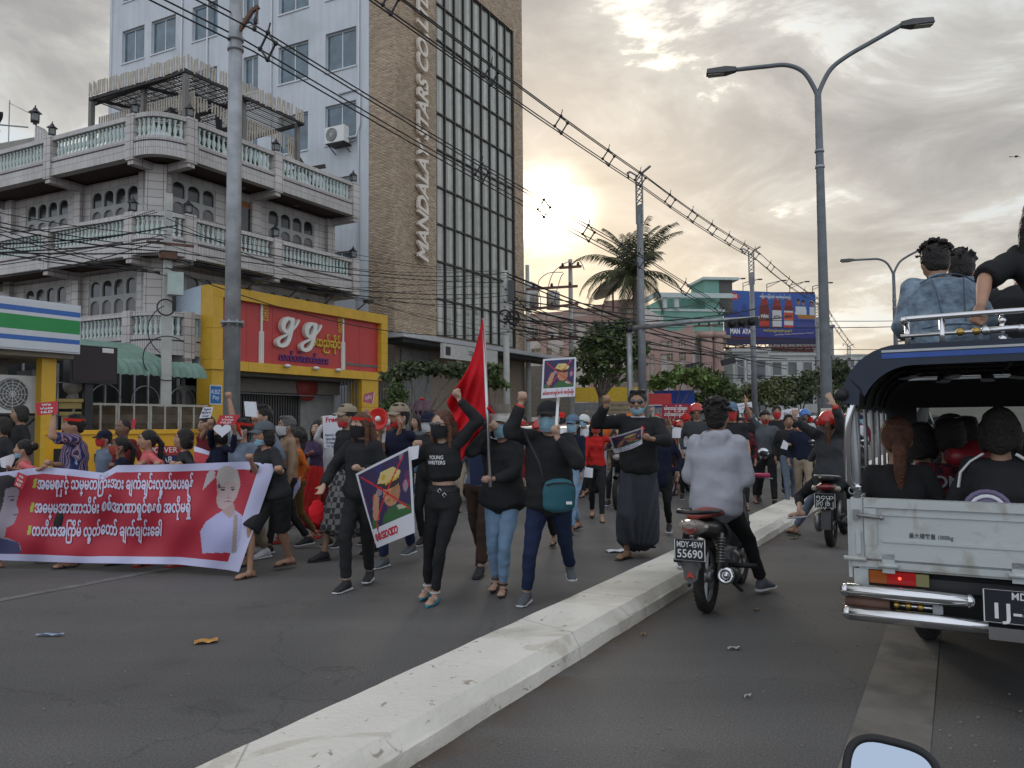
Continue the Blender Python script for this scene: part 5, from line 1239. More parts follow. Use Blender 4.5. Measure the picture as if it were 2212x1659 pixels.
P.poly([(.79,.53),(.99,.53),(.99,.43),(.82,.43)],(.30,.12,.02));P.poly([(.8,.3),(.99,.32),(.99,.27),(.8,.26)],(.06,.05,.16))
P.line(.55,.06,.97,.13,.006,(.35,.3,.35));P.mottle(.1,8)
addobj('picture',P.mesh(bfn),bb,Matrix(),M_PRINT)
W_=(bbB-bbA).length;Hh=(bbD-bbA).length
def bxy(x,y):return bfn(x/W_,y/Hh,.03)
t=MB();text_fn(t,'MAN  AYA',bxy,W_*.175,Hh*.115,.85,.03,fitw=W_*.23);text_fn(t,'ဘော်ဒါေတွနဲ့ ဝိုင်းဖွဲ့',bxy,W_*.165,Hh*.26,.52,.02,fitw=W_*.27)
text_fn(t,'MÄN',bxy,W_*.44,Hh*.46,.55,.02,fitw=W_*.08);text_fn(t,'မြန်မာပြည်တွင် ထုတ်လုပ်သည်',bxy,W_*.56,Hh*.90,.42,.01,fitw=W_*.33);text_fn(t,'MBE',bxy,W_*.11,Hh*.87,.55,.02,fitw=W_*.065)
t.build('lettering',M_WHITE,bb,Matrix())
t=MB();text_fn(t,'AYA',bxy,W_*.575,Hh*.46,.5,.02,fitw=W_*.075);text_fn(t,'MAN',bxy,W_*.705,Hh*.48,.45,.02,fitw=W_*.07);t.build('lettering',MC['ink'],bb,Matrix())
t=MB();text_fn(t,'အေကာင်းဆုံး အရည်အေသွးကိုသာ ရွေးချယ်ပါ',bxy,W_*.58,Hh*.155,.34,.015,fitw=W_*.31);t.build('lettering',mat('yellow_letter',(.5,.42,.04),.6),bb,Matrix())
m_=MB()
for (a,b) in ((bbA,bbB),):
    m_.cbox((a+b)/2+Vector((0,.15,-.45)),(W_,.35,.65));
m_.build('backing',mat('billboard_dark',(.02,.02,.05),.7),bb,Matrix())
m_=MB();m_.cbox((bbA+bbB)/2+Vector((0,.5,-1.15)),(W_,1.1,.12));m_.cbox((bbA+bbC)/2+Vector((0,.25,0)),(W_,.3,Hh));m_.build('catwalk',mat('rust_red_steel',(.12,.035,.03),.8),bb,Matrix())
for q in range(12):
    m_=MB();c0=bbA.lerp(bbB,(q+.5)/12)+Vector((0,.1,-1.0));m_.bar(c0+Vector((0,-.3,-.5)),c0+Vector((0,.6,.3)),.09);m_.bar(c0+Vector((-.3,-.2,-.3)),c0+Vector((.3,-.2,.1)),.08);m_.build('strut',MC['rust_red_steel'],bb,Matrix())
m_=MB();m_.bar(bbA+Vector((.2,.4,-1.4)),bbB+Vector((-.2,.4,-1.4)),.3);m_.build('truss_tube',MC['rust_red_steel'],bb,Matrix())
m_=MB();c0=AT(1680,770,91);m_.lathe((c0.x,c0.y,0),[(.45,0),(.45,c0.z-.9),(.9,c0.z),(.95,c0.z+.3)],16);m_.build('monopole',mat('navy_pole',(.012,.018,.035),.5),bb,Matrix())
for t_ in (.03,.21,.47,.72,.97):
    m_=MB();c0=bbD.lerp(bbC,t_);m_.bar(c0,c0+Vector((0,0,.9)),.07);m_.bar(c0+Vector((0,0,.9)),c0+Vector((1.5,-1.2,1.15)),.07);m_.bar(c0+Vector((0,0,.5)),c0+Vector((1.2,-1.,1.05)),.05);m_.cbox(c0+Vector((1.6,-1.25,1.1)),(.5,.3,.12));m_.build('lamp_arm',M_DKMETAL,bb,Matrix())
# vegetation
def leaf_mat(name,col):
    m=mat(name,col,.55,var=.35,scale=2.5,spec=.3)
    b=m.node_tree.nodes['Principled BSDF'];return m
M_LEAF1=leaf_mat('dark_almond_leaf',(.075,.105,.035));M_LEAF2=leaf_mat('fresh_leaf',(.12,.175,.045));M_LEAF3=leaf_mat('dusty_leaf',(.07,.085,.04));M_LEAF4=leaf_mat('olive_leaf',(.10,.11,.045))
M_BARK=mat('bark',(.12,.095,.075),.9,var=.3,bump=.5,bscale=15)
def crown(par,blobs,n,size,mt,seed,asp=.55,name='crown',flat=0.):
    r=random.Random(seed);V=[];Fs=[]
    tot=sum(b[3] for b in blobs)
    for (c,rad,fl,w_) in blobs:
        k=int(n*w_/tot);ncl=max(6,k//9);cl=[]
        for _ in range(ncl):
            d=Vector((r.gauss(0,1),r.gauss(0,1),r.gauss(0,1))).normalized()*(r.random()**.35);d *= r.uniform(.8,1.3);cl.append(c+Vector((d.x*rad,d.y*rad,d.z*rad*fl)))
        for _ in range(k):
            q=r.choice(cl)+Vector((r.gauss(0,1),r.gauss(0,1),r.gauss(0,.7)))*rad*.085
            a=Vector((r.gauss(0,1),r.gauss(0,1),r.gauss(0,.6)-.2)).normalized();b=a.cross(Vector((r.gauss(0,1),r.gauss(0,1),r.gauss(0,1)))).normalized();s=size*r.uniform(.6,1.3)
            i=len(V);V += [q,q+a*s*.5+b*s*asp*.5,q+a*s,q+a*s*.5-b*s*asp*.5];Fs.append((i,i+1,i+2,i+3))
    m_=MB();m_.add(V,Fs);o=m_.build(name,mt,par,Matrix());tag(o,kind='stuff');return o
def limbs(par,base,tips,r0,mt=M_BARK,fork=.45):
    m_=MB();b=base;f=base+Vector((0,0,max(t.z for t in tips)-base.z))*fork;f.x += .05
    m_.tube([b,b.lerp(f,.5)+Vector((.04,.02,0)),f],[r0,r0*.85,r0*.7],9)
    for t in tips:mid=f.lerp(t,.5)+Vector((0,0,.15));m_.tube([f-Vector((0,0,.1)),mid,t],[r0*.5,r0*.32,r0*.1],6)
    return m_.build('trunk',mt,par,Matrix())
def tree(name,label,cat,px,D,ybase,blobs,n,size,mt,r0,seed,grp=None,asp=.55,zb=.13):
    b=AT(px,ybase,D);b.z=zb;o=thing(name,label,cat,Matrix.Translation(b),grp)
    B=[(AT(x,y,D+dy),R_*D/FPX,fl,w_) for (x,y,R_,fl,w_,dy) in blobs]
    limbs(o,b,[c for c,*_ in B],r0);crown(o,B,n,size,mt,seed,asp);return o
tree('almond_tree','broad leaved almond tree with a dark layered crown beside the saluting placard','tree',1296,36,905,[(1300,740,52,.55,3,0),(1330,715,40,.55,2,.5),(1285,775,45,.5,2,-.5),(1375,745,30,.8,1,.4),(1385,775,22,.9,.6,.2),(1320,805,45,.5,1.3,0),(1272,815,28,.5,.8,0),(1345,770,35,.5,1,.3)],2900,.27,M_LEAF1,.16,1,asp=.6)
tree('young_almond_tree','low light green tree with flat spreading crown behind the red board','tree',1452,38,905,[(1440,818,34,.4,2,0),(1480,808,40,.4,2,0),(1515,822,32,.5,1.5,.3),(1420,830,22,.5,1,0)],2000,.25,M_LEAF2,.09,2,asp=.6)
tree('street_tree','dusty tree behind the yellow bank signboard with thin crown','tree',1545,46,905,[(1535,820,30,.9,2,0),(1560,845,34,.8,2,0),(1520,860,25,.8,1,0)],2000,.30,M_LEAF1,.10,3)
tree('street_tree','olive bushy tree between the billboard post and the raised arms','tree',1640,52,905,[(1640,850,42,.7,3,0),(1600,862,34,.7,2,0),(1680,845,36,.8,2,1)],3000,.30,M_LEAF4,.12,4)
tree('street_tree','grey green tree left of the tall street lamp','tree',1730,56,905,[(1725,835,38,.8,3,0),(1758,820,30,.9,2,1),(1700,862,34,.7,2,0)],2600,.30,M_LEAF3,.12,5)
tree('street_tree','small dark tree right of the tall street lamp','tree',1815,60,905,[(1812,800,26,1,2,0),(1830,830,26,1,2,0),(1800,850,30,.8,2,0)],2000,.32,M_LEAF3,.12,6)
tree('street_tree','hazy tree low above the crowd beside the pickup','tree',1870,75,905,[(1865,845,34,.8,2,0),(1840,870,30,.8,2,0)],1600,.36,M_LEAF3,.14,7)
tree('street_tree','broad leaved young tree in front of the iron fence','tree',905,21.5,930,[(880,800,38,.35,2,0),(930,795,36,.3,2,.5),(990,800,40,.3,2,.8),(850,815,24,.4,1,0),(1035,800,26,.5,1,1)],2600,.17,M_LEAF3,.06,8,asp=.6)
tree('street_tree','small tree behind the waving red flag','tree',1060,27,930,[(1050,805,28,.7,2,0),(1075,825,22,.6,1,0)],900,.2,M_LEAF1,.05,9,asp=.6)
tree('potted_shrub','green leafy shrub beside the purple pillar','shrub',858,17.5,930,[(858,850,22,1.2,2,0),(845,880,18,1.,1,0)],1100,.09,M_LEAF1,.03,10)
# palm
def palm(px,D,ycrown,label,seed,k=1.,lean=0.,nfr=26,L=3.9,ybase=905):
    c=AT(px,ycrown,D);b=AT(px+lean,ybase,D);b.z=0;o=thing('coconut_palm',label,'palm tree',Matrix.Translation(b));r=random.Random(seed)
    m_=MB();P=[b.lerp(c,t)+Vector((math.sin(t*2.2)*.25-.0,0,0)) for t in [q/14 for q in range(15)]];P[-1]=c;m_.tube(P,[.26*k-.10*k*q/14+(.015 if q % 2 else 0) for q in range(15)],10);m_.build('trunk',mat('palm_bark',(.13,.115,.10),.9,var=.2,wave=('Z',3.5,1.5)),o,Matrix())
    m_=MB()
    for q in range(10):a=r.uniform(0,6.28);m_.ell(c+Vector((math.cos(a)*.35*k,math.sin(a)*.3*k,-.35*k-r.random()*.35)),(.14*k,.14*k,.17*k),8,6)
    m_.build('coconuts',mat('coconut_green',(.07,.07,.03),.6),o,Matrix())
    for q in range(nfr):
        a=q*2.399+r.uniform(-.2,.2);el=r.choice([1.35,1.2,1.0,.8,.55,.25,-.1,-.4])+r.uniform(-.12,.12);Lf=L*k*r.uniform(.85,1.1);P=[];p=c.copy();h=Vector((math.cos(a),math.sin(a),0));ang=el;n=14
        for i in range(n+1):P.append(p.copy());p += (h*math.cos(ang)+Vector((0,0,1))*math.sin(ang))*(Lf/n);ang -= (.085+.035*i/n*2)*(.62 if el > .9 else 1)
        m_=MB();m_.tube(P,[.035*k*(1-i/n*.8) for i in range(n+1)],5,False);sd=h.cross(Vector((0,0,1)))
        V=[];Fs=[]
        for i in range(1,46):
            t=i/46*n;i0=int(t);f=t-i0;pt=P[i0].lerp(P[min(i0+1,n)],f);tg=(P[min(i0+1,n)]-P[max(i0-1,0)]).normalized();ln=.85*k*math.sin(min(1,.15+i/46)*math.pi*.92)**.7
            for sgn in (-1,1):
                dr=(sd*sgn*.75+tg*.55+Vector((0,0,-.45-.3*r.random()))).normalized();nn=tg;w_=.045*k;e=pt+dr*ln+Vector((0,0,-.12*ln));md_=pt+dr*ln*.5
                j=len(V);V += [pt-nn*w_*.5,pt+nn*w_*.5,md_+nn*w_*.6,e,md_-nn*w_*.6];Fs.append((j,j+1,j+2,j+3,j+4))
        m_.add(V,Fs);m_.build('frond',M_PALM,o,Matrix())
    return o
M_PALM=leaf_mat('palm_leaf',(.06,.07,.03))
palm(1364,55,592,'tall coconut palm leaning right, standing behind the lattice pole',3,1.22,10)
palm(1795,95,812,'short scruffy palm far behind the crowd',5,.8,4,18)
palm(1885,85,838,'small palm beside the pickup canopy',6,.7,2,16)
# yellow generator behind the banner
gn=AT(94,1050,11.0);gz=.13;FGn=frame(Vector((AT(97,960,11.0).x,11.0,0)),(1,.18,0));gen=thing('diesel_generator','yellow canopied diesel generator parked behind the banner','generator',FGn)
gw=AT(403,960,11.3).x-AT(97,960,11.0).x
M_GEN=mat('generator_yellow',(.62,.32,.012),.4,var=.05,scale=2)
m_=MB();z1=AT(250,935,11).z;m_.box(0,gw,0,.9,.35,z1-.02);m_.build('canopy',M_GEN,gen)
m_=MB();m_.box(-.03,gw+.03,-.03,.93,z1-.02,z1+.04);m_.build('lid',M_GEN,gen);m_=MB();m_.box(.0,gw,.05,.85,.0,.345);m_.build('base_frame',M_DKMETAL,gen)
m_=MB();m_.box(.12,.55,-.012,-.001,z1-.75,z1-.22);m_.build('control_window',mat('panel_window',(.03,.03,.025),.2),gen)
for x in (.66,1.52):m_=MB();m_.box(x,x+.1,-.02,-.001,z1-.42,z1-.3);m_.build('latch',M_DKMETAL,gen)
for x in (.86,1.25):m_=MB();m_.box(x-.006,x+.006,-.004,-.001,.4,z1-.05);m_.build('door_seam',M_GRV,gen)
m_=MB();m_.box(.84,.98,-.015,-.001,z1-.26,z1-.16);m_.build('plate',M_STEEL,gen)
m_=MB();m_.box(gw-.52,gw-.07,-.006,-.001,z1-.33,z1-.2);m_.build('brand_strip',M_REDS,gen);m_=MB();m_.box(gw-.52,gw-.11,-.006,-.001,z1-.46,z1-.335);m_.build('brand_strip',mat('navy_strip',(.02,.02,.09),.5),gen)
m_=MB();M4=lambda x,z:Matrix(((1,0,0,x),(0,0,-1,-.0065),(0,1,0,z),(0,0,0,1)))
solid_text(m_,'POWER',M4(gw-.3,z1-.26),.11,.001,.004);solid_text(m_,'STAR',M4(gw-.31,z1-.4),.12,.001,.004);m_.build('lettering',M_WHITE,gen)
m_=MB();solid_text(m_,'090 4746',M4(gw-.32,z1-.55),.085,.001,.002);m_.build('lettering',MC['ink'],gen)
# birds in the sky
for px,py,D,s_,nm in ((2195,338,25,.16,'small dark bird flying at the right edge of the sky'),(2015,517,60,.16,'tiny distant bird in the pale sky')):
    c0=AT(px,py,D);o=thing('bird',nm,'bird',Matrix.Translation(c0));m_=MB();m_.ell((0,0,0),(s_*.35,s_*.25,s_*.22),8,6);m_.ell((s_*.35,0,s_*.12),(s_*.14,s_*.12,s_*.12),6,5)
    m_.add([(0,.02,0),(-s_*.3,.3,s_*.7),(s_*.15,.35,s_*.6),(s_*.2,.02,.02),(0,-.02,0),(-s_*.5,-.25,-s_*.7),(-s_*.1,-.3,-s_*.8),(s_*.2,-.02,0),(-s_*.3,0,0),(-s_*.7,.03,-.01),(-s_*.7,-.03,-.01)],[(0,1,2,3),(4,5,6,7),(8,9,10)]);m_.build('body',M_BLACK,o)
# people
V3=Vector
def vlerp(a,b,t):return a+(b-a)*t
def ik(a,t,l1,l2,hint):
    d=t-a;L=d.length
    if L > (l1+l2)*.995:t=a+d*((l1+l2)*.995/L);d=t-a;L=d.length
    if L < abs(l1-l2)*1.05+.02:L=abs(l1-l2)*1.05+.02
    u=d.normalized();x=(l1*l1-l2*l2+L*L)/(2*L);h=math.sqrt(max(0,l1*l1-x*x));w=hint-u*hint.dot(u)
    if w.length < 1e-4:w=V3((0,1,0))
    return a+u*x+w.normalized()*h,t
def loft(mb,rings,n=14):
    """rings (centre, half axis A, half axis B); rounded closed ends"""
    c0,A0,B0=rings[0];c1,A1,B1=rings[-1];t0=(rings[1][0]-c0).normalized();t1=(c1-rings[-2][0]).normalized()
    e0=min(A0.length,B0.length)*.5;e1=min(A1.length,B1.length)*.5
    rr=[(c0-t0*e0,A0*.45,B0*.45)]+list(rings)+[(c1+t1*e1,A1*.45,B1*.45)];vs=[]
    for c,A,B in rr:
        for k in range(n):a=2*math.pi*k/n;vs.append(c+A*math.cos(a)+B*math.sin(a))
    m=len(rr);fs=[(i*n+k,i*n+(k+1) % n,(i+1)*n+(k+1) % n,(i+1)*n+k) for i in range(m-1) for k in range(n)]
    fs += [tuple(range(n))[::-1],tuple((m-1)*n+k for k in range(n))];mb.add(vs,fs)
def cone(mb,a,b,r0,r1,n=10):
    if (b-a).length > 1e-4:mb.tube([a,b],[r0,r1],n)
    mb.ell(a,(r0,r0,r0),10,6);mb.ell(b,(r1,r1,r1),10,6)
S2=bpy.data.scenes.new('workbench');VL2=S2.view_layers[0]
def evalmesh(o):
    S2.collection.objects.link(o)
    with bpy.context.temp_override(scene=S2,view_layer=VL2):
        dg=bpy.context.evaluated_depsgraph_get();dg.update();return bpy.data.meshes.new_from_object(o.evaluated_get(dg))
def remesh(mb,vox,smooth=3,wr=0.,wf=28.,seed=0,vert=0.,sf=.5):
    """join the overlapping closed pieces into one continuous smooth surface, then fold it slightly"""
    me=mb.mesh('tmp');o=bpy.data.objects.new('tmp',me)
    m=o.modifiers.new('r','REMESH');m.mode='VOXEL';m.voxel_size=vox;m.adaptivity=vox*.16
    if smooth:q=o.modifiers.new('s','SMOOTH');q.factor=sf;q.iterations=smooth
    out=evalmesh(o);bpy.data.objects.remove(o);bpy.data.meshes.remove(me)
    n=len(out.vertices)
    if (wr or vert) and n:
        P=np.empty(n*3);out.vertices.foreach_get('co',P);P=P.reshape(-1,3);Nn=np.empty(n*3);out.vertices.foreach_get('normal',Nn);Nn=Nn.reshape(-1,3)
        r=np.random.RandomState(seed);d=np.zeros(n)
        W=P+.03*np.sin(P[:,[1,2,0]]*9+r.rand(3)*6)
        for k in range(5):
            kv=r.randn(3)*np.array([.7,.7,1.1]);kv *= wf*(.6+.25*k)/np.linalg.norm(kv);s_=np.sin(W@kv+r.rand()*6);d += (1-np.abs(s_))*.9/(1+.35*k)
        d=(d/2.2-.45)*wr
        if vert:a=np.arctan2(P[:,1]-P[:,1].mean(),P[:,0]-P[:,0].mean());d += vert*np.sin(a*13+np.sin(P[:,2]*5)*1.2+r.rand()*6)*(.35+.65*np.clip((1.0-P[:,2]),0,1))
        P=P+Nn*d[:,None];out.vertices.foreach_set('co',P.ravel());out.update()
    out.polygons.foreach_set('use_smooth',[True]*len(out.polygons))
    out.materials.clear();return out
def skin(tone):
    T={'l':(.40,.25,.18),'m':(.29,.165,.105),'d':(.17,.09,.055),'t':(.36,.20,.13)}
    return mat('skin_'+tone,T[tone],.55,var=.08,scale=9,bump=.05,bscale=120)
def cloth(name,col,rough=.9,wave=None,var=.12,scale=9):return mat('cloth_'+name,col,rough,var=var,scale=scale,bump=.25,bscale=220,spec=.2,wave=wave)
CL=dict(black=(.021,.021,.022),black2=(.027,.027,.029),navy=(.012,.015,.032),grey=(.09,.10,.11),hoodie=(.23,.24,.27),tan=(.30,.20,.13),red=(.42,.02,.018),pink=(.50,.12,.12),white=(.50,.50,.52),denim=(.10,.15,.22),ldenim=(.20,.31,.44),brown=(.055,.035,.026),dgrey=(.045,.047,.05),bluegrey=(.14,.17,.22),plaid=(.10,.03,.03),olive=(.10,.10,.06),khaki=(.26,.21,.15),teal=(.01,.09,.11),maroon=(.12,.015,.02),indigo=(.02,.03,.07),orange=(.5,.12,.02),turq=(.02,.22,.28),green=(.04,.13,.06),purple=(.08,.03,.09))
def cm_(c):return cloth(c,CL[c]) if isinstance(c,str) else c
def masked(col,*a):return mat('mask_'+col,dict(blue=(.26,.43,.52),black=(.013,.013,.014),red=(.42,.03,.03),white=(.52,.52,.52),dkred=(.35,.05,.03))[col],.85,var=.05,wave=('Z',28,.3) if col in ('blue',) else None)
M_HAIR=mat('black_hair',(.012,.009,.008),.5,var=.3,scale=30,wave=None,bump=.9,bscale=90);M_HAIRB=mat('brown_hair',(.09,.035,.018),.5,var=.35,scale=20,bump=.9,bscale=80)
M_HAIRG=mat('greying_hair',(.10,.095,.09),.7,var=.4,scale=60,bump=.7,bscale=90)
M_EYEW=mat('eye_white',(.45,.42,.40),.3,var=0);M_EYED=mat('eye_dark',(.01,.007,.006),.2,var=0);M_LIP=mat('lips',(.20,.06,.05),.5,var=0);M_MOUTH=mat('open_mouth',(.02,.006,.006),.6,var=0)
STAND=dict(fL=(.10,-.02,0,.12),fR=(-.10,.03,0,-.12));WALK1=dict(fL=(.08,-.26,0,.05),fR=(-.08,.30,.04,-.05));WALK2=dict(fL=(.08,.28,.05,.05),fR=(-.08,-.25,0,-.05))
HANG_L=(.24,-.02,.84);HANG_R=(-.24,-.02,.84)
def person(label,pos,yaw=0.,H=1.68,sex='m',det=1,lean=(0,0),hip=None,legs=None,hL=None,hR=None,eL=(.5,.6,-.6),eR=(-.5,.6,-.6),hand=('relax','relax'),hdir=(None,None),head=(0,0),tone='m',
           top='black',slv=1.,hem=.90,loose=.0,bottom=('trousers','black',1.),shoes=('sneaker','black','white'),hair='short',hairm=None,mask=None,extras=(),seed=0,name='person',group=None,twist=0.,kL=(0,-1,.1),kR=(0,-1,.1),fat=1.,shoulders=1.,world_hands=True,hood=False,collar=None,nolegs=False,mouth=0):
    s=H/1.70;M=rotz(V3(pos),yaw,s);Mi=M.inverted();th=thing(name,label,'person',M,group);fem=sex == 'f'
    vox={0:.034,1:.023,2:.0148,3:.0115}[det];A=MB();rnd=random.Random(seed)
    hipc=V3(hip) if hip else V3((0,0,.93));L=legs or STAND
    lx,ly=lean;nb=hipc+V3((lx,ly,math.sqrt(max(.02,.5**2-lx*lx-ly*ly))));up=(nb-hipc).normalized()
    tw=V3((math.cos(twist),math.sin(twist),0));tw=(tw-up*tw.dot(up)).normalized();fw=up.cross(tw)*-1   # forward
    if fw.y > 0 and abs(twist) < 1.2:fw=-fw
    sw=(.165 if not fem else .145)*shoulders
    def toL(h):
        if h is None:return None
        h=V3(h);return (Mi @ h) if world_hands and (h-V3((0,0,0))).length > 0 and getattr(person,'_w',True) and (not (abs(h.x) < 1.2 and abs(h.y) < 1.2)) else h
    tL,tR=toL(hL),toL(hR)
    if tL is None:tL=hipc+V3((.26,-.03+.0,-.09));
    if tR is None:tR=hipc+V3((-.26,-.03,-.09))
    def shoulder(sg,t):
        base=nb-up*.055+tw*(sw*sg);lift=max(0,min(1,(t.z-base.z)/.45));return base+up*(.05*lift)-tw*(sg*.015*lift)
    sL,sR=shoulder(1,tL),shoulder(-1,tR)
    UA,FA=.275,.25
    def arm(sh,t,hint,hd):
        wr=t if hd is None else t-V3(hd).normalized()*.075
        el,w2=ik(sh,wr if hd is not None else sh+(wr-sh)*max(.2,1-.07/max(.1,(wr-sh).length)),UA,FA,V3(hint));return el,w2
    eLp,wL=arm(sL,tL,eL,hdir[0]);eRp,wR=arm(sR,tR,eR,hdir[1])
# legs
    ht=.088 if not fem else .085;hjL=hipc+tw*ht-up*.02;hjR=hipc-tw*ht-up*.02
    def leg(hj,f,k):
        a=V3((f[0],f[1],f[2]+.085));kn,an=ik(hj,a,.435,.425,V3(k));return kn,a if (a-an).length < .02 else an
    kLp,aL=leg(hjL,L['fL'],kL);kRp,aR=leg(hjR,L['fR'],kR)
# body (one continuous surface)
    g=fat;hx=V3((math.cos(head[0]),math.sin(head[0]),0));hf0=V3((math.sin(head[0]),-math.cos(head[0]),0));cp,sp=math.cos(head[1]),math.sin(head[1]);hf=(hf0*cp+V3((0,0,1))*sp).normalized();hu=(V3((0,0,1))*cp-hf0*sp).normalized()
    hs_=1.13 if det > 1 else 1.10;hx,hf,hu=hx*hs_,hf*hs_,hu*hs_
    hc=nb+up*.045+hu*.098+hf*.016
    def ring(c,w,d):return (c,tw*w,fw*d)
    if fem:prof=[(-.07,.150,.105),(.02,.155,.105),(.12,.118,.088),(.22,.128,.095),(.33,.142,.108),(.43,.125,.085),(.485,.065,.055)]
    else:prof=[(-.07,.145,.10),(.02,.150,.105),(.12,.138,.10),(.22,.150,.108),(.33,.168,.118),(.43,.150,.09),(.485,.07,.06)]
    uw=.88 if top else 1.
    loft(A,[ring(hipc+up*z*1.0,w*g*(uw if z < .45 else 1),d*g*(uw if z < .45 else 1)) for z,w,d in prof],16)
    A.tube([nb-up*.05,nb+up*.03,hc-hu*.06],[.058,.050 if fem else .056,.052],10)
    A.ell(hc,(.073,.092,.108),18,12,(hx,hf,hu));A.ell(hc-hu*.058+hf*.02,(.054,.062,.056),12,8,(hx,hf,hu));A.ell(hc-hu*.088+hf*.052,(.028,.026,.02),8,6,(hx,hf,hu))
    A.ell(hc-hu*.008+hf*.092,(.0125,.018,.03),8,6,(hx,hf,(hu-hf*.3).normalized()));A.ell(hc-hu*.026+hf*.100,(.018,.013,.011),8,6,(hx,hf,hu))
    A.ell(hc+hu*.028+hf*.076,(.05,.012,.010),10,6,(hx,hf,hu));A.ell(hc-hu*.056+hf*.083,(.024,.012,.012),8,6,(hx,hf,hu))
    for sg in (-1,1):A.ell(hc-hu*.012+hx*(.073*sg)-hf*.005,(.010,.019,.030),8,6,(hx,hf,hu));A.ell(hc-hu*.02+hx*(.04*sg)+hf*.06,(.022,.02,.026),8,6,(hx,hf,hu))
    am=(.88 if fem else 1.)*(.5+.5*g)
    def hand_(w,e,kind,hd,sg):
        d=V3(hd).normalized() if hd is not None else (w-e).normalized()
        side=d.cross(V3((0,0,1)) if abs(d.z) < .8 else V3((0,1,0))).normalized();n_=side.cross(d).normalized()
        if abs(d.z) > .7:n_=V3((-sg*.55,-.8,0));n_=(n_-d*n_.dot(d)).normalized();side=d.cross(n_)
        if kind in ('fist','hold'):
            A.ell(w+d*.045,(.036,.024,.046),10,8,(side,n_,d));
            for i in range(4):
                b=w+d*.082+side*((i-1.5)*.0185);A.tube([b-n_*.012,b+d*.014+n_*.012,b-d*.004+n_*.036,b-d*.036+n_*.034,b-d*.042+n_*.016],[.0105,.011,.0105,.0100,.009],6)
            A.tube([w+d*.02-side*(.026*sg),w+d*.055-side*(.036*sg)+n_*.022,w+d*.07-side*(.012*sg)+n_*.048],[.014,.0125,.010],6)
        else:
            A.ell(w+d*.048,(.038,.018,.052),10,8,(side,n_,d));curl={'open':.04,'relax':.5,'v':0}[kind]
            for i in range(4):
                ln=(.072,.082,.076,.060)[i];b=w+d*.09+side*((i-1.5)*.019);fan=side*((i-1.5)*(.10 if kind == 'open' else .04));c_=curl
                if kind == 'v':c_=0 if i in (1,2) else 1.6;fan=side*((i-1.5)*.35)
                d1=(d+fan+n_*c_*.5).normalized();d2=(d*(1-c_*.6)+fan+n_*c_).normalized();d3=(d*(1-c_*1.2)+fan+n_*c_*1.2).normalized()
                A.tube([b-d*.01,b+d1*ln*.4,b+d1*ln*.4+d2*ln*.35,b+d1*ln*.4+d2*ln*.35+d3*ln*.28],[.0105,.010,.009,.008],6)
            A.tube([w+d*.015-side*(.026*sg),w+d*.045-side*(.050*sg)+n_*.01,w+d*.075-side*(.058*sg)+n_*.022],[.014,.012,.009],6)
        return d
    for sh,el,w,kind,hd,sg in ((sL,eLp,wL,hand[0],hdir[0],1),(sR,eRp,wR,hand[1],hdir[1],-1)):
        ua=.8 if (top and slv > .5) else 1.;us=.85 if top and slv > 0 else 1.;A.tube([sh,vlerp(sh,el,.45),el],[.050*am*us,.044*am*ua*(us if slv < .5 else 1),.037*am*ua],10);A.ell(sh,(.052*am*us,)*3,10,7);A.ell(el,(.037*am,)*3,9,6);A.tube([el,vlerp(el,w,.35),w],[.037*am*ua,.038*am*ua,.025*am],10);A.ell(w,(.026*am,)*3,8,6)
        if det >= 1:hand_(w,el,kind,hd,sg)
        else:A.ell(w+(w-el).normalized()*.06,(.04,.04,.05),8,6)
    if not nolegs:
        for hj,kn,an,f in ((hjL,kLp,aL,L['fL']),(hjR,kRp,aR,L['fR'])):
            bk_=bottom[0];lt={'none':1.,'skirt':.55,'shorts':.8}.get(bk_,.78);ls=1. if bk_ in ('none','shorts') else (.75 if bk_ == 'skirt' else .72)
            A.tube([hj,vlerp(hj,kn,.4),kn],[.085*g*lt,.076*g*lt,.052*g*(lt if bk_ != 'shorts' else .95)],12);A.ell(kn,(.053*g*(lt if bk_ != 'shorts' else .95),)*3,10,7);A.tube([kn,vlerp(kn,an,.3),vlerp(kn,an,.75),an],[.050*g*ls,.055*g*ls,.034*g,.032*g],10)
            fd=V3((math.sin(f[3]),-math.cos(f[3]),-(min(max(f[2],0),.08)*2.0))).normalized();sd=fd.cross(V3((0,0,1))).normalized();fu=sd.cross(fd)
            fs_=.72 if (shoes and shoes[0] in ('sneaker',)) else 1.;A.ell(an-V3((0,0,.02*fs_)),(.036*fs_,.036*fs_,.05),10,7);A.ell(an+fd*.055*fs_-fu*.045,(.036*fs_,.115*fs_,.028*fs_),12,7,(sd,fd,fu));A.ell(an+fd*.135*fs_-fu*.058,(.043*fs_,.045*fs_,.020*fs_),10,6,(sd,fd,fu));A.ell(an-fd*.035*fs_-fu*.045,(.030*fs_,.035*fs_,.036*fs_),8,6,(sd,fd,fu))
    body=addobj('body',remesh(A,vox,2 if det >= 2 else 1,sf=.45),th,M,skin(tone))
    def part(nm,me,mt,par=th):return addobj(nm,me,par,M,mt)
# top
    if top:
        T=MB();lo=loose+.012
        if hipc.z < .5:hem=hem-hipc.z+.93
        pr=[(z,w,d) for z,w,d in prof if z > hem-.93+.02];first=np.interp(hem-.93,[p[0] for p in prof],[p[1] for p in prof]);fd_=np.interp(hem-.93,[p[0] for p in prof],[p[2] for p in prof])
        rg=[ring(hipc+up*(hem-.93),(first+lo*1.15)*g,(fd_+lo*1.15)*g)]+[ring(hipc+up*z,(w+lo*(1.5 if z < .15 else 1))*g if z < .48 else w+.012,(d+lo*(1.4 if z < .15 else 1))*g if z < .48 else d+.012) for z,w,d in pr]
        loft(T,rg,18)
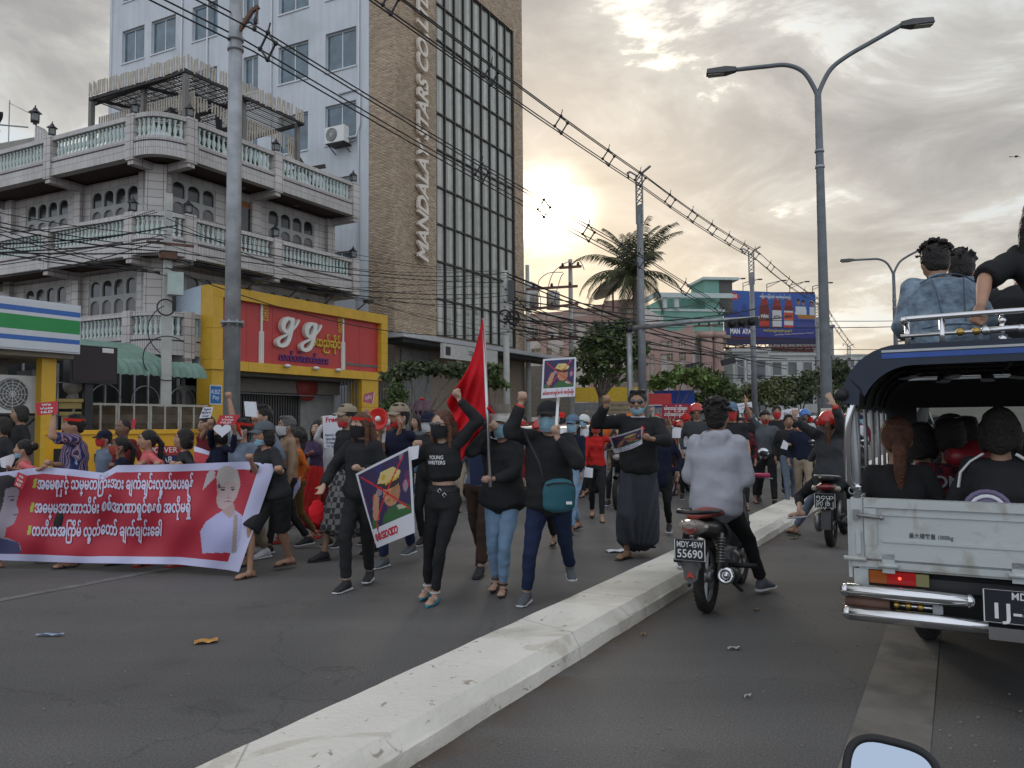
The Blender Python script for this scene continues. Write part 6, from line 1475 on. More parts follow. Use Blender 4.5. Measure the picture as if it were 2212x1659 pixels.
        if fem:
            for sg in (-1,1):T.ell(hipc+up*.315+tw*(.062*sg)+fw*.078,(.058,.052,.056),10,8,(tw,fw,up))
        for sh,el,w,sg in ((sL,eLp,wL,1),(sR,eRp,wR,-1)):
            r0,r1,r2=.058*am+loose*.6,.047*am+loose*.7,.035*am+loose*.5
            T.ell(sh,(r0+.002,)*3,10,8);T.tube([nb-up*.06,sh],[.06,r0*.95],10)
            if slv > .5:
                T.tube([sh,vlerp(sh,el,.5),el],[r0,(r0+r1)/2,r1],12);T.ell(el,(r1,)*3,10,7);k=(slv-.5)*2;T.tube([el,vlerp(el,w,k*.5),vlerp(el,w,k*.93)],[r1,(r1+r2)/2,r2+(.004 if slv < 1 else .0)],12)
            elif slv > 0:k=slv*2;T.tube([sh,vlerp(sh,el,k*.5),vlerp(sh,el,k)],[r0,r0*.97,r0*.95+.006],12)
        if hood:T.torus(nb-fw*.035+up*.015,.085,.036,(up+fw*-.25).normalized(),20,8);T.ell(nb-fw*.105-up*.045,(.105,.045,.085),12,8,(tw,fw,up))
        if collar:T.torus(nb+up*.018,.060,.014,up,18,6)
        part('shirt' if not hood else 'hoodie',remesh(T,vox*1.3,3 if det else 1,.022 if det >= 2 else .012,20,seed),cm_(top))
# bottom
    kind,bc,bf=bottom
    if kind != 'none' and not nolegs:
        B=MB();
        if kind == 'skirt':
            mid=(V3(aL)+V3(aR))/2;zt_,zb_=hipc+up*.10,V3((mid.x,mid.y,bf));spx=abs(aL.x-aR.x)/2+.10;spy=abs(aL.y-aR.y)/2+.10;R0=[]
            for q in range(9):
                t=q/8;c=vlerp(zt_,zb_,t);c.x=zt_.x+(zb_.x-zt_.x)*t**1.3;c.y=zt_.y+(zb_.y-zt_.y)*t**1.3;R0.append((c,V3((1,0,0))*(.155*g+(max(spx,.17)-.13*g-.0)*min(1,t*1.2)*.8+.02*math.sin(t*3)),V3((0,-1,0))*(.125*g+(max(spy*.9,.15)-.12)*t*1.0)))
            loft(B,R0,20)
            for hj,kn,an in ((hjL,kLp,aL),(hjR,kRp,aR)):
                e_=kn.lerp(an,max(.2,min(.95,(kn.z-bf-.03)/max(.05,kn.z-an.z))));B.tube([hj,kn,e_],[.10,.095,.085],12);B.ell(kn,(.095,)*3,10,7)
            part('skirt' if fem else 'longyi',remesh(B,vox*1.15,2,.004,18,seed+3,.016),cm_(bc))
        else:
            loft(B,[ring(hipc+up*.10,(.148 if not fem else .135)*g,.108*g),ring(hipc+up*.02,.158*g,.115*g),ring(hipc-up*.07,.155*g,.115*g)],16)
            if fem:B.ell(hipc-fw*.06-up*.03,(.125,.09,.1),12,8,(tw,fw,up))
            for hj,kn,an in ((hjL,kLp,aL),(hjR,kRp,aR)):
                f=bf;rk=.058*f*g+.004;ra=(.040*f+.006)
                B.tube([hj-V3((0,0,.0)),vlerp(hj,kn,.45),kn],[.092*g*(.6+.4*f),.082*g*(.6+.4*f),rk+(.03 if kind == 'shorts' else 0)],12);B.ell(hj,(.09*g,)*3,10,8)
                if kind != 'shorts':B.ell(kn,(rk,)*3,10,7);B.tube([kn,vlerp(kn,an,.35),vlerp(kn,an,.9 if kind != 'crop' else .55)],[rk,max(.056*g*(.5+.5*f),ra),ra*1.05],12)
            part('trousers' if kind != 'shorts' else 'shorts',remesh(B,vox*1.3,2,.015,24,seed+5),cm_(bc))
        if extras and 'belt' in extras:q=MB();loft(q,[ring(hipc+up*.055,.152*g,.112*g),ring(hipc+up*.085,.148*g,.110*g)],18);part('belt',q.mesh('belt'),M_BLACK);q=MB();c=hipc+up*.07+fw*.125;q.cbox(c,(.05,.012,.045),(tw,fw,up));part('buckle',q.mesh('buckle'),M_CHROME)
# feet
    if shoes and not nolegs and shoes[0] != 'none':
        for an,f in ((aL,L['fL']),(aR,L['fR'])):
            fd=V3((math.sin(f[3]),-math.cos(f[3]),-(min(max(f[2],0),.08)*2.0))).normalized();sd=fd.cross(V3((0,0,1))).normalized();fu=sd.cross(fd)
            if shoes[0] == 'sneaker':
                q=MB();loft(q,[(an-fd*.055-fu*.035,sd*.035,fu*.04),(an-fd*.02-fu*.02,sd*.042,fu*.055),(an+fd*.05-fu*.035,sd*.043,fu*.043),(an+fd*.12-fu*.055,sd*.048,fu*.028),(an+fd*.17-fu*.062,sd*.035,fu*.018)],12);q.tube([an-fu*.03,an+fu*.02-fd*.01],[.046,.044],10)
                sh_=part('shoe',remesh(q,.012 if det > 1 else .02,2),mat('shoe_'+str(shoes[1]),CL.get(shoes[1],(.05,.05,.05)),.7,var=.1))
                q=MB();loft(q,[(an-fd*.075-fu*.074,sd*.034,fu*.012),(an-fd*.02-fu*.074,sd*.042,fu*.012),(an+fd*.06-fu*.074,sd*.044,fu*.012),(an+fd*.13-fu*.075,sd*.050,fu*.011),(an+fd*.18-fu*.072,sd*.034,fu*.009)],14);part('sole',q.mesh('sole'),mat('sole_'+str(shoes[2]),CL.get(shoes[2],(.4,.4,.4)),.7),sh_)
            elif shoes[0] == 'sandal':
                q=MB();loft(q,[(an-fd*.075-fu*.086,sd*.034,fu*.011),(an+fd*.05-fu*.086,sd*.036,fu*.011),(an+fd*.13-fu*.086,sd*.047,fu*.011),(an+fd*.18-fu*.084,sd*.034,fu*.010)],12)
                sh_=part('sandal',q.mesh('sandal'),mat('shoe_'+str(shoes[1]),CL.get(shoes[1],(.05,.05,.05)),.7,var=.1));q=MB();q.tube([an+fd*.06-fu*.072+sd*.04,an+fd*.10-fu*.028+sd*.01,an+fd*.135-fu*.045],[.008]*3,6);q.tube([an+fd*.06-fu*.072-sd*.04,an+fd*.10-fu*.028-sd*.01,an+fd*.135-fu*.045],[.008]*3,6);part('strap',q.mesh('strap'),mat('shoe_'+str(shoes[2]),CL.get(shoes[2],(.05,.05,.05)),.7,var=.1),sh_)
            elif shoes[0] == 'flat':
                q=MB();loft(q,[(an-fd*.06-fu*.058,sd*.030,fu*.026),(an+fd*.02-fu*.07,sd*.036,fu*.018),(an+fd*.11-fu*.068,sd*.040,fu*.024),(an+fd*.19-fu*.072,sd*.012,fu*.012)],12);sh_=part('shoe',q.mesh('shoe'),mat('shoe_'+str(shoes[1]),CL.get(shoes[1],(.05,.05,.05)),.5,var=.2,scale=40));q=MB();q.torus(an+fu*.012,.040,.008,(0,0,1),14,5);q.tube([an+fd*.04-fu*.035+sd*.035,an+fd*.06-fu*.03,an+fd*.04-fu*.035-sd*.035],[.012]*3,6);part('strap',q.mesh('strap'),mat('shoe_'+str(shoes[2]),CL.get(shoes[2],(.05,.05,.05)),.6),sh_)
# hair
    hm=hairm or M_HAIR;AX=(hx,hf,hu)
    if hair and hair != 'none':
        Hh=MB();capd='cap' in [e[0] if isinstance(e,tuple) else e for e in extras] or 'helmet' in [e[0] if isinstance(e,tuple) else e for e in extras]
        if hair == 'buzz':Hh.ell(hc+hu*.022-hf*.016,(.0775,.092,.094),16,12,AX)
        else:Hh.ell(hc+hu*.026-hf*.018,(.084,.098,.096),18,12,AX);Hh.ell(hc-hu*.03-hf*.045,(.068,.055,.055),12,8,AX)
        if hair == 'short':
            for q in range(10):a=rnd.uniform(0,6.28);Hh.ell(hc+hu*(.092+rnd.uniform(0,.012))+hx*(.045*math.cos(a))+hf*(.05*math.sin(a)),(.032,.032,.018),7,5,AX)
        if hair == 'spiky':
            for q in range(90 if det > 2 else 50):
                a=rnd.uniform(0,6.28);b=rnd.uniform(.1,1.5);dv=(hx*math.cos(a)*math.cos(b)+hf*math.sin(a)*math.cos(b)+hu*math.sin(b));
                if dv.dot(hf) > .55 and dv.dot(hu) < .55:continue
                p0=hc+hu*.026-hf*.018+hx*(.074*dv.dot(hx))+hf*(.088*dv.dot(hf))+hu*(.086*dv.dot(hu));dd=(dv+hu*.35+hx*rnd.uniform(-.4,.4)).normalized();Hh.tube([p0,p0+dd*.020,p0+dd*rnd.uniform(.022,.030)],[.015,.011,.006],5)
        if hair in ('long','side'):
            for sx in (-.5,0,.5):Hh.tube([hc+hu*.02-hf*.07+hx*sx*.09,hc-hu*.1-hf*.075+hx*sx*.13,hc-hu*.2-hf*.065+hx*sx*.15,hc-hu*.30-hf*.07+hx*sx*.13],[.045,.05,.045,.02],8)
            for sg in (-1,1):Hh.tube([hc+hu*.06+hx*(.066*sg)+hf*.02,hc-hu*.03+hx*(.086*sg)+hf*.012,hc-hu*.13+hx*(.085*sg)+hf*.005,hc-hu*.24+hx*(.095*sg)+hf*.02],[.025,.026,.026,.012],7)
        if hair == 'bun':Hh.ell(hc-hf*.115+hu*.03,(.05,.045,.05),12,8,AX)
        if hair == 'pony':Hh.ell(hc-hf*.10+hu*.02,(.035,.035,.035),10,7,AX);Hh.tube([hc-hf*.11+hu*.02,hc-hf*.155-hu*.05,hc-hf*.14-hu*.18,hc-hf*.12-hu*.30],[.03,.042,.036,.012],9)
        if hair == 'fringe':Hh.ell(hc+hu*.06+hf*.055,(.068,.038,.032),12,8,AX)
        if hair == 'bob':
            for sg in (-1,1):Hh.ell(hc-hu*.03+hx*(.07*sg)-hf*.02,(.03,.06,.085),10,8,AX)
            Hh.ell(hc-hu*.05-hf*.07,(.075,.04,.07),12,8,AX)
        part('hair',remesh(Hh,(.0075 if hair == 'spiky' and det > 2 else .011 if det > 1 else .018 if det else .03),1,.007 if hair not in ('buzz','pony') else .002,90,seed+9),hm)
# face details
    if det >= 1 and not any((e[0] if isinstance(e,tuple) else e) == 'back' for e in extras):
        if 'shades' not in extras:
            for sg in (-1,1):
                c=hc+hu*.008+hx*(.031*sg)+hf*(.0805);q=MB();q.ell(c,(.0155,.008,.0065),8,6,AX);ey=part('eye',q.mesh('eye'),M_EYEW);q=MB();q.ell(c+hf*.0045,(.0068,.005,.0066),8,6,AX);part('iris',q.mesh('iris'),M_EYED,ey)
                q=MB();q.tube([hc+hu*.030+hx*(.014*sg)+hf*.088,hc+hu*.037+hx*(.034*sg)+hf*.083,hc+hu*.030+hx*(.052*sg)+hf*.070],[.0032,.0038,.002],5);part('eyebrow',q.mesh('eyebrow'),M_HAIR)
        if not mask or mask[1] == 'chin':
            q=MB();q.ell(hc-hu*.057+hf*.0905,(.022,.008,.0075+mouth*.010),10,6,AX);lp=part('lips',q.mesh('lips'),M_LIP)
            if mouth:q=MB();q.ell(hc-hu*.058+hf*.0955,(.014,.006,.005+mouth*.009),10,6,AX);part('mouth',q.mesh('mouth'),M_MOUTH,lp)
    if mask:
        col,where=mask;dz=0. if where == 'on' else -.052;q=MB()
        def mfn(u,v):
            t=v;a=math.radians(-74+148*u);hgt=-.002-.100*t+dz;ww=(.078 if where == 'on' else .064)*(1-.22*t);dd=(.104 if where == 'on' else .092)*(1-.10*t)+.012*math.sin(math.pi*t);nose=.020*math.exp(-(math.degrees(a)/24)**2)*(1-t)**.7 if where == 'on' else 0
            if where == 'chin':hgt=-.045-.055*t*(1-.2*abs(u-.5))-.004
            sag=-.006*math.cos(a*2)*(1 if t > .5 else -1)
            return hc+hx*(ww*math.sin(a))+hf*((dd+nose)*math.cos(a)-.004)+hu*(hgt+sag)
        q.surf(mfn,16,9);q.surf(lambda u,v:mfn(1-u,v)-hf*.002,16,9);mk=part('mask',q.mesh('mask'),masked(col))
        if det >= 1:
            for sg in (-1,1):
                q=MB();u=1 if sg > 0 else 0
                for vv in (.1,.9):q.tube([mfn(u,vv),(mfn(u,vv)+hc+hx*(.080*sg))/2+hx*.004*sg,hc-hu*(.0+.02*vv)+hx*(.083*sg)-hf*.012],[.0022]*3,4,False)
                part('strap',q.mesh('strap'),masked('white' if col != 'black' else 'black'),mk)
    for e in extras:
        k=e[0] if isinstance(e,tuple) else e
        if k == 'shades':
            q=MB();
            for sg in (-1,1):q.ell(hc+hu*.008+hx*(.032*sg)+hf*.096,(.029,.006,.021),12,8,((hx-hf*.25*sg).normalized(),hf,hu));q.tube([hc+hu*.012+hx*(.060*sg)+hf*.088,hc+hu*.006+hx*(.079*sg)],[.003]*2,5)
            q.tube([hc+hu*.014-hx*.01+hf*.103,hc+hu*.014+hx*.01+hf*.103],[.003]*2,5);part('sunglasses',q.mesh('sunglasses'),M_GLASSDK)
        if k == 'cap':
            col=cm_(e[1]);q=MB();P_=[(.090*math.sin(b)+.0,.088*math.cos(b)) for b in [math.pi*.5*i/7 for i in range(8)]];V=[];n=20
            for i,(r_,h_) in enumerate(P_[::-1]):
                for k2 in range(n):a=2*math.pi*k2/n;V.append(hc+hu*(.045+h_)+hx*(r_*.98*math.cos(a))+hf*(r_*1.16*math.sin(a)-.008))
            q.smooth=True;q.add(V,[(i*n+j,i*n+(j+1) % n,(i+1)*n+(j+1) % n,(i+1)*n+j) for i in range(7) for j in range(n)]);cpo=part('cap',q.mesh('cap'),col);q=MB()
            def br(u,v):
                a=math.radians(-62+124*u);b_=hc+hu*(.047-.022*v)+hx*(.088*math.sin(a)*(1-.1*v))+hf*(.094*math.cos(a)+.072*v*math.cos(a*.75)+.0);return b_-hu*(.016*(math.sin(a)**2))
            q.surf(br,14,5);q.surf(lambda u,v:br(1-u,v)-hu*.005,14,5);part('brim',q.mesh('brim'),col,cpo)
        if k == 'helmet':
            mt=mat('helmet_'+e[1],dict(red=(.42,.02,.015),silver=(.42,.40,.36),white=(.5,.5,.5),blue=(.03,.14,.42),black=(.015,.015,.016),orange=(.5,.06,.03))[e[1]],.22,var=.03,spec=.6);q=MB();V=[];n=24;m_=10
            for i in range(m_+1):
                b=math.radians(6+i*(104/m_));
                for k2 in range(n):
                    a=2*math.pi*k2/n;fr=max(0,math.sin(a));bb_=b*(1-.22*fr*fr) ;V.append(hc+hu*(.022+.122*math.cos(bb_))+hx*(.118*math.sin(bb_)*math.cos(a))+hf*(.138*math.sin(bb_)*math.sin(a)-.01))
            q.smooth=True;q.add(V,[(i*n+j,i*n+(j+1) % n,(i+1)*n+(j+1) % n,(i+1)*n+j) for i in range(m_) for j in range(n)]+[tuple(range(n))]);ho=part('helmet',q.mesh('helmet'),mt)
            q=MB();q.torus(hc-hu*.018-hf*.005,.112,.008,hu,22,6);part('rim',q.mesh('rim'),M_BLACK,ho)
            if len(e) > 2:q=MB();q.surf(lambda u,v:hc+hu*(.09+.075*v)+hx*(.118*math.sin(math.radians(-60+120*u)))+hf*((.135+.055*v)*math.cos(math.radians(-60+120*u))),12,5);part('visor',q.mesh('visor'),mat('smoked_visor',(.30,.27,.23),.12,var=0,spec=.8),ho)
        if k == 'headband':
            q=MB();rz=.052
            def hb(u,v):a=u*2*math.pi;return hc+hu*(rz-.014+.028*v+.010*math.sin(a))+hx*(.086*math.cos(a))+hf*(.101*math.sin(a)-.009)
            q.surf(hb,28,2);hbo=part('headband',q.mesh('headband'),cloth('bright_red',(.50,.03,.02)))
            if len(e) > 1 if isinstance(e,tuple) else False:q=MB();q.tube([hc+hx*.06+hf*.07+hu*.05,hc+hx*.075+hf*.075+hu*.0,hc+hx*.085+hf*.05-hu*.08],[.02,.018,.006],6);part('knot',q.mesh('knot'),cloth('bright_red',(.50,.03,.02)),hbo)
        if k == 'flowers':
            for i in range(6):q=MB();q.ell(hc-hf*.09+hu*(.05+rnd.uniform(-.04,.04))+hx*rnd.uniform(-.06,.06),(.014,.014,.012),7,5);part('flower',q.mesh('flower'),mat('flower_'+e[1],dict(cream=(.5,.42,.25),pink=(.35,.06,.12))[e[1]],.7))
        if k == 'wristband':
            w,el=(wL,eLp) if e[1] == 'L' else (wR,eRp);d=(el-w).normalized();q=MB();q.tube([w+d*.01,w+d*.05],[.036,.038],12);part('wristband',q.mesh('wristband'),mat('band_'+e[2],dict(red=(.5,.04,.025),black=(.02,.01,.01))[e[2]],.6))
        if k == 'belt2':
            for i,dz in ((0,.085),(1,.05)):q=MB();loft(q,[ring(hipc+up*(dz-.014),.15*g,.112*g),ring(hipc+up*(dz+.014),.148*g,.110*g)],18);part('belt',q.mesh('belt'),M_BLACK);c=hipc+up*dz+fw*.125+tw*(.02+.045*i);q=MB();q.torus(c,.020,.004,fw,4,4);part('buckle',q.mesh('buckle'),M_CHROME)
        if k == 'print':      # white lettering across the chest
            q=MB();e_=e
            for ln,(txt,dz,sz,wd) in enumerate(e[1]):
                def cf(x,y):
                    w_=.165;return hipc+up*(.33+y)+tw*x+fw*((.122+(.03 if fem else 0)+loose)*math.sqrt(max(0,1-(x/w_)**2))+.012)
                text_fn(q,txt,cf,e[2] if len(e) > 2 else 0,dz,sz,.02,fitw=wd)
            part('shirt_print',q.mesh('shirt_print'),e[3] if len(e) > 3 else M_WHITE)
        if k == 'inner':       # paler shirt showing between open jacket edges
            q=MB();wI=e[2];z0_,z1_=e[3],e[4]
            def cf2(u,v):x=(u-.5)*2*wI*(1-.25*v);return hipc+up*(z0_+(z1_-z0_)*v)+tw*x+fw*((.118+(.032 if fem else 0)*math.sin(math.pi*min(1,max(0,(v-.2)/.8)))+loose)*math.sqrt(max(0,1-(x/.17)**2))+.010)
            q.surf(cf2,12,14);part('inner_shirt',q.mesh('inner_shirt'),cm_(e[1]))
        if k == 'ribbon':
            q=MB();c=hipc+up*.37+fw*(.150+loose)+tw*.055
            for pts in ([(-.03,-.045),(0,.0),(.014,.028),(0,.045),(-.014,.028),(0,.0),(.03,-.045)],):q.tube([c+tw*a+up*b+fw*(.004 if i > 3 else 0) for i,(a,b) in enumerate(pts)],[.011]*7,6)
            part('ribbon_badge',q.mesh('ribbon_badge'),mat('ribbon_red',(.55,.025,.02),.4))
        if k == 'collar':q=MB();q.torus(nb+up*.012,.064,.012,up,18,6);part('collar',q.mesh('collar'),cm_(e[1]))
    person.info=dict(M=M,hc=M @ hc,wL=M @ wL,wR=M @ wR,nb=M @ nb,hip=M @ hipc,th=th,hx=hx,hf=hf,hu=hu,tw=M.to_3x3().normalized() @ tw,fw=M.to_3x3().normalized() @ fw,s=s)
    return th
def base(px,D,py=905):p=AT(px,py,D);p.z=0;return p
# the marchers
YW=-.5
def who(label,px,yt,D,**k):
    b=base(px,D);H=k.pop('H',None) or AT(px,yt,D).z*.985;yaw=k.pop('yaw',YW);return person(label,b,yaw,H,**k)
def wave_cloth(name,stops,sc,dr='X',dist=2.):
    m=mat(name,(1,1,1),.9,var=0.,bump=0);nt=m.node_tree;b=nt.nodes['Principled BSDF'];N=nt.nodes.new;L=nt.links.new
    tc=N('ShaderNodeTexCoord');w=N('ShaderNodeTexWave');w.bands_direction=dr;w.inputs['Scale'].default_value=sc;w.inputs['Distortion'].default_value=dist;w.inputs['Detail'].default_value=2;L(tc.outputs['Object'],w.inputs['Vector'])
    r=N('ShaderNodeValToRGB');L(w.outputs[1],r.inputs[0]);e=r.color_ramp.elements
    while len(e) < len(stops):e.new(.5)
    for i,(p,c) in enumerate(stops):e[i].position=p;e[i].color=(*c,1)
    L(r.outputs[0],b.inputs['Base Color']);return m
M_PATT=wave_cloth('cloth_patterned',[(0,(.02,.02,.07)),(.3,(.03,.05,.16)),(.42,(.40,.40,.45)),(.5,(.03,.03,.12)),(.68,(.28,.03,.05)),(.8,(.42,.38,.40)),(.9,(.05,.02,.07))],5.5,'X',9)
M_LONGYI=wave_cloth('cloth_longyi_stripes',[(0,(.03,.034,.042)),(.45,(.035,.04,.05)),(.6,(.12,.13,.15)),(.75,(.04,.045,.055))],16,'X',1.2)
def checker(name,c1,c2,sc):
    m=mat(name,(1,1,1),.9,var=0.);nt=m.node_tree;b=nt.nodes['Principled BSDF'];N=nt.nodes.new;L=nt.links.new;tc=N('ShaderNodeTexCoord');c=N('ShaderNodeTexChecker');c.inputs['Scale'].default_value=sc;c.inputs['Color1'].default_value=(*c1,1);c.inputs['Color2'].default_value=(*c2,1);L(tc.outputs['Object'],c.inputs['Vector']);L(c.outputs[0],b.inputs['Base Color']);return m
M_CHECK=checker('cloth_checked_longyi',(.20,.19,.18),(.04,.04,.042),17);M_PLAID=checker('cloth_red_plaid',(.13,.012,.02),(.03,.008,.012),22);M_DOTS=mat('cloth_dotted_purple',(.05,.03,.07),.9,var=.9,scale=70)
def PXY(x,y,D):return AT(x,y,D)
# banner row
who('woman in pink top with bun and blue chin mask behind the left banner end',56,948,8.45,sex='f',det=2,yaw=-1.15,top='pink',slv=.5,hair='bun',mask=('blue','chin'),mouth=1,hL=PXY(98,1012,8.1),hR=PXY(25,1015,8.12),hand=('fist','relax'),extras=(('flowers','cream'),),tone='t',seed=1,bottom=('trousers','maroon',1.1),shoes=('sandal','brown','black'),legs=WALK1)
who('man in a patterned blue and red shirt with red headband lifting a red card high',163,892,8.4,det=2,yaw=-1.0,top=M_PATT,slv=.42,loose=.02,hL=PXY(117,882,8.12),eL=(.2,-.2,-1),hdir=((-.5,0,.85),None),hR=PXY(106,1010,8.12),hand=('hold','fist'),extras=('headband',),mouth=1,tone='t',seed=2,bottom=('trousers','black2',1.1),shoes=('sandal','black','black'))
who('dark faced man with cropped hair looking out behind the child with the red mask',268,903,10.0,det=2,yaw=-.4,top='maroon',hair='buzz',tone='d',mouth=1,seed=3)
who('marcher in dark cap, red mask and grey vest left of the cropped haired man',228,928,10.2,det=1,yaw=-.6,top='bluegrey',extras=(('cap','navy'),),mask=('red','on'),seed=4)
who('child in navy jacket with printed red mask, hand at the mouth, behind the banner',263,941,8.55,det=2,yaw=-.9,top='navy',hair='pony',sex='f',mask=('dkred','on'),hL=PXY(247,985,8.3),eL=(.3,0,-1),hand=('relax','fist'),hR=PXY(240,1010,8.12),tone='d',seed=5,bottom=('trousers','black',1),shoes=('sandal','black','black'))
who('young woman in pink polo shirt with tied back hair singing behind the banner',322,927,8.45,det=2,yaw=-.9,sex='f',top='pink',slv=.4,collar=True,hair='pony',mouth=1,tone='t',hL=PXY(345,1008,8.0),hR=PXY(300,1010,8.0),hand=('fist','fist'),seed=6,bottom=('trousers','maroon',1),shoes=('sandal','red','black'))
who('woman in black top with pink flowers in her hair behind the banner',400,924,8.4,det=2,yaw=-1.15,sex='f',top='black2',hair='bob',tone='t',hL=PXY(392,1010,7.9),hand=('fist','fist'),hR=PXY(370,1008,7.95),extras=(('flowers','pink'),),seed=7,bottom=('trousers','red',1),shoes=('flat','red','red'))
who('woman in navy jacket and black mask holding red card and white heart above the banner',474,914,8.55,det=2,yaw=-.7,sex='f',top='navy',hair='bob',mask=('black','on'),hL=PXY(507,920,8.2),hR=PXY(455,905,8.2),eL=(.6,0,-1),eR=(-.6,0,-1),hand=('hold','hold'),hdir=((0,0,1),(0,0,1)),seed=8,bottom=('trousers','black',1),shoes=('sandal','black','black'))
who('masked marcher in white shirt squeezed between the navy jacket and the grey shirt',503,912,9.3,det=1,yaw=-.6,sex='f',top='white',mask=('blue','on'),seed=9,hair='bob')
who('man with red headband and big white mask raising his fist before the steel pole',524,902,8.35,det=2,yaw=-.65,top='bluegrey',slv=.5,loose=.015,mask=('white','on'),extras=(('headband',1),),hR=PXY(493,843,8.5),eR=(-.2,.6,-1),hdir=(None,(-.25,0,1)),hand=('relax','fist'),tone='t',seed=10,bottom=('trousers','black',1),shoes=('sandal','black','black'))
who('tall dark haired man with mask at his chin holding up a white booklet',568,872,8.9,det=2,yaw=-.7,top='bluegrey',mask=('blue','chin'),hair='short',hR=PXY(552,893,8.3),eR=(-.5,-.2,-1),hdir=(None,(-.1,0,1)),hand=('relax','hold'),tone='t',extras=(('wristband','R','red'),),seed=11,bottom=('trousers','khaki',1.),shoes=('sneaker','white','white'))
G1,G2=G(516,1250),G(612,1228);b_=base(576,7.75);Mi_=rotz(b_,-.75,.93).inverted();f1,f2=Mi_ @ G1,Mi_ @ G2
who('woman in grey baseball cap, black shirt and shorts gripping the right end of the banner',590,911,7.75,H=1.58,det=3,yaw=-.75,sex='f',top='black2',slv=.5,loose=.02,lean=(-.02,-.12),hip=(0,.05,.88),legs=dict(fR=(f1.x,f1.y+.05,0,.1),fL=(f2.x,f2.y,.02,-.1)),hR=PXY(538,998,7.36),hL=PXY(604,1022,7.2),eL=(.7,.1,-1),eR=(-.2,.2,-1),hand=('fist','fist'),bottom=('shorts','black',1.3),shoes=('sandal','brown','black'),mask=('blue','chin'),hair='bob',extras=(('cap','grey'),),tone='t',seed=12)
who('grey haired person in tan sweater carrying a book beside the banner end',622,904,9.3,H=1.60,det=2,yaw=-1.0,top='tan',collar=True,mask=('white','on'),hairm=M_HAIRG,hL=PXY(622,1062,9.0),hand=('hold','relax'),seed=13,bottom=('trousers','black',.95),shoes=('sneaker','black','white'),legs=WALK1)
who('marcher in mustard trousers and red shoes half hidden behind the tan sweater',642,925,9.9,det=1,yaw=-1.0,sex='f',top='orange',seed=14,bottom=('trousers',mat('cloth_mustard',(.13,.07,.02),.9),.9),shoes=('flat','red','red'),hair='bun',legs=WALK2)
who('woman in black with black mask standing back beside the woman in the red skirt',648,920,11.4,det=2,yaw=-.4,sex='f',top='black',mask=('black','on'),hair='side',seed=15)
who('woman in dotted purple blouse and long red skirt with long loose hair',688,906,10.4,det=2,yaw=-.35,sex='f',top=M_DOTS,slv=.9,hair='long',hR=PXY(668,985,10.0),eR=(-.8,.3,-.7),tone='l',seed=16,bottom=('skirt','red',.22),shoes=('sandal','maroon','black'),legs=WALK1)
who('marcher in white sleeves hidden behind the free placard',722,915,9.6,det=1,yaw=-.4,top='white',hR=PXY(698,902,9.4),eR=(-.5,0,-1),hand=('relax','hold'),hdir=(None,(0,0,1)),seed=17,bottom=('trousers','maroon',1))
who('man in beige cap with red mask at his chin, black tee and checked longyi',752,873,8.7,det=3,yaw=-.85,top='black',slv=.48,loose=.012,mask=('red','chin'),extras=(('cap','khaki'),),bottom=('skirt',M_CHECK,.35),shoes=('sneaker','black','black'),legs=WALK2,hL=PXY(765,1040,8.4),seed=18,fat=1.05)
# front row
b_=base(775,7.15);Mi_=rotz(b_,-.42,1.).inverted();f1,f2=Mi_ @ G(737,1277),Mi_ @ G(792,1258)
who('woman in black jacket and red headband holding the left side of the large poster',783,894,7.15,det=3,yaw=-.42,H=1.60,sex='f',top='black',slv=1.,loose=.028,hair='long',hairm=M_HAIRB,mask=('black','on'),extras=('headband',('collar','black2')),head=(-.25,0),hL=PXY(777,1026,6.85),hR=PXY(690,1062,7.0),eL=(.6,.4,-.6),eR=(-.6,.3,-.2),hand=('hold','relax'),legs=dict(fR=(f1.x,f1.y,.0,.0),fL=(f2.x,f2.y,.0,.35)),tone='l',bottom=('trousers','black',1.12),shoes=('sneaker','black','white'),seed=20)
b_=base(862,8.1);Mi_=rotz(b_,-.7,1.).inverted();f1,f2=Mi_ @ G(828,1225),Mi_ @ G(888,1212)
who('man in beige cap and navy polo shirt shouting into a red and white megaphone',864,871,8.1,det=3,yaw=-.7,top='navy',slv=.45,collar=True,mask=('red','chin'),extras=(('cap','khaki'),),hR=PXY(820,934,7.75),eR=(-.4,.2,-1),hL=PXY(850,925,8.0),hand=('relax','hold'),legs=dict(fR=(f1.x,f1.y,0,.2),fL=(f2.x,f2.y,.0,.3)),tone='t',bottom=('trousers','indigo',1.05),shoes=('sneaker','grey','white'),mouth=1,seed=21,fat=1.05)
who('marcher in dark cap and white mask between the megaphone man and the woman in sunglasses',926,890,9.6,det=2,yaw=-.3,top='black2',extras=(('cap','navy'),),mask=('white','on'),hair='buzz',seed=22)
b_=base(965,6.45);Mi_=rotz(b_,-.4,1.).inverted();f1,f2=Mi_ @ G(933,1290),Mi_ @ G(947,1303)
who('woman in sunglasses, black mask and open black jacket raising her fist, in turquoise shoes',958,881,6.45,det=3,yaw=-.35,H=1.60,sex='f',top='black',slv=1.,hem=1.13,loose=.02,hair='long',hairm=M_HAIRB,mask=('black','on'),head=(-.25,0),extras=('shades','belt2',('wristband','L','black'),('print',[('YOUNG',.045,.045,.13),('WRITERS',.0,.045,.16)],.01)),hL=PXY(989,846,6.4),eL=(.8,.2,-.5),hR=PXY(884,972,6.35),eR=(-.5,.6,-.6),hdir=((-.15,0,1),None),hand=('fist','hold'),legs=dict(fR=(f1.x,f1.y,.02,.1),fL=(f2.x,f2.y,.0,.05)),tone='l',bottom=('trousers','black',.86),shoes=('flat','turq','white'),seed=23)
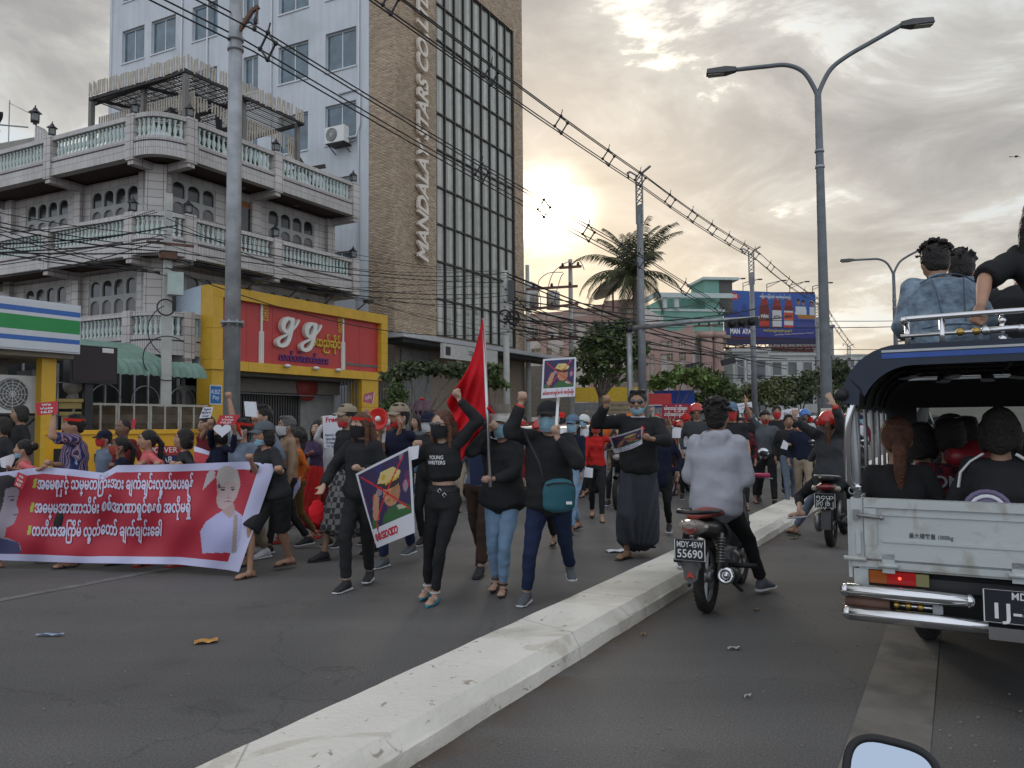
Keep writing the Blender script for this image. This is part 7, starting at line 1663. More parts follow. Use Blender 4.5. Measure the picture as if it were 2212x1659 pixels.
who('man with black mask, denim shirt and brown trousers walking behind the flag pole',1038,884,7.9,det=2,yaw=-.3,top='bluegrey',hair='side',mask=('black','on'),hR=PXY(1010,955,7.7),hL=PXY(1050,955,7.6),hand=('hold','hold'),legs=WALK1,tone='l',bottom=('trousers','brown',1.2),shoes=('sneaker','black','black'),seed=24)
b_=base(1086,6.75);Mi_=rotz(b_,-.25,1.).inverted();f1,f2=Mi_ @ G(1072,1275),Mi_ @ G(1088,1284)
who('woman in silver helmet, blue mask, black sweater and ripped pale jeans carrying the red flag',1085,870,6.75,det=3,yaw=-.25,H=1.60,sex='f',top='black2',slv=1.,loose=.03,hem=.84,hair='bob',mask=('blue','on'),extras=(('helmet','silver',1),),hR=PXY(1057,922,6.45),eR=(-.6,.2,-.7),hL=PXY(1055,1046,6.4),eL=(.7,.4,-.4),hand=('hold','hold'),legs=dict(fR=(f1.x,f1.y,.02,.0),fL=(f2.x,f2.y,.0,.1)),tone='l',bottom=('trousers','ldenim',.92),shoes=('flat','black','black'),seed=25,fat=1.05)
b_=base(1182,6.35);Mi_=rotz(b_,-.25,1.).inverted();f1,f2=Mi_ @ G(1132,1303),Mi_ @ G(1233,1278)
who('big person in black with cap and blue mask raising a fist, teal bag at hip',1186,868,6.35,det=3,yaw=-.25,H=1.66,top='black',slv=1.,loose=.022,hem=.84,hair='buzz',mask=('blue','on'),extras=(('cap','black2'),('wristband','R','red')),hR=PXY(1127,853,6.2),eR=(-.3,.0,-1),hL=PXY(1203,925,6.1),eL=(.7,-.1,-.9),hdir=((0,0,1),(.1,0,1)),hand=('hold','fist'),legs=dict(fR=(f1.x,f1.y,.0,-.1),fL=(f2.x,f2.y,.03,.3)),tone='l',bottom=('trousers','indigo',.98),shoes=('sneaker','grey','white'),seed=26,fat=1.08)
who('marcher in blue cap, blue mask and navy jacket behind the teal bag',1238,896,10.6,det=2,yaw=-.55,sex='f',top='navy',slv=1,extras=(('cap','denim'),),mask=('blue','on'),hair='pony',bottom=('trousers','ldenim',1.),shoes=('sandal','black','black'),legs=WALK1,seed=27,hL=PXY(1255,1035,10.4))
who('marcher in black trousers and sandals hidden behind the person with the teal bag',1170,905,9.2,det=1,yaw=-.3,top='maroon',mask=('red','on'),extras=(('helmet','red'),),shoes=('sandal','black','black'),bottom=('trousers','black',1),seed=28,legs=WALK2)
who('young woman in red sweatshirt and red mask with one arm stretched out',1287,903,12.0,det=2,yaw=-.1,sex='f',top='red',hair='side',mask=('dkred','on'),hL=PXY(1338,930,11.8),eL=(1,0,-.4),hR=PXY(1262,1020,11.8),hand=('open','hold'),hdir=((0.3,0,1),None),bottom=('trousers','black',.95),shoes=('sandal','black','black'),legs=WALK1,tone='t',seed=29)
b_=base(1375,8.4);Mi_=rotz(b_,-.25,1.07).inverted();f1,f2=Mi_ @ G(1352,1207),Mi_ @ G(1395,1197)
who('tall man in sunglasses, black sweater, red ribbon and grey striped longyi with raised fist',1378,840,8.4,det=3,yaw=-.25,top='black',slv=1.,loose=.022,hem=.90,mask=('blue','chin'),hair='short',extras=('shades','ribbon',('collar','white')),hR=PXY(1308,860,8.2),eR=(-.9,.0,-.5),hL=PXY(1393,946,7.95),eL=(.8,.3,-.6),hand=('hold','fist'),hdir=((-.9,-.2,.15),(-.05,0,1)),legs=dict(fR=(f1.x,f1.y,.0,-.5),fL=(f2.x,f2.y+.05,.0,.4)),tone='m',bottom=('skirt',M_LONGYI,.16),shoes=('sandal','black','black'),seed=30,fat=1.0,shoulders=1.06)
who('marcher in navy coat almost hidden behind the tall man in the longyi',1425,900,10.2,det=1,yaw=-.3,top='navy',hem=.75,bottom=('trousers','black',1),seed=31,legs=WALK2)
# beyond the motorbikes
who('man in white jacket and red cap signing with both hands beside the hoodie rider',1482,893,15.0,det=1,yaw=-.2,top='white',mask=('red','on'),extras=(('cap','red'),),hR=PXY(1448,910,14.6),hL=PXY(1468,915,14.5),hand=('open','open'),hdir=((0,0,1),(0,0,1)),seed=32)
who('person with navy and red helmet pressed close to the head of the hoodie rider',1505,872,14.0,det=1,yaw=-.2,top='dgrey',extras=(('helmet','red'),),seed=33)
who('man in blue cap, red mask and black tee walking right of the hoodie rider',1580,869,11.6,det=2,yaw=-.25,top='black',slv=.36,extras=(('cap','denim'),),mask=('red','on'),hL=PXY(1620,1010,11.4),hair='bob',seed=34,legs=WALK2,tone='t',bottom=('trousers','dgrey',1.1))
who('man in black with glasses and red mask behind the shouting man in grey',1618,878,14.6,det=2,yaw=-.3,top='black',mask=('red','on'),extras=('shades',),seed=35,legs=WALK1,bottom=('trousers','black',1),shoes=('sandal','black','black'))
who('man in plaid red shirt walking behind the motorbike mirror',1600,900,13.4,det=1,yaw=-.3,top=M_PLAID,mask=('red','on'),seed=36,legs=WALK1,shoes=('sandal','black','black'))
b_=base(1650,14.0)
who('shouting man in grey tee with red mask at his chin raising a two finger sign',1652,884,14.0,det=2,yaw=-.1,top='dgrey' if 0 else 'grey',slv=.45,mask=('red','chin'),hair='fringe',mouth=2,hR=PXY(1610,862,13.8),eR=(-.6,0,-.8),hL=PXY(1708,922,13.9),eL=(.6,0,-1),hand=('open','v'),hdir=(None,(0,0,1)),tone='t',legs=WALK1,bottom=('trousers','black',1.15),shoes=('sneaker','black','black'),seed=37)
who('dark haired person with red mask right behind the shouting man',1678,875,16.0,det=1,yaw=-.2,top='black',mask=('red','on'),seed=38)
who('marcher in navy top and grey jeans holding a white paper left of the helmeted rider',1703,893,13.6,det=1,yaw=-.2,top='black2',hL=PXY(1705,965,13.2),hand=('hold','relax'),bottom=('trousers','bluegrey',.95),seed=39,legs=WALK2)
who('marcher in navy sweater and khaki trousers just left of the helmeted rider',1732,896,13.2,det=1,yaw=-.3,top='navy',bottom=('trousers','khaki',.95),seed=40,legs=WALK1,shoes=('sandal','black','black'),hair='fringe')
who('person in a blue and white sun hat beyond the helmeted rider',1738,884,17.5,det=1,yaw=-.1,top='white',extras=(('helmet','blue'),),seed=41)
who('woman with loose hair and a light blue sleeve between the rider and the pickup',1822,898,14.5,det=1,yaw=-.2,sex='f',top='black',hair='long',hairm=M_HAIRB,extras=(('inner','ldenim',.08,.05,.3),),seed=42,hL=PXY(1850,930,14.2))
who('person with bright red cap glimpsed through the pickup side posts',1845,890,17,det=1,yaw=-.2,top='white',extras=(('cap','red'),),seed=43)
who('tall dark man with thick black hair at the left edge behind the generator',45,873,12.2,det=1,yaw=-.9,top='black',seed=44,hair='bob')
who('seated looking man with black hair at the far left edge',8,898,10.2,det=1,yaw=-.8,top='black2',seed=45,hair='bob')
# crowd further back: individuals built at low detail
rc=random.Random(21);spots=[]
PAL=['black','navy','red','white','maroon','grey','dgrey','denim','black2','olive','orange','tan']
LBL={'black':'black','navy':'navy','red':'red','white':'white','maroon':'dark red','grey':'grey','dgrey':'charcoal','denim':'denim','black2':'off black','olive':'olive','orange':'orange','tan':'tan'}
xs_=[1130,1152,1213,1262,1312,1330,1345,1405,1418,1440,1452,1466,1490,1545,1560,1592,1608,1632,1642,1664,1690,1698,1716,1722,1748,1758,1808,1832,1858,900,835,1010,1140,1245,1300]+[int(1230+q*17.3) for q in range(36)]
HD=[None,None,('cap','red'),('helmet','white'),('helmet','silver'),('helmet','red'),('cap','navy'),None,('cap','khaki'),None,'headband'];HN={None:'bare headed','cap':'capped','helmet':'helmeted','headband':'red banded'}
for i,px in enumerate(xs_):
    D=(rc.uniform(15.5,27) if i < 35 else rc.uniform(18,40)) if px > 1100 else rc.uniform(12,14.5);c=PAL[i % len(PAL)];e=HD[i % len(HD)];hn=HN[e if e is None or isinstance(e,str) else e[0]];mk=[('red','on'),('red','on'),('black','on'),('blue','on'),None][i % 5]
    up_=i != 58 and rc.random() < (.3 if i < 35 else .22);b=base(px,D);H_=rc.uniform(1.55,1.74)
    mn={None:'no mask','red':'red mask','black':'black mask','blue':'blue mask'}[mk[0] if mk else None];zone='left of the flag' if px < 1050 else 'near the white car' if px < 1240 else 'behind the red sweatshirt woman' if px < 1350 else 'left of the hoodie rider' if px < 1500 else 'right of the hoodie rider' if px < 1625 else 'around the shouting man' if px < 1700 else 'left of the helmeted rider' if px < 1790 else 'beside the pickup'
    person(f'{hn} marcher in {LBL[c]} top with {mn}{", arm raised," if up_ else ""} {zone}'.replace('off black','black'),b,-.35+rc.uniform(-.25,.25),H_,'f' if i % 3 == 0 else 'm',1 if D < 16 else 0,top=c,hair=['short','long','bob','fringe','side'][i % 5],mask=mk,extras=(e,) if e else (),hR=(-.33,-.25,1.78) if up_ else None,hdir=(None,(0,0,1)) if up_ else (None,None),hand=('relax','fist') if up_ else ('relax','relax'),eR=(-1,0,-.3),tone=rc.choice('mtd'),bottom=('trousers',rc.choice(['black','denim','indigo','brown','khaki']),1),shoes=('sandal','black','black'),legs=rc.choice([WALK1,WALK2]),seed=60+i,group='marchers far back in the crowd')
# printed things
def sheet(name,label,cat,quad,paint=None,texts=(),curl=.01,col=M_PAPER,nu=10,group=None,parent=None,thick=.002,sag=0.):
    """quad: four 3D corners (bottom left, bottom right, top right, top left)"""
    a,b,c,d=quad;nrm=(b-a).cross(d-a).normalized()
    if nrm.y > 0:nrm=-nrm
    W_,H_=(b-a).length,(d-a).length
    def fn(u,v,o=0.):return a.lerp(b,u).lerp(d.lerp(c,u),v)+nrm*(curl*math.sin(u*3.0+v*1.3)+sag*math.sin(u*math.pi)+o)
    o=thing(name,label,cat,Matrix.Translation(a.lerp(b,.5)),group)
    q=MB();q.surf(lambda u,v:fn(1-u,v,-thick),nu,nu);q.build('backing',col,o,Matrix())
    if paint:addobj('picture',paint.mesh(lambda u,v:fn(u,v,0)),o,Matrix(),M_PRINT)
    else:q=MB();q.surf(lambda u,v:fn(u,v,0),nu,nu);q.build('sheet',col,o,Matrix())
    for (txt,u,v,h,w,m_,*rest) in texts:
        q=MB();text_fn(q,txt,lambda x,y:fn(x/W_,y/H_,.003),u*W_,v*H_,h*H_,rest[0] if rest else .015,rest[1] if len(rest) > 1 else 0.,fitw=w*W_ if w else None);q.build('lettering',m_,o,Matrix())
    return o,fn
def quadp(D,*pts):return [AT(x,y,D if not isinstance(D,(list,tuple)) else D[i]) for i,(x,y) in enumerate(pts)]
M_CARD=mat('red_card',(.45,.035,.05),.7,var=.05);M_RINK=mat('red_ink',(.45,.015,.03),.7,var=0);M_INK=MC['ink'];M_BINK=mat('blue_ink',(.02,.03,.12),.7,var=0)
NLD=lambda:[('We',.5,.78,.26,.42,M_WHITE,.03),('Vote',.5,.5,.26,.62,M_WHITE,.03),('NLD',.5,.2,.26,.55,M_WHITE,.035)]
sheet('red_card','red card reading We Vote NLD held high at the far left','placard',quadp(8.05,(80,898),(125,893),(123,866),(78,871)),texts=NLD(),col=M_CARD)
sheet('red_card','tilted red card reading We Vote NLD above the banner next to the white heart','placard',quadp(8.1,(466,917),(507,917),(519,896),(476,897)),texts=NLD(),col=M_CARD)
sheet('red_card','small red card reading We Vote NLD stuck on the left of the banner','placard',quadp(7.95,(30,1048),(48,1057),(58,1028),(40,1019)),texts=NLD(),col=M_CARD)
sheet('paper_sign','white paper with handwritten words Reject Military Coup','placard',quadp(8.7,(430,904),(455,902),(460,879),(440,880)),texts=[('Reject',.5,.8,.3,.7,M_BINK),('Military',.5,.5,.3,.85,M_BINK),('Coup',.5,.2,.3,.6,M_BINK)])
person('marcher with a bare arm lifting the handwritten Reject Military Coup paper',base(448,9.5),-.6,1.62,'m',1,top='maroon',slv=.3,hR=AT(462,897,8.8),eR=(-.2,0,-1),hand=('relax','hold'),hdir=(None,(0,0,1)),hair='short',seed=101)
q=MB();c_=AT(480,929,8.08);hp=[]
for i in range(24):t=i/24*2*math.pi;hp.append(c_+V3((.0058*16*math.sin(t)**3*1.0,0,.0048*(13*math.cos(t)-5*math.cos(2*t)-2*math.cos(3*t)-math.cos(4*t)))))
ht_=thing('paper_heart','white paper heart held under the tilted red card','paper heart',Matrix.Translation(c_));q.prism(hp,(0,.006,0));q.build('heart',M_PAPER,ht_,Matrix())
def book(label,pts,D,col,texts=()):
    o,fn=sheet('book',label,'book',quadp(D,*pts),texts=texts,col=col,curl=0.);a,b,c,d=quadp(D,*pts);q=MB();q.prism([a+V3((0,.004,0)),b+V3((0,.004,0)),c+V3((0,.004,0)),d+V3((0,.004,0))],(.004,.022,0));q.build('pages',M_PAPER,o,Matrix());return o
book('plain white booklet held up beside the tall man',[(530,899),(555,901),(551,868),(527,867)],8.15,M_PAPER)
book('pink and white book held above the two beige caps',[(784,868),(804,872),(808,846),(787,851)],9.2,mat('book_pink',(.30,.06,.10),.5),[('ပုံနှိပ်',.5,.5,.3,.7,M_WHITE)])
person('marcher with raised arm holding the pink book behind the beige caps',base(805,9.7),-.5,1.60,'m',1,top='tan',hR=AT(792,880,9.3),eR=(.2,0,-1),hand=('relax','hold'),hdir=(None,(0,0,1)),seed=102)
book('blue white book carried low by the person in tan sweater',[(632,1078),(646,1052),(648,1030),(636,1052)],8.9,mat('book_lilac',(.30,.31,.48),.5))
P=Paint(10,10,(.55,.40,.50));sheet('paper_sign','pinkish placard with the red word Free above typed white sheet','placard',quadp(9.2,(699,967),(735,970),(741,894),(697,899)),texts=[('Free',.45,.86,.22,.6,M_RINK,.03),('Respect Our Votes',.5,.40,.1,.8,M_BINK),('Against Military',.5,.28,.1,.7,M_BINK),('No Dictatorship',.5,.17,.1,.7,M_BINK),('Our Future',.5,.06,.1,.6,M_BINK)])
# generic crossed out officer picture
def officer(nx,ny,tone=1.,bg=(.03,.02,.07),blur=True):
    P=Paint(nx,ny,bg);r=np.random.RandomState(4);bgx=P.X
    for i in range(16):P.ell(r.rand(),r.rand()*.9+.1,.03+.05*r.rand(),.04+.10*r.rand(),[(.14,.03,.10),(.02,.03,.14),(.40,.03,.03),(.30,.28,.34)][i % 4],a=.6)
    P.poly([(.30,0),(.40,.16),(.62,.24),(.85,.22),(1,.12),(1,0)],(.03,.10,.03));P.poly([(.70,.22),(.86,.20),(.90,.12),(.74,.14)],(.38,.36,.25));P.ell(.62,.34,.10,.10,(.36,.18,.10));P.ell(.62,.45,.175,.21,(.42,.20,.09));P.ell(.70,.43,.09,.15,(.33,.15,.07));P.ell(.55,.50,.06,.06,(.50,.27,.13));P.ell(.74,.44,.03,.05,(.34,.17,.10));P.ell(.56,.45,.035,.012,(.06,.03,.02));P.ell(.55,.48,.045,.012,(.05,.025,.02));P.ell(.50,.42,.03,.04,(.44,.25,.15));P.ell(.55,.36,.05,.014,(.25,.08,.06))
    P.ell(.63,.60,.17,.07,(.03,.02,.02));P.poly([(.36,.70),(.52,.62),(.78,.64),(.84,.74),(.70,.86),(.46,.86)],(.55,.42,.17));P.poly([(.34,.66),(.54,.60),(.52,.65),(.36,.70)],(.03,.02,.01));P.poly([(.52,.62),(.79,.64),(.79,.68),(.52,.66)],(.50,.33,.03));P.ell(.50,.76,.04,.05,(.45,.30,.03))
    P.poly([(.12,.06),(.26,.12),(.30,.30),(.36,.48),(.30,.52),(.22,.40),(.10,.22)],(.42,.22,.13));P.line(.22,.40,.33,.56,.022,(.42,.22,.13));P.line(.16,.32,.27,.54,.02,(.40,.21,.12));P.poly([(0,0),(.22,0),(.18,.12),(.05,.16)],(.03,.11,.04))
    return P
def cross(P,c=(.5,.015,.02),w=.014):P.line(.06,.93,.94,.10,w,c);P.line(.90,.96,.14,.03,w,c);return P
def poster(nx,ny,sk=.30):
    P=Paint(nx,ny,(.56,.56,.60));n2=int(ny*sk);m=max(1,int(nx*.05));O=cross(officer(nx-2*m,ny-n2-m));P.C[n2:ny-m,m:nx-m]=O.C;return P
sheet('crossed_out_poster','large white poster of a crossed out saluting officer carried by two women in black','poster',quadp([6.75,6.35,6.3,6.75],(814,1184),(897,1150),(881,966),(774,1022)),poster(70,100,.24),[('စစ်အာဏာ',.36,.13,.16,.6,M_RINK,.035)],curl=.03)
sheet('crossed_out_poster','square placard on a stick showing a crossed out saluting officer above red writing','placard',quadp([6.15,6.15,6.2,6.2],(1169,861),(1242,856),(1245,771),(1173,776)),poster(80,90,.25),[('စစ်အာဏာရှင်စနစ် အလိုမရှိ။',.5,.12,.11,.92,M_RINK,.03)],curl=.004)
stk=thing('placard_stick','white stick holding up the square placard','stick',Matrix.Translation(AT(1203,925,6.2)));q=MB();a,b=AT(1206,858,6.24),AT(1201,935,6.1);q.bar(a,b,.022,.012);q.build('stick',M_WHITE,stk,Matrix())
P=poster(60,40,.28);P.C[int(40*.28):] *= .5
sheet('crossed_out_poster','curling sheet with crossed out officer held by the tall man in the longyi','poster',quadp([7.9,7.95,7.95,7.8],(1327,979),(1387,958),(1391,926),(1313,942)),P,[('SHAME ON YOU, DICTATOR',.5,.22,.11,.85,M_BINK),('WE NEVER FORGIVE',.5,.09,.11,.7,M_BINK)],curl=.03)
sheet('crossed_out_poster','dark poster edged white held between the sunglasses woman and the flag bearer','poster',quadp(7.45,(1016,1050),(1052,1046),(1050,935),(1012,946)),Paint(20,40,(.02,.03,.08)).line(.2,.9,.8,.75,.06,(.4,.02,.03)))
sheet('paper_mask_bundle','bundle of white paper masks in the hand of the woman in sunglasses','masks',quadp(6.2,(885,995),(903,990),(905,962),(882,966)),curl=.02)
sheet('red_placard','small dark red placard with two white lines of writing left of the hoodie rider','placard',quadp(15.5,(1430,905),(1489,905),(1489,872),(1430,873)),texts=[('စစ်အာဏာရှင် ဖြုတ်ချရေး',.5,.7,.3,.85,M_WHITE,.03),('ပန်းတိုင်အေရာက် ချီတက်ေပး',.5,.3,.3,.85,M_WHITE,.03)],col=mat('dark_red_card',(.25,.015,.03),.7))
sheet('cardboard_sign','brown cardboard sign with handwriting behind the raised fist','placard',quadp(13,(1314,893),(1366,893),(1366,866),(1314,868)),texts=[('We Reject the',.5,.7,.3,.8,M_INK,0),('military coup',.5,.3,.3,.8,M_INK,0)],col=mat('cardboard',(.19,.15,.09),.85))
sheet('paper_sign','white typed paper held up beside the two finger sign','placard',quadp(15,(1594,893),(1626,890),(1624,868),(1590,872)),texts=[('RESPECT OUR',.5,.7,.2,.7,M_INK,0),('VOTES',.5,.4,.2,.5,M_INK,0)])
sheet('paper_sign','wide white placard beginning with the word For behind the shouting man','placard',quadp(16.5,(1668,905),(1728,908),(1724,881),(1678,887)),texts=[('for For',.6,.6,.4,.5,M_INK,.01)])
sheet('paper_sign','crumpled white papers in the hand of the young woman in red','papers',quadp(11.5,(1258,1030),(1280,1032),(1282,1012),(1262,1008)),curl=.04)
sheet('paper_sign','folded white paper held by the marcher in navy top','papers',quadp(13,(1686,968),(1700,972),(1704,958),(1692,950)))
sheet('paper_sign','white sheets held low at the left edge behind the banner','papers',quadp(8.5,(2,1008),(24,1012),(32,978),(5,990)),curl=.04)
sheet('red_booklet','small red booklet glimpsed behind the cropped haired man','book',quadp(9.9,(283,925),(291,925),(294,905),(286,906)),col=M_CARD)
# long banner
def bxL(v):return -150+20*(1-v)
def bxR(v):return 516+(596-516)*v
def btop(x):return float(np.interp(x,[-150,0,93,160,225,253,384,531,596],[1014,1021,1008,1014,1022,1005,1003,997,1003]))
def bbot(x):return float(np.interp(x,[-130,0,169,384,430,492,516],[1207,1210,1216,1219,1224,1231,1236]))
def ban(u,v,o=0.):
    x=bxL(v)+(bxR(v)-bxL(v))*u;xt_=bxL(1)+(bxR(1)-bxL(1))*u;xb_=bxL(0)+(bxR(0)-bxL(0))*u;y=bbot(xb_)*(1-v)+btop(xt_)*v
    D=8.15-.85*max(0,u-.35)+.05*(1-v) + .035*math.sin(u*17+v*2.5)*(.4+.6*v)+.025*math.sin(u*41-v*5)+.03*math.sin((u+v)*9) - o
    return AT(x,y,D)
def buv(px,py):
    yt,yb=btop(px),bbot(px);v=(yb-py)/(yb-yt);return (px-bxL(v))/(bxR(v)-bxL(v)),v
P=Paint(330,110,(.37,.022,.04));RED=(.37,.022,.04);WB=(.50,.50,.68)
X,Y=P.X,P.Y;P.put((Y > .925) | (Y < .075) | (X > .955),WB)
def bp(pts,c,a=1.):return P.poly([buv(*p) for p in pts],c,a)
def be(px,py,rx,ry,c,rot=0,a=1.):
    u,v=buv(px,py);return P.ell(u,v,rx/730.,ry/215.,c,rot,a)
# man with pale headdress
bp([(437,1196),(432,1150),(446,1128),(470,1112),(484,1104),(510,1106),(524,1116),(520,1160),(512,1196)],(.38,.38,.58));bp([(505,1112),(514,1116),(510,1196),(500,1196)],(.30,.24,.22))
bp([(480,1090),(505,1090),(508,1112),(495,1122),(480,1108)],(.36,.25,.24));be(493,1063,23,37,(.42,.32,.31));bp([(472,1040),(474,1068),(469,1066),(468,1044)],(.36,.26,.25));be(481,1060,5,1.6,(.05,.04,.04));be(503,1060,4.5,1.6,(.05,.04,.04));be(481,1054,6,1.2,(.10,.07,.07));be(503,1054,6,1.2,(.10,.07,.07));be(494,1072,2,6,(.34,.24,.23));be(494,1078,5,1.5,(.26,.16,.16));be(493,1086,8,1.8,(.28,.13,.13))
bp([(470,1050),(467,1030),(473,1014),(486,1007),(500,1008),(513,1018),(517,1034),(515,1048),(494,1040)],(.42,.38,.36));bp([(466,1020),(456,1014),(448,1024),(440,1050),(436,1062),(452,1046),(464,1034)],(.42,.38,.38))
bp([(472,1042),(476,1052),(474,1058),(470,1052)],(.06,.05,.05))
# woman in profile at the left edge
bp([(-60,1196),(-50,1030),(20,1030),(38,1040),(42,1062),(38,1076),(35,1090),(40,1104),(36,1118),(30,1132),(14,1140),(10,1160),(40,1172),(46,1184),(40,1196)],(.28,.24,.28));bp([(-80,1020),(20,1026),(40,1036),(46,1058),(30,1052),(12,1056),(6,1090),(-4,1120),(-60,1130)],(.035,.03,.035));be(26,1080,6,2,(.04,.03,.03));be(25,1073,8,1.5,(.06,.05,.05));be(33,1112,6,2.2,(.16,.07,.08));bp([(-60,1196),(-40,1164),(0,1162),(40,1172),(46,1196)],(.06,.06,.14))
for x0,y0 in ((72,1044),(66,1096),(60,1146)):bp([(x0+2,y0-10),(x0+9,y0-10),(x0+5,y0+10),(x0-2,y0+10)],(.35,.40,.05))
P.mottle(.06,7)
bnr=thing('protest_banner','long red protest banner with white border, three lines of writing and two portraits','banner',Matrix.Translation(ban(.5,0)))
addobj('picture',P.mesh(lambda u,v:ban(u,v,0)),bnr,Matrix(),M_PRINT)
q=MB();q.surf(lambda u,v:ban(1-u,v,-.006),60,14);q.build('backing',M_PAPER,bnr,Matrix())
M_BL=mat('banner_letter',(.52,.52,.66),.7,var=0)
def btext(txt,x0,x1,yc,h):
    vs,fs=text2d(txt,.032,.12,1.,1.,'LEFT');w=max(v[0] for v in vs);q=MB()
    def f(x,y):u,v=buv(x0+(x1-x0)*x/w,yc-y*h);return ban(u,v,.012)
    q.add([f(x,y) for x,y in vs],fs);q.build('lettering',M_BL,bnr,Matrix())
btext('အေမစုနှင့် သမ္မတြကီးအား ချက်ချင်းလွှတ်ေပးရန်',80,418,1046,34);btext('အဓမ္မအာဏာသိမ်း စစ်အာဏာရှင်စနစ် အလိုမရှိ',74,412,1097,34);btext('တတိယအြကိမ် လွှတ်ေတာ် ချက်ချင်းေခါ်',68,350,1147,34)
# second banner corner behind the first
q=MB();a,b,c=AT(425,1003,8.7),AT(420,975,8.9),AT(508,1000,8.5);o=thing('folded_banner','corner of a second red banner with lilac border folded behind the long banner','banner',Matrix.Translation(a))
def fb(u,v):return a.lerp(c,u).lerp(b.lerp(c,u),v)+V3((0,-.03*math.sin(u*5+v*3),-.1*(1-v)))
q.surf(fb,14,6);q.build('cloth',M_CARD,o,Matrix());q=MB();q.surf(lambda u,v:fb(u,1+v*.25)+V3((0,-.01,.0)),14,3);q.build('border',M_BL,o,Matrix())
# red flag
fl=thing('red_flag','plain bright red flag hanging from its pole above the sunglasses woman','flag',Matrix.Translation(AT(1058,1045,6.4)))
pt,pb=AT(1044,688,6.75),AT(1059,1052,6.38);q=MB();q.tube([pb,pt],[.016,.013],8);q.build('pole',mat('bright_steel',(.45,.45,.46),.3,.9),fl,Matrix())
A_=[AT(1043,686,6.72),AT(1056,876,6.55)];B_=[AT(968,868,6.95),AT(996,996,6.9)]
def flag(u,v):
    p=A_[0].lerp(A_[1],v);q_=B_[0].lerp(B_[1],v);s_=u;m_=p.lerp(q_,s_)
    return m_+V3((.015*math.sin(s_*math.pi)*(1-v)+.02*math.sin(v*8+s_*5)*s_,.13*math.sin(v*9+s_*7)*s_*(1-.3*s_)+.10*s_*math.sin(v*21-s_*3)*.6,-.08*math.sin(s_*math.pi)))
q=MB();q.surf(flag,26,44);q.build('cloth',cloth('flag_red',(.52,.012,.02)),fl,Matrix());q=MB();k0=AT(1056,882,6.53);q.ell(k0,(.018,.018,.018),8,6);q.tube([k0,k0+V3((.05,0,-.05))],[.015,.005],5);q.build('knot',MC['cloth_flag_red'],fl,Matrix())
# megaphone
mg=thing('megaphone','red and white megaphone in the hand of the man in navy polo','megaphone',Matrix.Translation(AT(822,915,7.7)));a,b=AT(802,899,7.45),AT(836,913,7.85);ax=(a-b).normalized()
q=MB();q.lathe(b+ax*.10,[(.045,0),(.055,.05),(.075,.10),(.108,.145),(.112,.15),(.10,.148),(.02,.09)],20,ax);q.build('horn',mat('megaphone_red',(.50,.02,.015),.3),mg,Matrix());q=MB();q.lathe(b,[(.035,0),(.045,.02),(.05,.11)],16,ax);q.build('body',M_WHITE,mg,Matrix());q=MB();q.ell(b+ax*.245,(.03,.03,.03),10,6);q.build('driver',M_WHITE,mg,Matrix());q=MB();q.bar(b+ax*.06+V3((0,0,-.04)),b+ax*.02+V3((-.03,0,-.2)),.03);q.build('handle',M_WHITE,mg,Matrix())
# teal bag with strap
bg=thing('shoulder_bag','teal shoulder bag hanging at the hip of the person in black','bag',Matrix.Translation(AT(1208,1100,6.05)));c_=AT(1207,1068,6.03);M_TEAL=mat('teal_nylon',(.012,.085,.11),.6,var=.1)
q=MB();loft(q,[(c_+V3((0,0,-.115)),V3((.115,.02,0)),V3((0,.05,0))),(c_+V3((0,0,-.09)),V3((.130,.02,0)),V3((0,.055,0))),(c_+V3((0,0,.03)),V3((.130,.02,0)),V3((0,.055,0))),(c_+V3((.0,0,.10)),V3((.105,.02,0)),V3((0,.045,0)))],20);addobj('pouch',remesh(q,.012,1,.004,30,2),bg,Matrix(),M_TEAL)
q=MB();q.tube([c_+V3((-.10,-.05,.075)),c_+V3((-.05,-.068,.092)),c_+V3((.06,-.055,.094)),c_+V3((.115,-.03,.07))],.006,5);q.build('zip',M_BLACK,bg,Matrix());q=MB();q.cbox(c_+V3((.075,-.066,-.06)),(.045,.006,.022));q.build('badge',M_WHITE,bg,Matrix())
q=MB();q.tube([c_+V3((-.11,0,.08)),AT(1165,1000,6.12),AT(1130,930,6.2)],.012,6);q.tube([c_+V3((.12,0,-.02)),AT(1228,1100,6.3),AT(1232,1120,6.5)],.006,5);q.build('strap',M_BLACK,bg,Matrix())
# red cloth cap carried low
rb=thing('red_cloth','bright red cloth cap dangling near the hand of the woman in the black jacket','cloth',Matrix.Translation(AT(690,1110,7.2)));q=MB();q.ell(AT(684,1106,7.3),(.075,.05,.12),12,9);addobj('cloth',remesh(q,.015,1,.02,40,6),rb,Matrix(),MC['cloth_flag_red'])
# heart-shaped fan of white in the crowd
sheet('white_fan','round white fan held left of the hoodie rider','fan',quadp(9.5,(1452,946),(1470,946),(1472,924),(1452,926)))
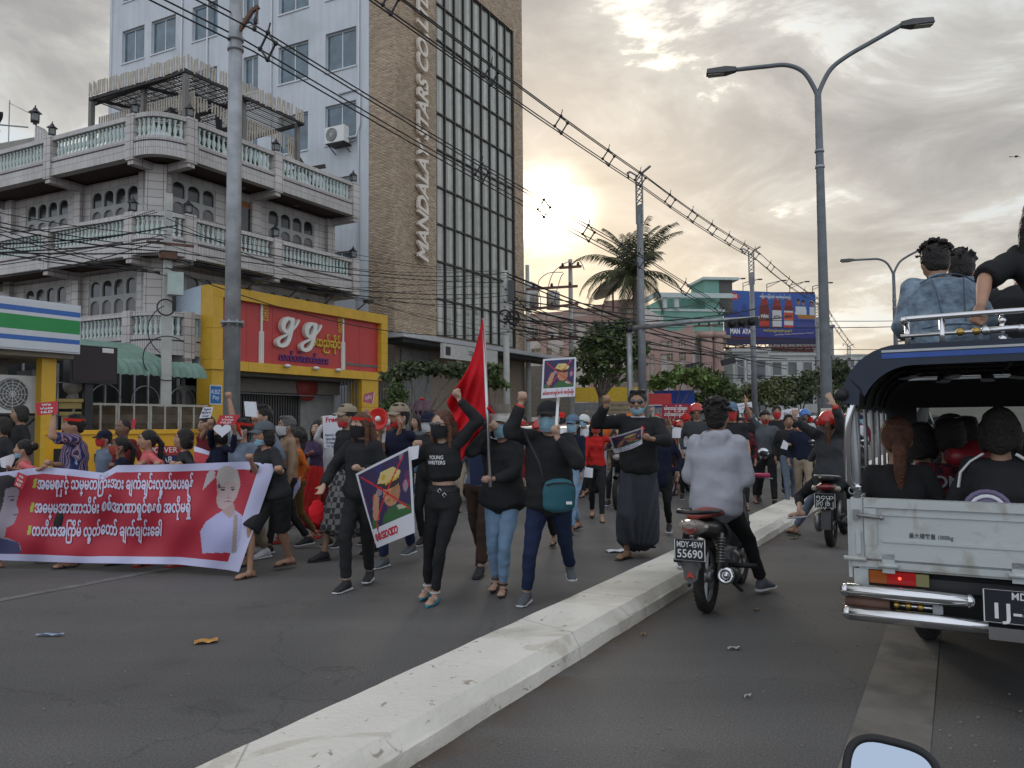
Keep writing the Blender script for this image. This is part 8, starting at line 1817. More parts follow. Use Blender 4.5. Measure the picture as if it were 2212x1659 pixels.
# litter
def litter(label,px,py,w,l,col,rot=0.,cup=.012):
    c=G(px,py,.006);o=thing('litter',label,'litter',rotz(c,rot));q=MB();q.surf(lambda u,v:V3(((u-.5)*w,(v-.5)*l,.004+cup*abs(math.sin(u*5+v*3)))),8,5);q.build('scrap',col,o)
litter('flat blue white strip of paper lying on the road at the lower left',108,1373,.19,.035,mat('blue_scrap',(.22,.30,.42),.6),0)
litter('yellow orange food wrapper lying on the road at the lower left',445,1387,.15,.09,mat('wrapper',(.50,.24,.05),.4,var=.3,scale=12),.3)
litter('white paper scrap beside the man in the longyi',1330,1191,.22,.14,M_PAPER,.2);litter('small white scrap behind the brown trousers',945*1.0+0,1165,.1,.08,M_PAPER,.2)
litter('tan crumpled leaf beside the median near the second rider',1715,1163,.13,.06,mat('dry_leaf',(.20,.14,.08),.8),.5);litter('pale scrap on the right lane below the first rider',1585,1402,.09,.03,mat('grey_scrap',(.32,.31,.29),.8),.1);litter('dry brown leaf near the rear tyre of the first motorbike',1635,1318,.06,.03,MC['dry_leaf'],.9);litter('pale twig scrap on the right lane',1615,1506,.06,.015,MC['grey_scrap'],.5);litter('dry leaf against the kerb foot',1390,1372,.05,.025,MC['dry_leaf'],.2)
rg_=random.Random(4);gr=MB()
for i in range(150):
    c=G(rg_.uniform(0,2212),1000+660*rg_.random()**.6,.004)
    if 2.1 < c.dot(NV) < 2.75:continue
    s_=rg_.uniform(.004,.014);gr.cbox(c,(s_,s_*.8,s_*.5),(V3((.9,.4,0)),V3((-.4,.9,0)),V3((0,0,1))))
tag(gr.build('grit',mat('grit',(.20,.18,.16),.9)),kind='stuff')
# motorbikes
M_TYRE=mat('tyre',(.018,.017,.016),.9,bump=.5,bscale=60,stain=(.06,.05,.04),stain_sc=6);M_ALU=mat('cast_aluminium',(.25,.25,.25),.4,.7,var=.2);M_BLKPL=mat('black_fairing',(.014,.014,.015),.3,var=.1,spec=.5)
M_REDLENS=mat('red_lens',(.16,.012,.012),.15,var=0,spec=.7);M_CLEARLENS=mat('clear_lens',(.28,.25,.22),.12,var=.1);M_SEATR=mat('red_seat',(.26,.05,.035),.6);M_PLATE=mat('plate_blue_black',(.007,.009,.014),.6,var=.1);M_PINKG=mat('pink_grip',(.50,.05,.13),.6)
def mshape(name,par,mt,F,fn,mw=None):
    q=MB();fn(q);return q.build(name,mt,par)
def wheel(par,x,r,w,spokes=6,disc=True):
    q=MB();q.torus((x,0,r),r-w,w,(0,1,0),40,12)
    for k in range(44):
        a=k*2*math.pi/44
        for sy in (-1,1):c=V3((x+math.cos(a)*(r-w*.25),sy*w*.55,r+math.sin(a)*(r-w*.25)));q.cbox(c,(.012,w*.55,.010),(V3((-math.sin(a),0,math.cos(a))),V3((0,1,0)),V3((math.cos(a),0,math.sin(a)))))
    t=q.build('tyre',M_TYRE,par)
    q=MB();q.torus((x,0,r),r-w*1.9,.016,(0,1,0),32,8);q.lathe((x,-.05,r),[(.05,0),(.055,.02),(.055,.08),(.05,.10)],14,(0,1,0));q.build('rim',M_ALU,t)
    for k in range(spokes):a=k*2*math.pi/spokes+.3;q=MB();q.bar((x+math.cos(a)*.045,0,r+math.sin(a)*.045),(x+math.cos(a)*(r-w*1.9),0,r+math.sin(a)*(r-w*1.9)),.024,.016);q.build('spoke',M_ALU,t)
    return t
def mirror_(par,a,b,r=.055,shape=1.):
    q=MB();q.tube([a,a.lerp(b,.5)+V3((0,0,.01)),b],.006,6);o=q.build('mirror_stalk',M_BLKPL,par);q=MB();q.ell(b+V3((-.012,0,.02)),(.02,r*shape,r*.8),14,8);mm_=q.build('mirror_shell',M_BLKPL,o);q=MB();q.lathe(b+V3((-.028,0,.02)),[(r*.82,0),(r*.82,.006)],18,(1,0,0));q.build('mirror_glass',mat('mirror_glass',(.55,.58,.6),.05,1.,var=0),mm_)
def motorbike(label,O,u,kind='underbone',grips=M_BLACK,plate=None,seatm=M_BLACK,body=M_BLKPL,group=None,lit=False,s=1.):
    F=frame(O,u) @ Matrix.Scale(s,4);b=thing('motorbike',label,'motorbike',F,group);r=.285 if kind != 'scooter' else .255;w=.043 if kind != 'scooter' else .05;wb=1.22
    wheel(b,0,r,w);wheel(b,wb,r,w)
    P=lambda nm,mt,fn,par=b:mshape(nm,par,mt,None,fn)
    def blob(q,rings):loft(q,[(V3(c),V3((0,a,0)),V3((nx,0,nz))) for c,a,nx,nz in rings],16)
    if kind == 'scooter':
        q=MB();blob(q,[((-.33,0,.72),.07,-.02,.05),((-.18,0,.70),.125,-.02,.10),((.1,0,.62),.15,0,.15),((.4,0,.55),.14,0,.16),((.6,0,.42),.11,0,.12)]);q.box(.45,.85,-.12,.12,.24,.32);addobj('body_panels',remesh(q,.02,3),b,F,body)
        P('seat',seatm,lambda q:blob(q,[((-.35,0,.83),.06,0,.02),((-.2,0,.83),.12,0,.045),((.25,0,.80),.13,0,.05),((.5,0,.78),.09,0,.03)]))
        P('tail_light',M_REDLENS,lambda q:q.ell((-.33,0,.735),(.05,.105,.04),14,8));
        for sg in (-1,1):P('indicator',M_CLEARLENS,lambda q:q.ell((-.29,.12*sg,.715),(.05,.045,.035),10,6))
        P('grab_rail',M_ALU,lambda q:q.tube([(-.1,.13,.84),(-.3,.12,.86),(-.39,.05,.87),(-.39,-.05,.87),(-.3,-.12,.86),(-.1,-.13,.84)],.013,6))
        P('mudguard',M_BLKPL,lambda q:q.prism([(-.30,-.06,.62),(-.30,.06,.62),(-.40,.05,.25),(-.40,-.05,.25)],(.03,0,0)))
        P('engine_case',M_ALU,lambda q:(q.ell((.12,.13,.30),(.20,.06,.10),14,8),q.lathe((.0,.10,.285),[(.11,0),(.12,.05),(.07,.08)],16,(0,1,0))))
        P('muffler',M_BLKPL,lambda q:q.tube([(.35,-.12,.26),(.1,-.15,.28),(-.22,-.16,.33)],[.03,.055,.06],12))
        P('swingarm',M_BLKPL,lambda q:q.bar((.3,.08,.3),(0,.08,r),.07,.09));P('shock',M_ALU,lambda q:q.tube([(-.02,-.09,.30),(.05,-.09,.56)],.028,8))
        fz=1.0
    else:
        q=MB();blob(q,[((-.40,0,.70),.05,-.03,.035),((-.28,0,.70),.09,-.03,.075),((0,0,.66),.105,0,.09),((.3,0,.60),.10,0,.10),((.5,0,.52),.08,0,.10)]);addobj('body_panels',remesh(q,.014,3),b,F,body)
        P('seat',seatm,lambda q:blob(q,[((-.36,0,.785),.05,0,.02),((-.22,0,.785),.10,0,.032),((.1,0,.775),.12,0,.038),((.45,0,.755),.10,0,.03),((.6,0,.74),.06,0,.02)]))
        P('grab_rail',M_BLKPL,lambda q:q.tube([(.0,.12,.80),(-.25,.13,.82),(-.44,.09,.83),(-.47,0,.83),(-.44,-.09,.83),(-.25,-.13,.82),(.0,-.12,.80)],.017,8))
        tl=P('tail_light',M_CLEARLENS,lambda q:blob(q,[((-.46,0,.725),.07,-.015,.045),((-.42,0,.715),.105,-.02,.06),((-.34,0,.71),.11,-.02,.06)]));P('tail_light_centre',M_REDLENS,lambda q:q.prism([(-.472,-.045,.765),(-.472,.045,.765),(-.478,.055,.70),(-.47,.0,.665),(-.478,-.055,.70)],(.04,0,0)),tl)
        P('mudguard',M_BLKPL,lambda q:q.prism([(-.40,-.075,.60),(-.40,.075,.60),(-.445,.07,.42),(-.44,.0,.30),(-.445,-.07,.42)],(.025,0,0)));P('mudguard_blade',mat('grey_mudguard',(.07,.07,.07),.6,var=.4,scale=20),lambda q:q.prism([(-.42,-.065,.47),(-.42,.065,.47),(-.452,.05,.34),(-.45,0,.30),(-.452,-.05,.34)],(-.012,0,0)))
        P('reflector',mat('orange_red_reflector',(.45,.05,.03),.3),lambda q:q.prism([(-.467,-.035,.345),(-.467,0,.40),(-.467,.035,.345),(-.467,.0,.36)],(-.006,0,0)))
        P('swingarm',M_BLKPL,lambda q:(q.bar((.42,.075,.33),(0,.075,r),.03,.05),q.bar((.42,-.075,.33),(0,-.075,r),.03,.05)))
        for sg in (-1,1):
            def shock(q,sg=sg):
                q.tube([(-.03,.11*sg,.33),(.06,.11*sg,.62)],.018,8)
                for k in range(9):t=.25+k*.075;c=V3((-.03,.11*sg,.33)).lerp(V3((.06,.11*sg,.62)),t);q.torus(c,.030,.0075,(.3,0,.95),12,5)
            P('shock',M_ALU,shock)
        P('engine',M_ALU,lambda q:(q.ell((.62,0,.33),(.16,.13,.11),12,8),q.box(.42,.7,-.09,.09,.30,.42)))
        mf=P('muffler',mat('muffler_black',(.03,.03,.032),.4,.4),lambda q:q.tube([(.55,-.13,.24),(.25,-.17,.27),(.1,-.18,.29),(-.16,-.19,.33)],[.022,.03,.062,.062],14));P('muffler_tip',M_CHROME,lambda q:(q.torus((-.17,-.19,.33),.05,.016,(1,0,-.15),18,8),q.lathe((-.16,-.19,.33),[(.03,0),(.03,.02)],12,(-1,0,.15))),mf)
        P('foot_peg',M_BLACK,lambda q:q.tube([(.25,-.12,.34),(.27,-.34,.34)],.02,8));P('foot_peg',M_BLACK,lambda q:q.tube([(.25,.12,.34),(.27,.34,.34)],.02,8));P('side_stand',M_BLKPL,lambda q:q.bar((.45,.12,.28),(.32,.24,.12),.02));P('exhaust_bracket',M_BLKPL,lambda q:(q.bar((.3,-.12,.34),(.0,-.2,.28),.02),q.bar((.35,-.1,.2),(.25,-.22,.14),.02)))
        P('chain_cover',M_BLKPL,lambda q:q.prism([(.35,.09,.40),(-.05,.09,.36),(-.05,.09,.26),(.35,.09,.26)],(0,.02,0)))
    P('front_fork',M_ALU,lambda q:(q.tube([(wb,.075,r),(wb-.18,.075,.72)],.02,8),q.tube([(wb,-.075,r),(wb-.18,-.075,.72)],.02,8)))
    q=MB();blob(q,[((wb-.32,0,.98),.10,.02,.05),((wb-.2,0,.95),.13,.03,.09),((wb-.08,0,.88),.08,.03,.09)]);blob(q,[((wb-.18,0,.84),.10,.05,.03),((wb-.30,0,.60),.17,.05,.03),((wb-.40,0,.40),.15,.05,.02)]);addobj('front_cowl',remesh(q,.016,2),b,F,body)
    hl_=P('headlight',mat('lit_headlight',(.6,.55,.4),.2,emit=(1,.78,.35,3.)) if lit else M_CLEARLENS,lambda q:q.ell((wb-.05,0,.90),(.05,.075,.055),12,8))
    P('front_mudguard',mat('red_mudguard',(.40,.03,.02),.35) if lit else body,lambda q:q.torus((wb,0,r),r+.03,.045,(0,1,0),20,8,math.radians(150),math.radians(300)))
    hb=P('handlebar',M_BLKPL,lambda q:q.tube([(wb-.36,.33,1.03),(wb-.30,.16,1.02),(wb-.28,0,1.0),(wb-.30,-.16,1.02),(wb-.36,-.33,1.03)],.014,8))
    for sg in (-1,1):P('grip',grips,lambda q:q.tube([(wb-.36,.345*sg,1.03),(wb-.315,.22*sg,1.025)],.021,10),hb);P('lever',M_ALU,lambda q:q.tube([(wb-.27,.2*sg,1.01),(wb-.27,.36*sg,.995)],.007,5),hb);mirror_(hb,V3((wb-.3,.18*sg,1.03)),V3((wb-.33,.30*sg,1.20)),.06 if kind != 'scooter' else .05,1. if kind != 'scooter' else 1.6)
    if plate:
        x0=-.465 if kind != 'scooter' else -.41;zc,hw,hh=(.555,.118,.082) if kind != 'scooter' else (.585,.115,.085)
        q=MB();q.box(x0-.008,x0,-hw,hw,zc-hh,zc+hh);pl_=q.build('number_plate',M_PLATE,b)
        q=MB();e=.005
        for a_,c_ in (((-hw+e,zc+hh-e),(hw-e,zc+hh-e)),((-hw+e,zc-hh+e),(hw-e,zc-hh+e)),((-hw+e,zc-hh+e),(-hw+e,zc+hh-e)),((hw-e,zc-hh+e),(hw-e,zc+hh-e))):q.bar((x0-.0085,a_[0],a_[1]),(x0-.0085,c_[0],c_[1]),.006,.001)
        q.build('plate_border',M_WHITE,pl_)
        q=MB();M4=lambda z:Matrix(((0,0,-1,x0-.0085),(-1,0,0,0),(0,1,0,z),(0,0,0,1)))
        solid_text(q,plate[0],M4(zc+hh*.46),.062,.001,.012,fitw=hw*1.66);solid_text(q,plate[1],M4(zc-hh*.38),.085,.001,.014,fitw=hw*1.6);q.build('plate_writing',M_WHITE,pl_)
    return b
O1=G(1528,1322);u1=DV
bike1=motorbike('black underbone motorbike with pink grips and plate MDY-45W 55690, ridden by the grey hoodie man',O1,(DV+NV*.03),plate=('MDY-45W','55690'),grips=M_PINKG,seatm=M_SEATR)
YR=math.pi-SA      # yaw that looks up the street
def on_bike(O,u,x,y=0):u=V3(u).normalized();v=V3((-u.y,u.x,0));return O+u*x+v*y
b_=on_bike(O1,DV,.32);b_.z=0;s_=1.80/1.70;Mi_=rotz(b_,YR,s_).inverted();fr,fl_=Mi_ @ G(1650,1282),Mi_ @ G(1478,1228,.15)
person('man in pale grey hoodie and black trousers astride the motorbike, seen from behind, hood down',b_,YR,1.80,'m',3,hip=(0,0,.80),lean=(0,-.06),legs=dict(fR=(fr.x,fr.y,0,-.3),fL=(fl_.x+.02,fl_.y,fl_.z,.2)),kL=(.5,-1,.5),kR=(-.4,-1,.4),hL=(.10,-.32,1.02),hR=(-.10,-.32,1.02),eL=(.35,.2,-1),eR=(-.35,.2,-1),top=mat('cloth_pale_hoodie',(.34,.35,.39),.95,var=.08,scale=5,bump=.25,bscale=90),hood=True,loose=.030,hem=.83,bottom=('trousers','black',.95),shoes=('sneaker','grey','white'),hair='spiky',extras=('back',),tone='m',seed=200,shoulders=1.0,fat=1.0,hairm=M_HAIR)
O2=G(1796,1181);bike2=motorbike('black scooter with red tail light and Burmese number plate between the median and the pickup',O2,DV,kind='scooter',plate=('၅၄ယ','၉၇၂၆၂'))
b_=on_bike(O2,DV,.10);b_.z=0;hs=1.66;Mi_=rotz(b_,YR,hs/1.7).inverted()
fl_=Mi_ @ AT(1728,1108,9.3);fr=Mi_ @ AT(1850,1120,9.0)
person('pillion rider in red helmet and dark grey shirt throwing both arms up, seen from behind',b_,YR,hs,'f',3,hip=(0,0,.86),lean=(0,-.02),legs=dict(fL=(fl_.x,fl_.y,fl_.z-.05,1.2),fR=(fr.x,fr.y,fr.z,-.3)),kL=(.1,-1,.4),kR=(-.1,-1,.4),hL=AT(1693,872,9.1),hR=AT(1788,830,8.9),eL=(1,.2,-.6),eR=(-1,.3,.1),hdir=((.0,0,1),(.55,0,1)),hand=('fist','open'),top='dgrey',loose=.03,hem=.80,slv=.93,bottom=('crop','black',.95),shoes=('sandal','white','white'),hair='pony',hairm=M_HAIRB,extras=(('helmet','red',1),'back',('wristband','R','red')),tone='l',seed=201)
b_=on_bike(O2,DV,.52);b_.z=0;Mi_=rotz(b_,YR,1.0).inverted();fl_=Mi_ @ G(1712,1158);fr=Mi_ @ G(1880,1150)
person('scooter driver in navy jeans with one sandalled foot down, hidden behind the pillion rider',b_,YR,1.64,'m',2,hip=(0,0,.84),lean=(0,-.1),legs=dict(fL=(fl_.x,fl_.y,0,.9),fR=(fr.x,fr.y,0,-.2)),kL=(.5,-1,.3),kR=(-.5,-1,.3),hL=(.28,-.42,1.05),hR=(-.28,-.42,1.05),top='dgrey',bottom=('trousers','bluegrey',1.),shoes=('sandal','black','black'),hair='short',extras=('back',),seed=202)
O3=G(1450,1072);bk3=motorbike('oncoming red and black motorbike with lit headlight left of the hoodie rider',O3+DV*1.22,-DV,lit=True,body=mat('red_fairing',(.30,.025,.025),.35))
b_=on_bike(O3+DV*1.22,-DV,.4);b_.z=0;person('rider of the oncoming motorbike leaning low in white jacket and red helmet',b_,-SA,1.62,'m',1,hip=(0,0,.84),lean=(0,-.16),legs=dict(fL=(.28,-.25,0,.1),fR=(-.28,-.25,0,-.1)),kL=(.5,-1,.4),kR=(-.5,-1,.4),hL=(.3,-.55,1.06),hR=(-.3,-.55,1.06),top='bluegrey',mask=('red','on'),extras=(('helmet','red'),),seed=203)
O4=G(1300,1100);bk4=motorbike('black motorbike rolling between the blue capped marcher and the red sweatshirt woman',O4+DV*1.2,V3((-.3,-1,0)),grips=M_BLACK);b_=on_bike(O4+DV*1.2,V3((-.3,-1,0)),.35);b_.z=0
person('rider in black helmet on the black motorbike behind the blue capped marcher',b_,-.3,1.62,'m',1,hip=(0,0,.84),lean=(0,-.1),legs=dict(fL=(.28,-.2,0,.1),fR=(-.28,-.2,0,-.1)),kL=(.5,-1,.4),kR=(-.5,-1,.4),hL=(.3,-.5,1.05),hR=(-.3,-.5,1.05),top='black',mask=('blue','on'),extras=(('helmet','black'),),seed=204)
O5=AT(1868,905,11.5);O5.z=0;bk5=motorbike('parked motorbike with chrome parts glimpsed between the pickup posts',O5,V3((.9,.3,0)))
# white car in the crowd
cO=AT(1158,905,16.0);cO.z=0;car=thing('parked_car','white hatchback showing its windscreen behind the crowd under the placard','car',frame(cO,V3((-.5,-.86,0))))
q=MB();M_CARW=mat('car_white_paint',(.50,.50,.50),.25,var=.03)
q.prism([(-1.9,-.82,.35),(1.9,-.82,.35),(1.95,-.82,.72),(.95,-.80,.92),(.35,-.70,1.42),(-1.35,-.70,1.46),(-1.85,-.80,.95)],(0,1.6,0));addobj('body',remesh(q,.045,3),car,WM[car.name],M_CARW)
q=MB();q.quad((.97,-.68,.95),(.97,.68,.95),(.42,.60,1.38),(.42,-.60,1.38));q.v=[(x+.03,y,z+.02) for x,y,z in q.v];q.build('windscreen',M_GLASSDK,car)
for x in (-1.25,1.25):
    for y in (-.80,.74):q=MB();q.lathe((x,y-.03,.32),[(.2,0),(.32,.01),(.32,.17),(.2,.18)],24,(0,1,0));t_=q.build('wheel',M_TYRE,car)
for sg in (-1,1):q=MB();q.ell((1.88,.58*sg,.70),(.08,.18,.08),10,6);q.build('headlight',M_CLEARLENS,car)
# the pickup: x forward, y to the left, z up; origin under the rear left corner
tO=AT(1838,905,4.2);tO.z=0;FT_=frame(tO,DV);tr=thing('pickup_truck','white line pickup with dark canopy, roof rack and open tailgate bed full of passengers','truck',FT_)
TW,TL=1.62,2.3;M_TRW=mat('truck_white_paint',(.42,.45,.44),.45,var=.05,scale=2,stain=(.22,.17,.11),stain_sc=6,stain_amt=.55,bump=.08,bscale=30);M_TARP=mat('dark_canopy',(.015,.017,.022),.5,var=.15);M_TARPI=mat('canopy_lining',(.020,.020,.022),.8)
M_STRB=mat('canopy_blue_stripe',(.03,.08,.30),.5);M_STRW=mat('canopy_white_stripe',(.40,.42,.42),.5);M_GOLD=mat('brass_bead',(.45,.30,.08),.3,.9)
def TP(nm,mt,fn,par=tr):q=MB();fn(q);return q.build(nm,mt,par)
zt,zb=1.075,.77
tg=TP('tailgate',M_TRW,lambda q:q.box(-.03,0,-TW+.05,-.05,zb,zt))
TP('top_rim',M_TRW,lambda q:q.box(-.045,.012,-TW+.04,-.055,zt-.035,zt+.012),tg);TP('bottom_rim',M_TRW,lambda q:(q.box(-.042,-.031,-TW+.05,-.06,zb,zb+.07)),tg)
TP('side_rim',M_TRW,lambda q:q.box(-.044,-.0305,-.115,-.055,zb+.07,zt-.04),tg);TP('pressed_ridge',M_TRW,lambda q:q.box(-.038,-.0305,-TW+.1,-.14,zb+.09,zb+.105),tg);TP('pressed_ridge',M_TRW,lambda q:q.box(-.038,-.0305,-TW+.1,-.14,zt-.075,zt-.06),tg)
t_=MB();M4=Matrix(((0,0,-1,-.0315),(-1,0,0,-.365),(0,1,0,zb+.13),(0,0,0,1)));solid_text(t_,'最大積載量 1000kg',M4,.03,.0008,.004,fitw=.20);t_.build('lettering',MC['ink'],tg)
TP('corner_post',M_TRW,lambda q:q.box(-.03,.05,-.048,.012,zb-.05,zt+.01));TP('post_slot',M_TRW,lambda q:q.box(-.042,-.031,-.035,-.012,zb+.02,zb+.14));TP('latch',M_ALU,lambda q:(q.box(-.05,-.03,-.03,.0,zt-.10,zt-.05),q.tube([(-.055,-.02,zt-.075),(-.06,-.14,zt-.085)],.010,6),q.ell((-.06,-.14,zt-.085),(.014,.014,.014),8,5)))
TP('sill',M_TRW,lambda q:q.box(-.02,.05,-TW+.02,-.02,.712,zb-.004));TP('sill_lip',M_TRW,lambda q:q.box(-.035,-.0205,-TW+.02,.01,zb-.045,zb-.012))
for y in (-.165,-.74,-1.40):h_=TP('hinge',M_TRW,lambda q:(q.tube([(-.05,y-.045,zb-.03),(-.05,y+.045,zb-.03)],.013,8),q.box(-.042,-.036,y-.03,y+.03,zb-.07,zb+.03)))
TP('hinge',M_TRW,lambda q:q.tube([(-.045,-.06,zb-.005),(-.045,.05,zb-.005)],.012,8))
TP('paint_scrape',mat('navy_scrape',(.03,.04,.10),.6,var=.6,scale=40),lambda q:(q.prism([(-.0212,-.27,.742),(-.0212,-.38,.753),(-.0212,-.35,.735)],(-.0006,0,0)),q.prism([(-.0212,-.36,.732),(-.0212,-.42,.737),(-.0212,-.40,.728)],(-.0006,0,0))))
TP('side_board',M_TRW,lambda q:q.box(.05,TL,-.02,.012,zb-.05,zt));TP('side_board',M_TRW,lambda q:q.box(.05,TL,-TW-.012,-TW+.02,zb-.05,zt));TP('bed_floor',M_DKMETAL,lambda q:q.box(0,TL,-TW+.02,-.02,.62,.68));TP('side_flange',M_TRW,lambda q:q.box(-.02,.0,.0125,.03,.66,zt))
TP('underbody',mat('underbody_black',(.008,.008,.008),.9),lambda q:(q.box(.06,3.8,-TW+.12,-.12,.42,.66),q.box(.02,.06,-TW+.06,-.06,.48,.711)))
TP('corner_bracket',M_TRW,lambda q:q.box(-.02,.06,-.066,.005,.60,.711))
lt=TP('tail_light',mat('amber_lens',(.28,.07,.01),.2,var=.05),lambda q:q.box(-.03,.02,-.155,-.07,.642,.708));TP('red_lens',mat('lit_red_lens',(.30,.008,.008),.2,var=0,emit=(1,.02,.015,.03)),lambda q:q.box(-.031,.02,-.29,-.156,.642,.706),lt);TP('clear_lens',mat('yellowed_lens',(.20,.18,.08),.25),lambda q:q.box(-.03,.02,-.35,-.291,.642,.704),lt);TP('bulb',mat('lit_bulb',(1,.1,.05),.3,emit=(1,.06,.03,2.)),lambda q:q.ell((-.033,-.215,.675),(.004,.008,.008),8,5),lt)
TP('bumper_tube',M_CHROME,lambda q:(q.tube([(-.12,.03,.610),(-.12,-.52,.610)],.036,16),q.ell((-.12,.03,.610),(.036,.036,.036),14,8),q.ell((-.12,-.52,.610),(.036,.036,.036),14,8)))
TP('bumper_tube',M_CHROME,lambda q:(q.tube([(-.14,.02,.498),(-.14,-.60,.498)],.038,16),q.ell((-.14,.02,.498),(.038,.038,.038),14,8)))
TP('bumper_stay',M_STEEL,lambda q:(q.box(-.11,-.08,-.155,-.115,.49,.61)));TP('bumper_stay',M_STEEL,lambda q:q.box(-.11,-.08,-.41,-.365,.49,.61));TP('bumper_rod',M_CHROME,lambda q:q.tube([(-.10,-.2,.553),(-.10,-.40,.553)],.009,8));TP('exhaust_pipe',M_RUST,lambda q:q.tube([(-.10,.04,.553),(-.10,-.17,.553)],.03,10))
for y in (-.20,-.255,-.31):TP('bead',M_GOLD,lambda q:q.ell((-.10,y,.553),(.018,.018,.018),10,6))
TP('step_bar',M_CHROME,lambda q:q.box(-.20,-.10,-TW+.1,-.60,.455,.515))
pl_=TP('number_plate',M_PLATE,lambda q:q.box(-.16,-.15,-.91,-.58,.525,.69));q=MB()
for a_,c_ in (((-.585,.685),(-.905,.685)),((-.585,.53),(-.905,.53)),((-.585,.53),(-.585,.685)),((-.905,.53),(-.905,.685))):q.bar((-.1605,a_[0],a_[1]),(-.1605,c_[0],c_[1]),.005,.001)
q.build('plate_border',M_WHITE,pl_);q=MB();M4=lambda y,z:Matrix(((0,0,-1,-.1605),(-1,0,0,y),(0,1,0,z),(0,0,0,1)));solid_text(q,'MDY',M4(-.743,.658),.048,.001,.012,fitw=.09);solid_text(q,'1J-88',M4(-.737,.582),.105,.001,.012,fitw=.24);q.build('plate_writing',M_WHITE,pl_)
for y in (-.28,-TW+.28):
    for x in (1.5,3.4):q=MB();q.torus((x,y,.285),.205,.08,(0,1,0),32,10);w_=q.build('wheel',M_TYRE,tr);q=MB();q.lathe((x,y-.05,.285),[(.15,0),(.15,.1)],18,(0,1,0));q.build('rim',M_STEEL,w_)
# canopy: hoops, tarp, stripes, posts
def arch(y0,y1,zs,zr,r,n=10):
    P=[(y0,zs)]
    for k in range(n+1):a=math.pi/2*k/n;P.append((y0-r+r*math.cos(a) if 0 else y0-r*(1-math.cos(a)),zr-r+r*math.sin(a)))
    P += [(y1+r*(1-math.cos(math.pi/2*(n-k)/n)),zr-r+r*math.sin(math.pi/2*(n-k)/n)) for k in range(n+1)];P.append((y1,zs));return P
AR=arch(.03,-TW-.03,1.60,1.895,.29)
V=[];xs5=[-.12,.3,1.2,2.0,2.35]
for th_ in (0,.028):
    for x in xs5:
        for (y,z) in AR:cy=-TW/2;V.append((x,cy+(y-cy)*(1-th_*1.2),z-th_ + (0 if x > -.1 else -.0)))
m=len(AR);L5=len(xs5);q=MB();q.smooth=True;Fs=[]
for l in range(2):
    b0=l*L5*m
    for i in range(L5-1):
        for k in range(m-1):f=(b0+i*m+k,b0+(i+1)*m+k,b0+(i+1)*m+k+1,b0+i*m+k+1);Fs.append(f if l == 0 else f[::-1])
for k in range(m-1):Fs.append((k,k+1,L5*m+k+1,L5*m+k))
q.add(V,Fs);cnp=q.build('canopy',M_TARP,tr)
def rearstrip(off0,off1,x,mt,nm):
    q=MB();V=[]
    for (y,z) in AR[3:-3]:cy=-TW/2;V += [(x,cy+(y-cy)*(1-off0*1.1),z-off0),(x,cy+(y-cy)*(1-off1*1.1),z-off1)]
    n_=len(V)//2;q.add(V,[(2*i,2*i+1,2*i+3,2*i+2) for i in range(n_-1)]);q.build(nm,mt,cnp)
q=MB();V=[]
for (y,z) in AR:cy=-TW/2;V += [(-.121,cy+(y-cy),z),(-.121,cy+(y-cy)*.90,z-.11 if z > 1.7 else z-.02)]
q.add(V,[(2*i,2*i+1,2*i+3,2*i+2) for i in range(len(V)//2-1)]);q.build('rear_valance',mat('canopy_dark_blue',(.014,.022,.04),.45),cnp)
AR2=[(y,z) for y,z in AR if z > 1.84 and y < -.14]
for z0,z1,mt,nm in ((.028,.040,M_STRW,'white_stripe'),(.046,.072,M_STRB,'blue_stripe')):
    q=MB();V=[]
    for y,z in AR2:V += [(-.124,y,1.895-z0-.0*(y+.1)),(-.124,y,1.895-z1)]
    q.add(V,[(2*i,2*i+1,2*i+3,2*i+2) for i in range(len(V)//2-1)]);q.build(nm,mt,cnp)
for x in (.25,.75,1.25,1.75,2.2):q=MB();q.tube([(x,-TW/2+(y+TW/2)*.955,z-.045) for y,z in AR],.013,6);q.build('hoop',mat('dark_hoop',(.05,.05,.05),.5,.3),cnp)
for y in (-.5,-.8,-1.1):q=MB();q.tube([(0,y,1.85),(2.3,y,1.85)],.010,6);q.build('roof_batten',mat('dark_hoop',(.05,.05,.05),.5,.3),cnp)
for x in (.32,.75,1.2,1.65,2.1):
    for y in (-.0,-TW):TP('side_post',M_STEEL,lambda q:q.tube([(x,y,zt-.02),(x,y*1.0,1.60)],.013,6))
TP('side_rail',M_STEEL,lambda q:q.tube([(0.05,.0,1.36),(2.2,.0,1.36)],.012,6)) if 0 else None
TP('rear_post',M_STEEL,lambda q:q.tube([(-.01,-.02,zt),(-.02,-.02,1.25),(-.05,-.01,1.70)],.018,8));TP('grab_tube',M_CHROME,lambda q:q.tube(smooth_pts3([V3((-.02,-.01,1.15)),V3((-.05,.012,1.19)),V3((-.075,.014,1.30)),V3((-.09,.005,1.48)),V3((-.085,-.015,1.58)),V3((-.07,-.03,1.66))]),.020,10));TP('collar',M_CHROME,lambda q:q.lathe((-.012,-.02,1.13),[(.028,0),(.028,.03)],12))
TP('rear_post',M_STEEL,lambda q:q.tube([(-.01,-TW+.02,zt),(-.05,-TW+.01,1.70)],.018,8))
TP('side_lamp',M_BLACK,lambda q:(q.lathe((-.08,.015,1.64),[(.025,0),(.034,.02),(.034,.06),(.016,.08)],14,(-1,.3,0)),q.bar((-.1,.02,1.64),(-.06,-.02,1.64),.015)));TP('bed_chain',M_ALU,lambda q:q.torus((-.03,.0,zt+.05),.018,.004,(1,0,0),12,5))
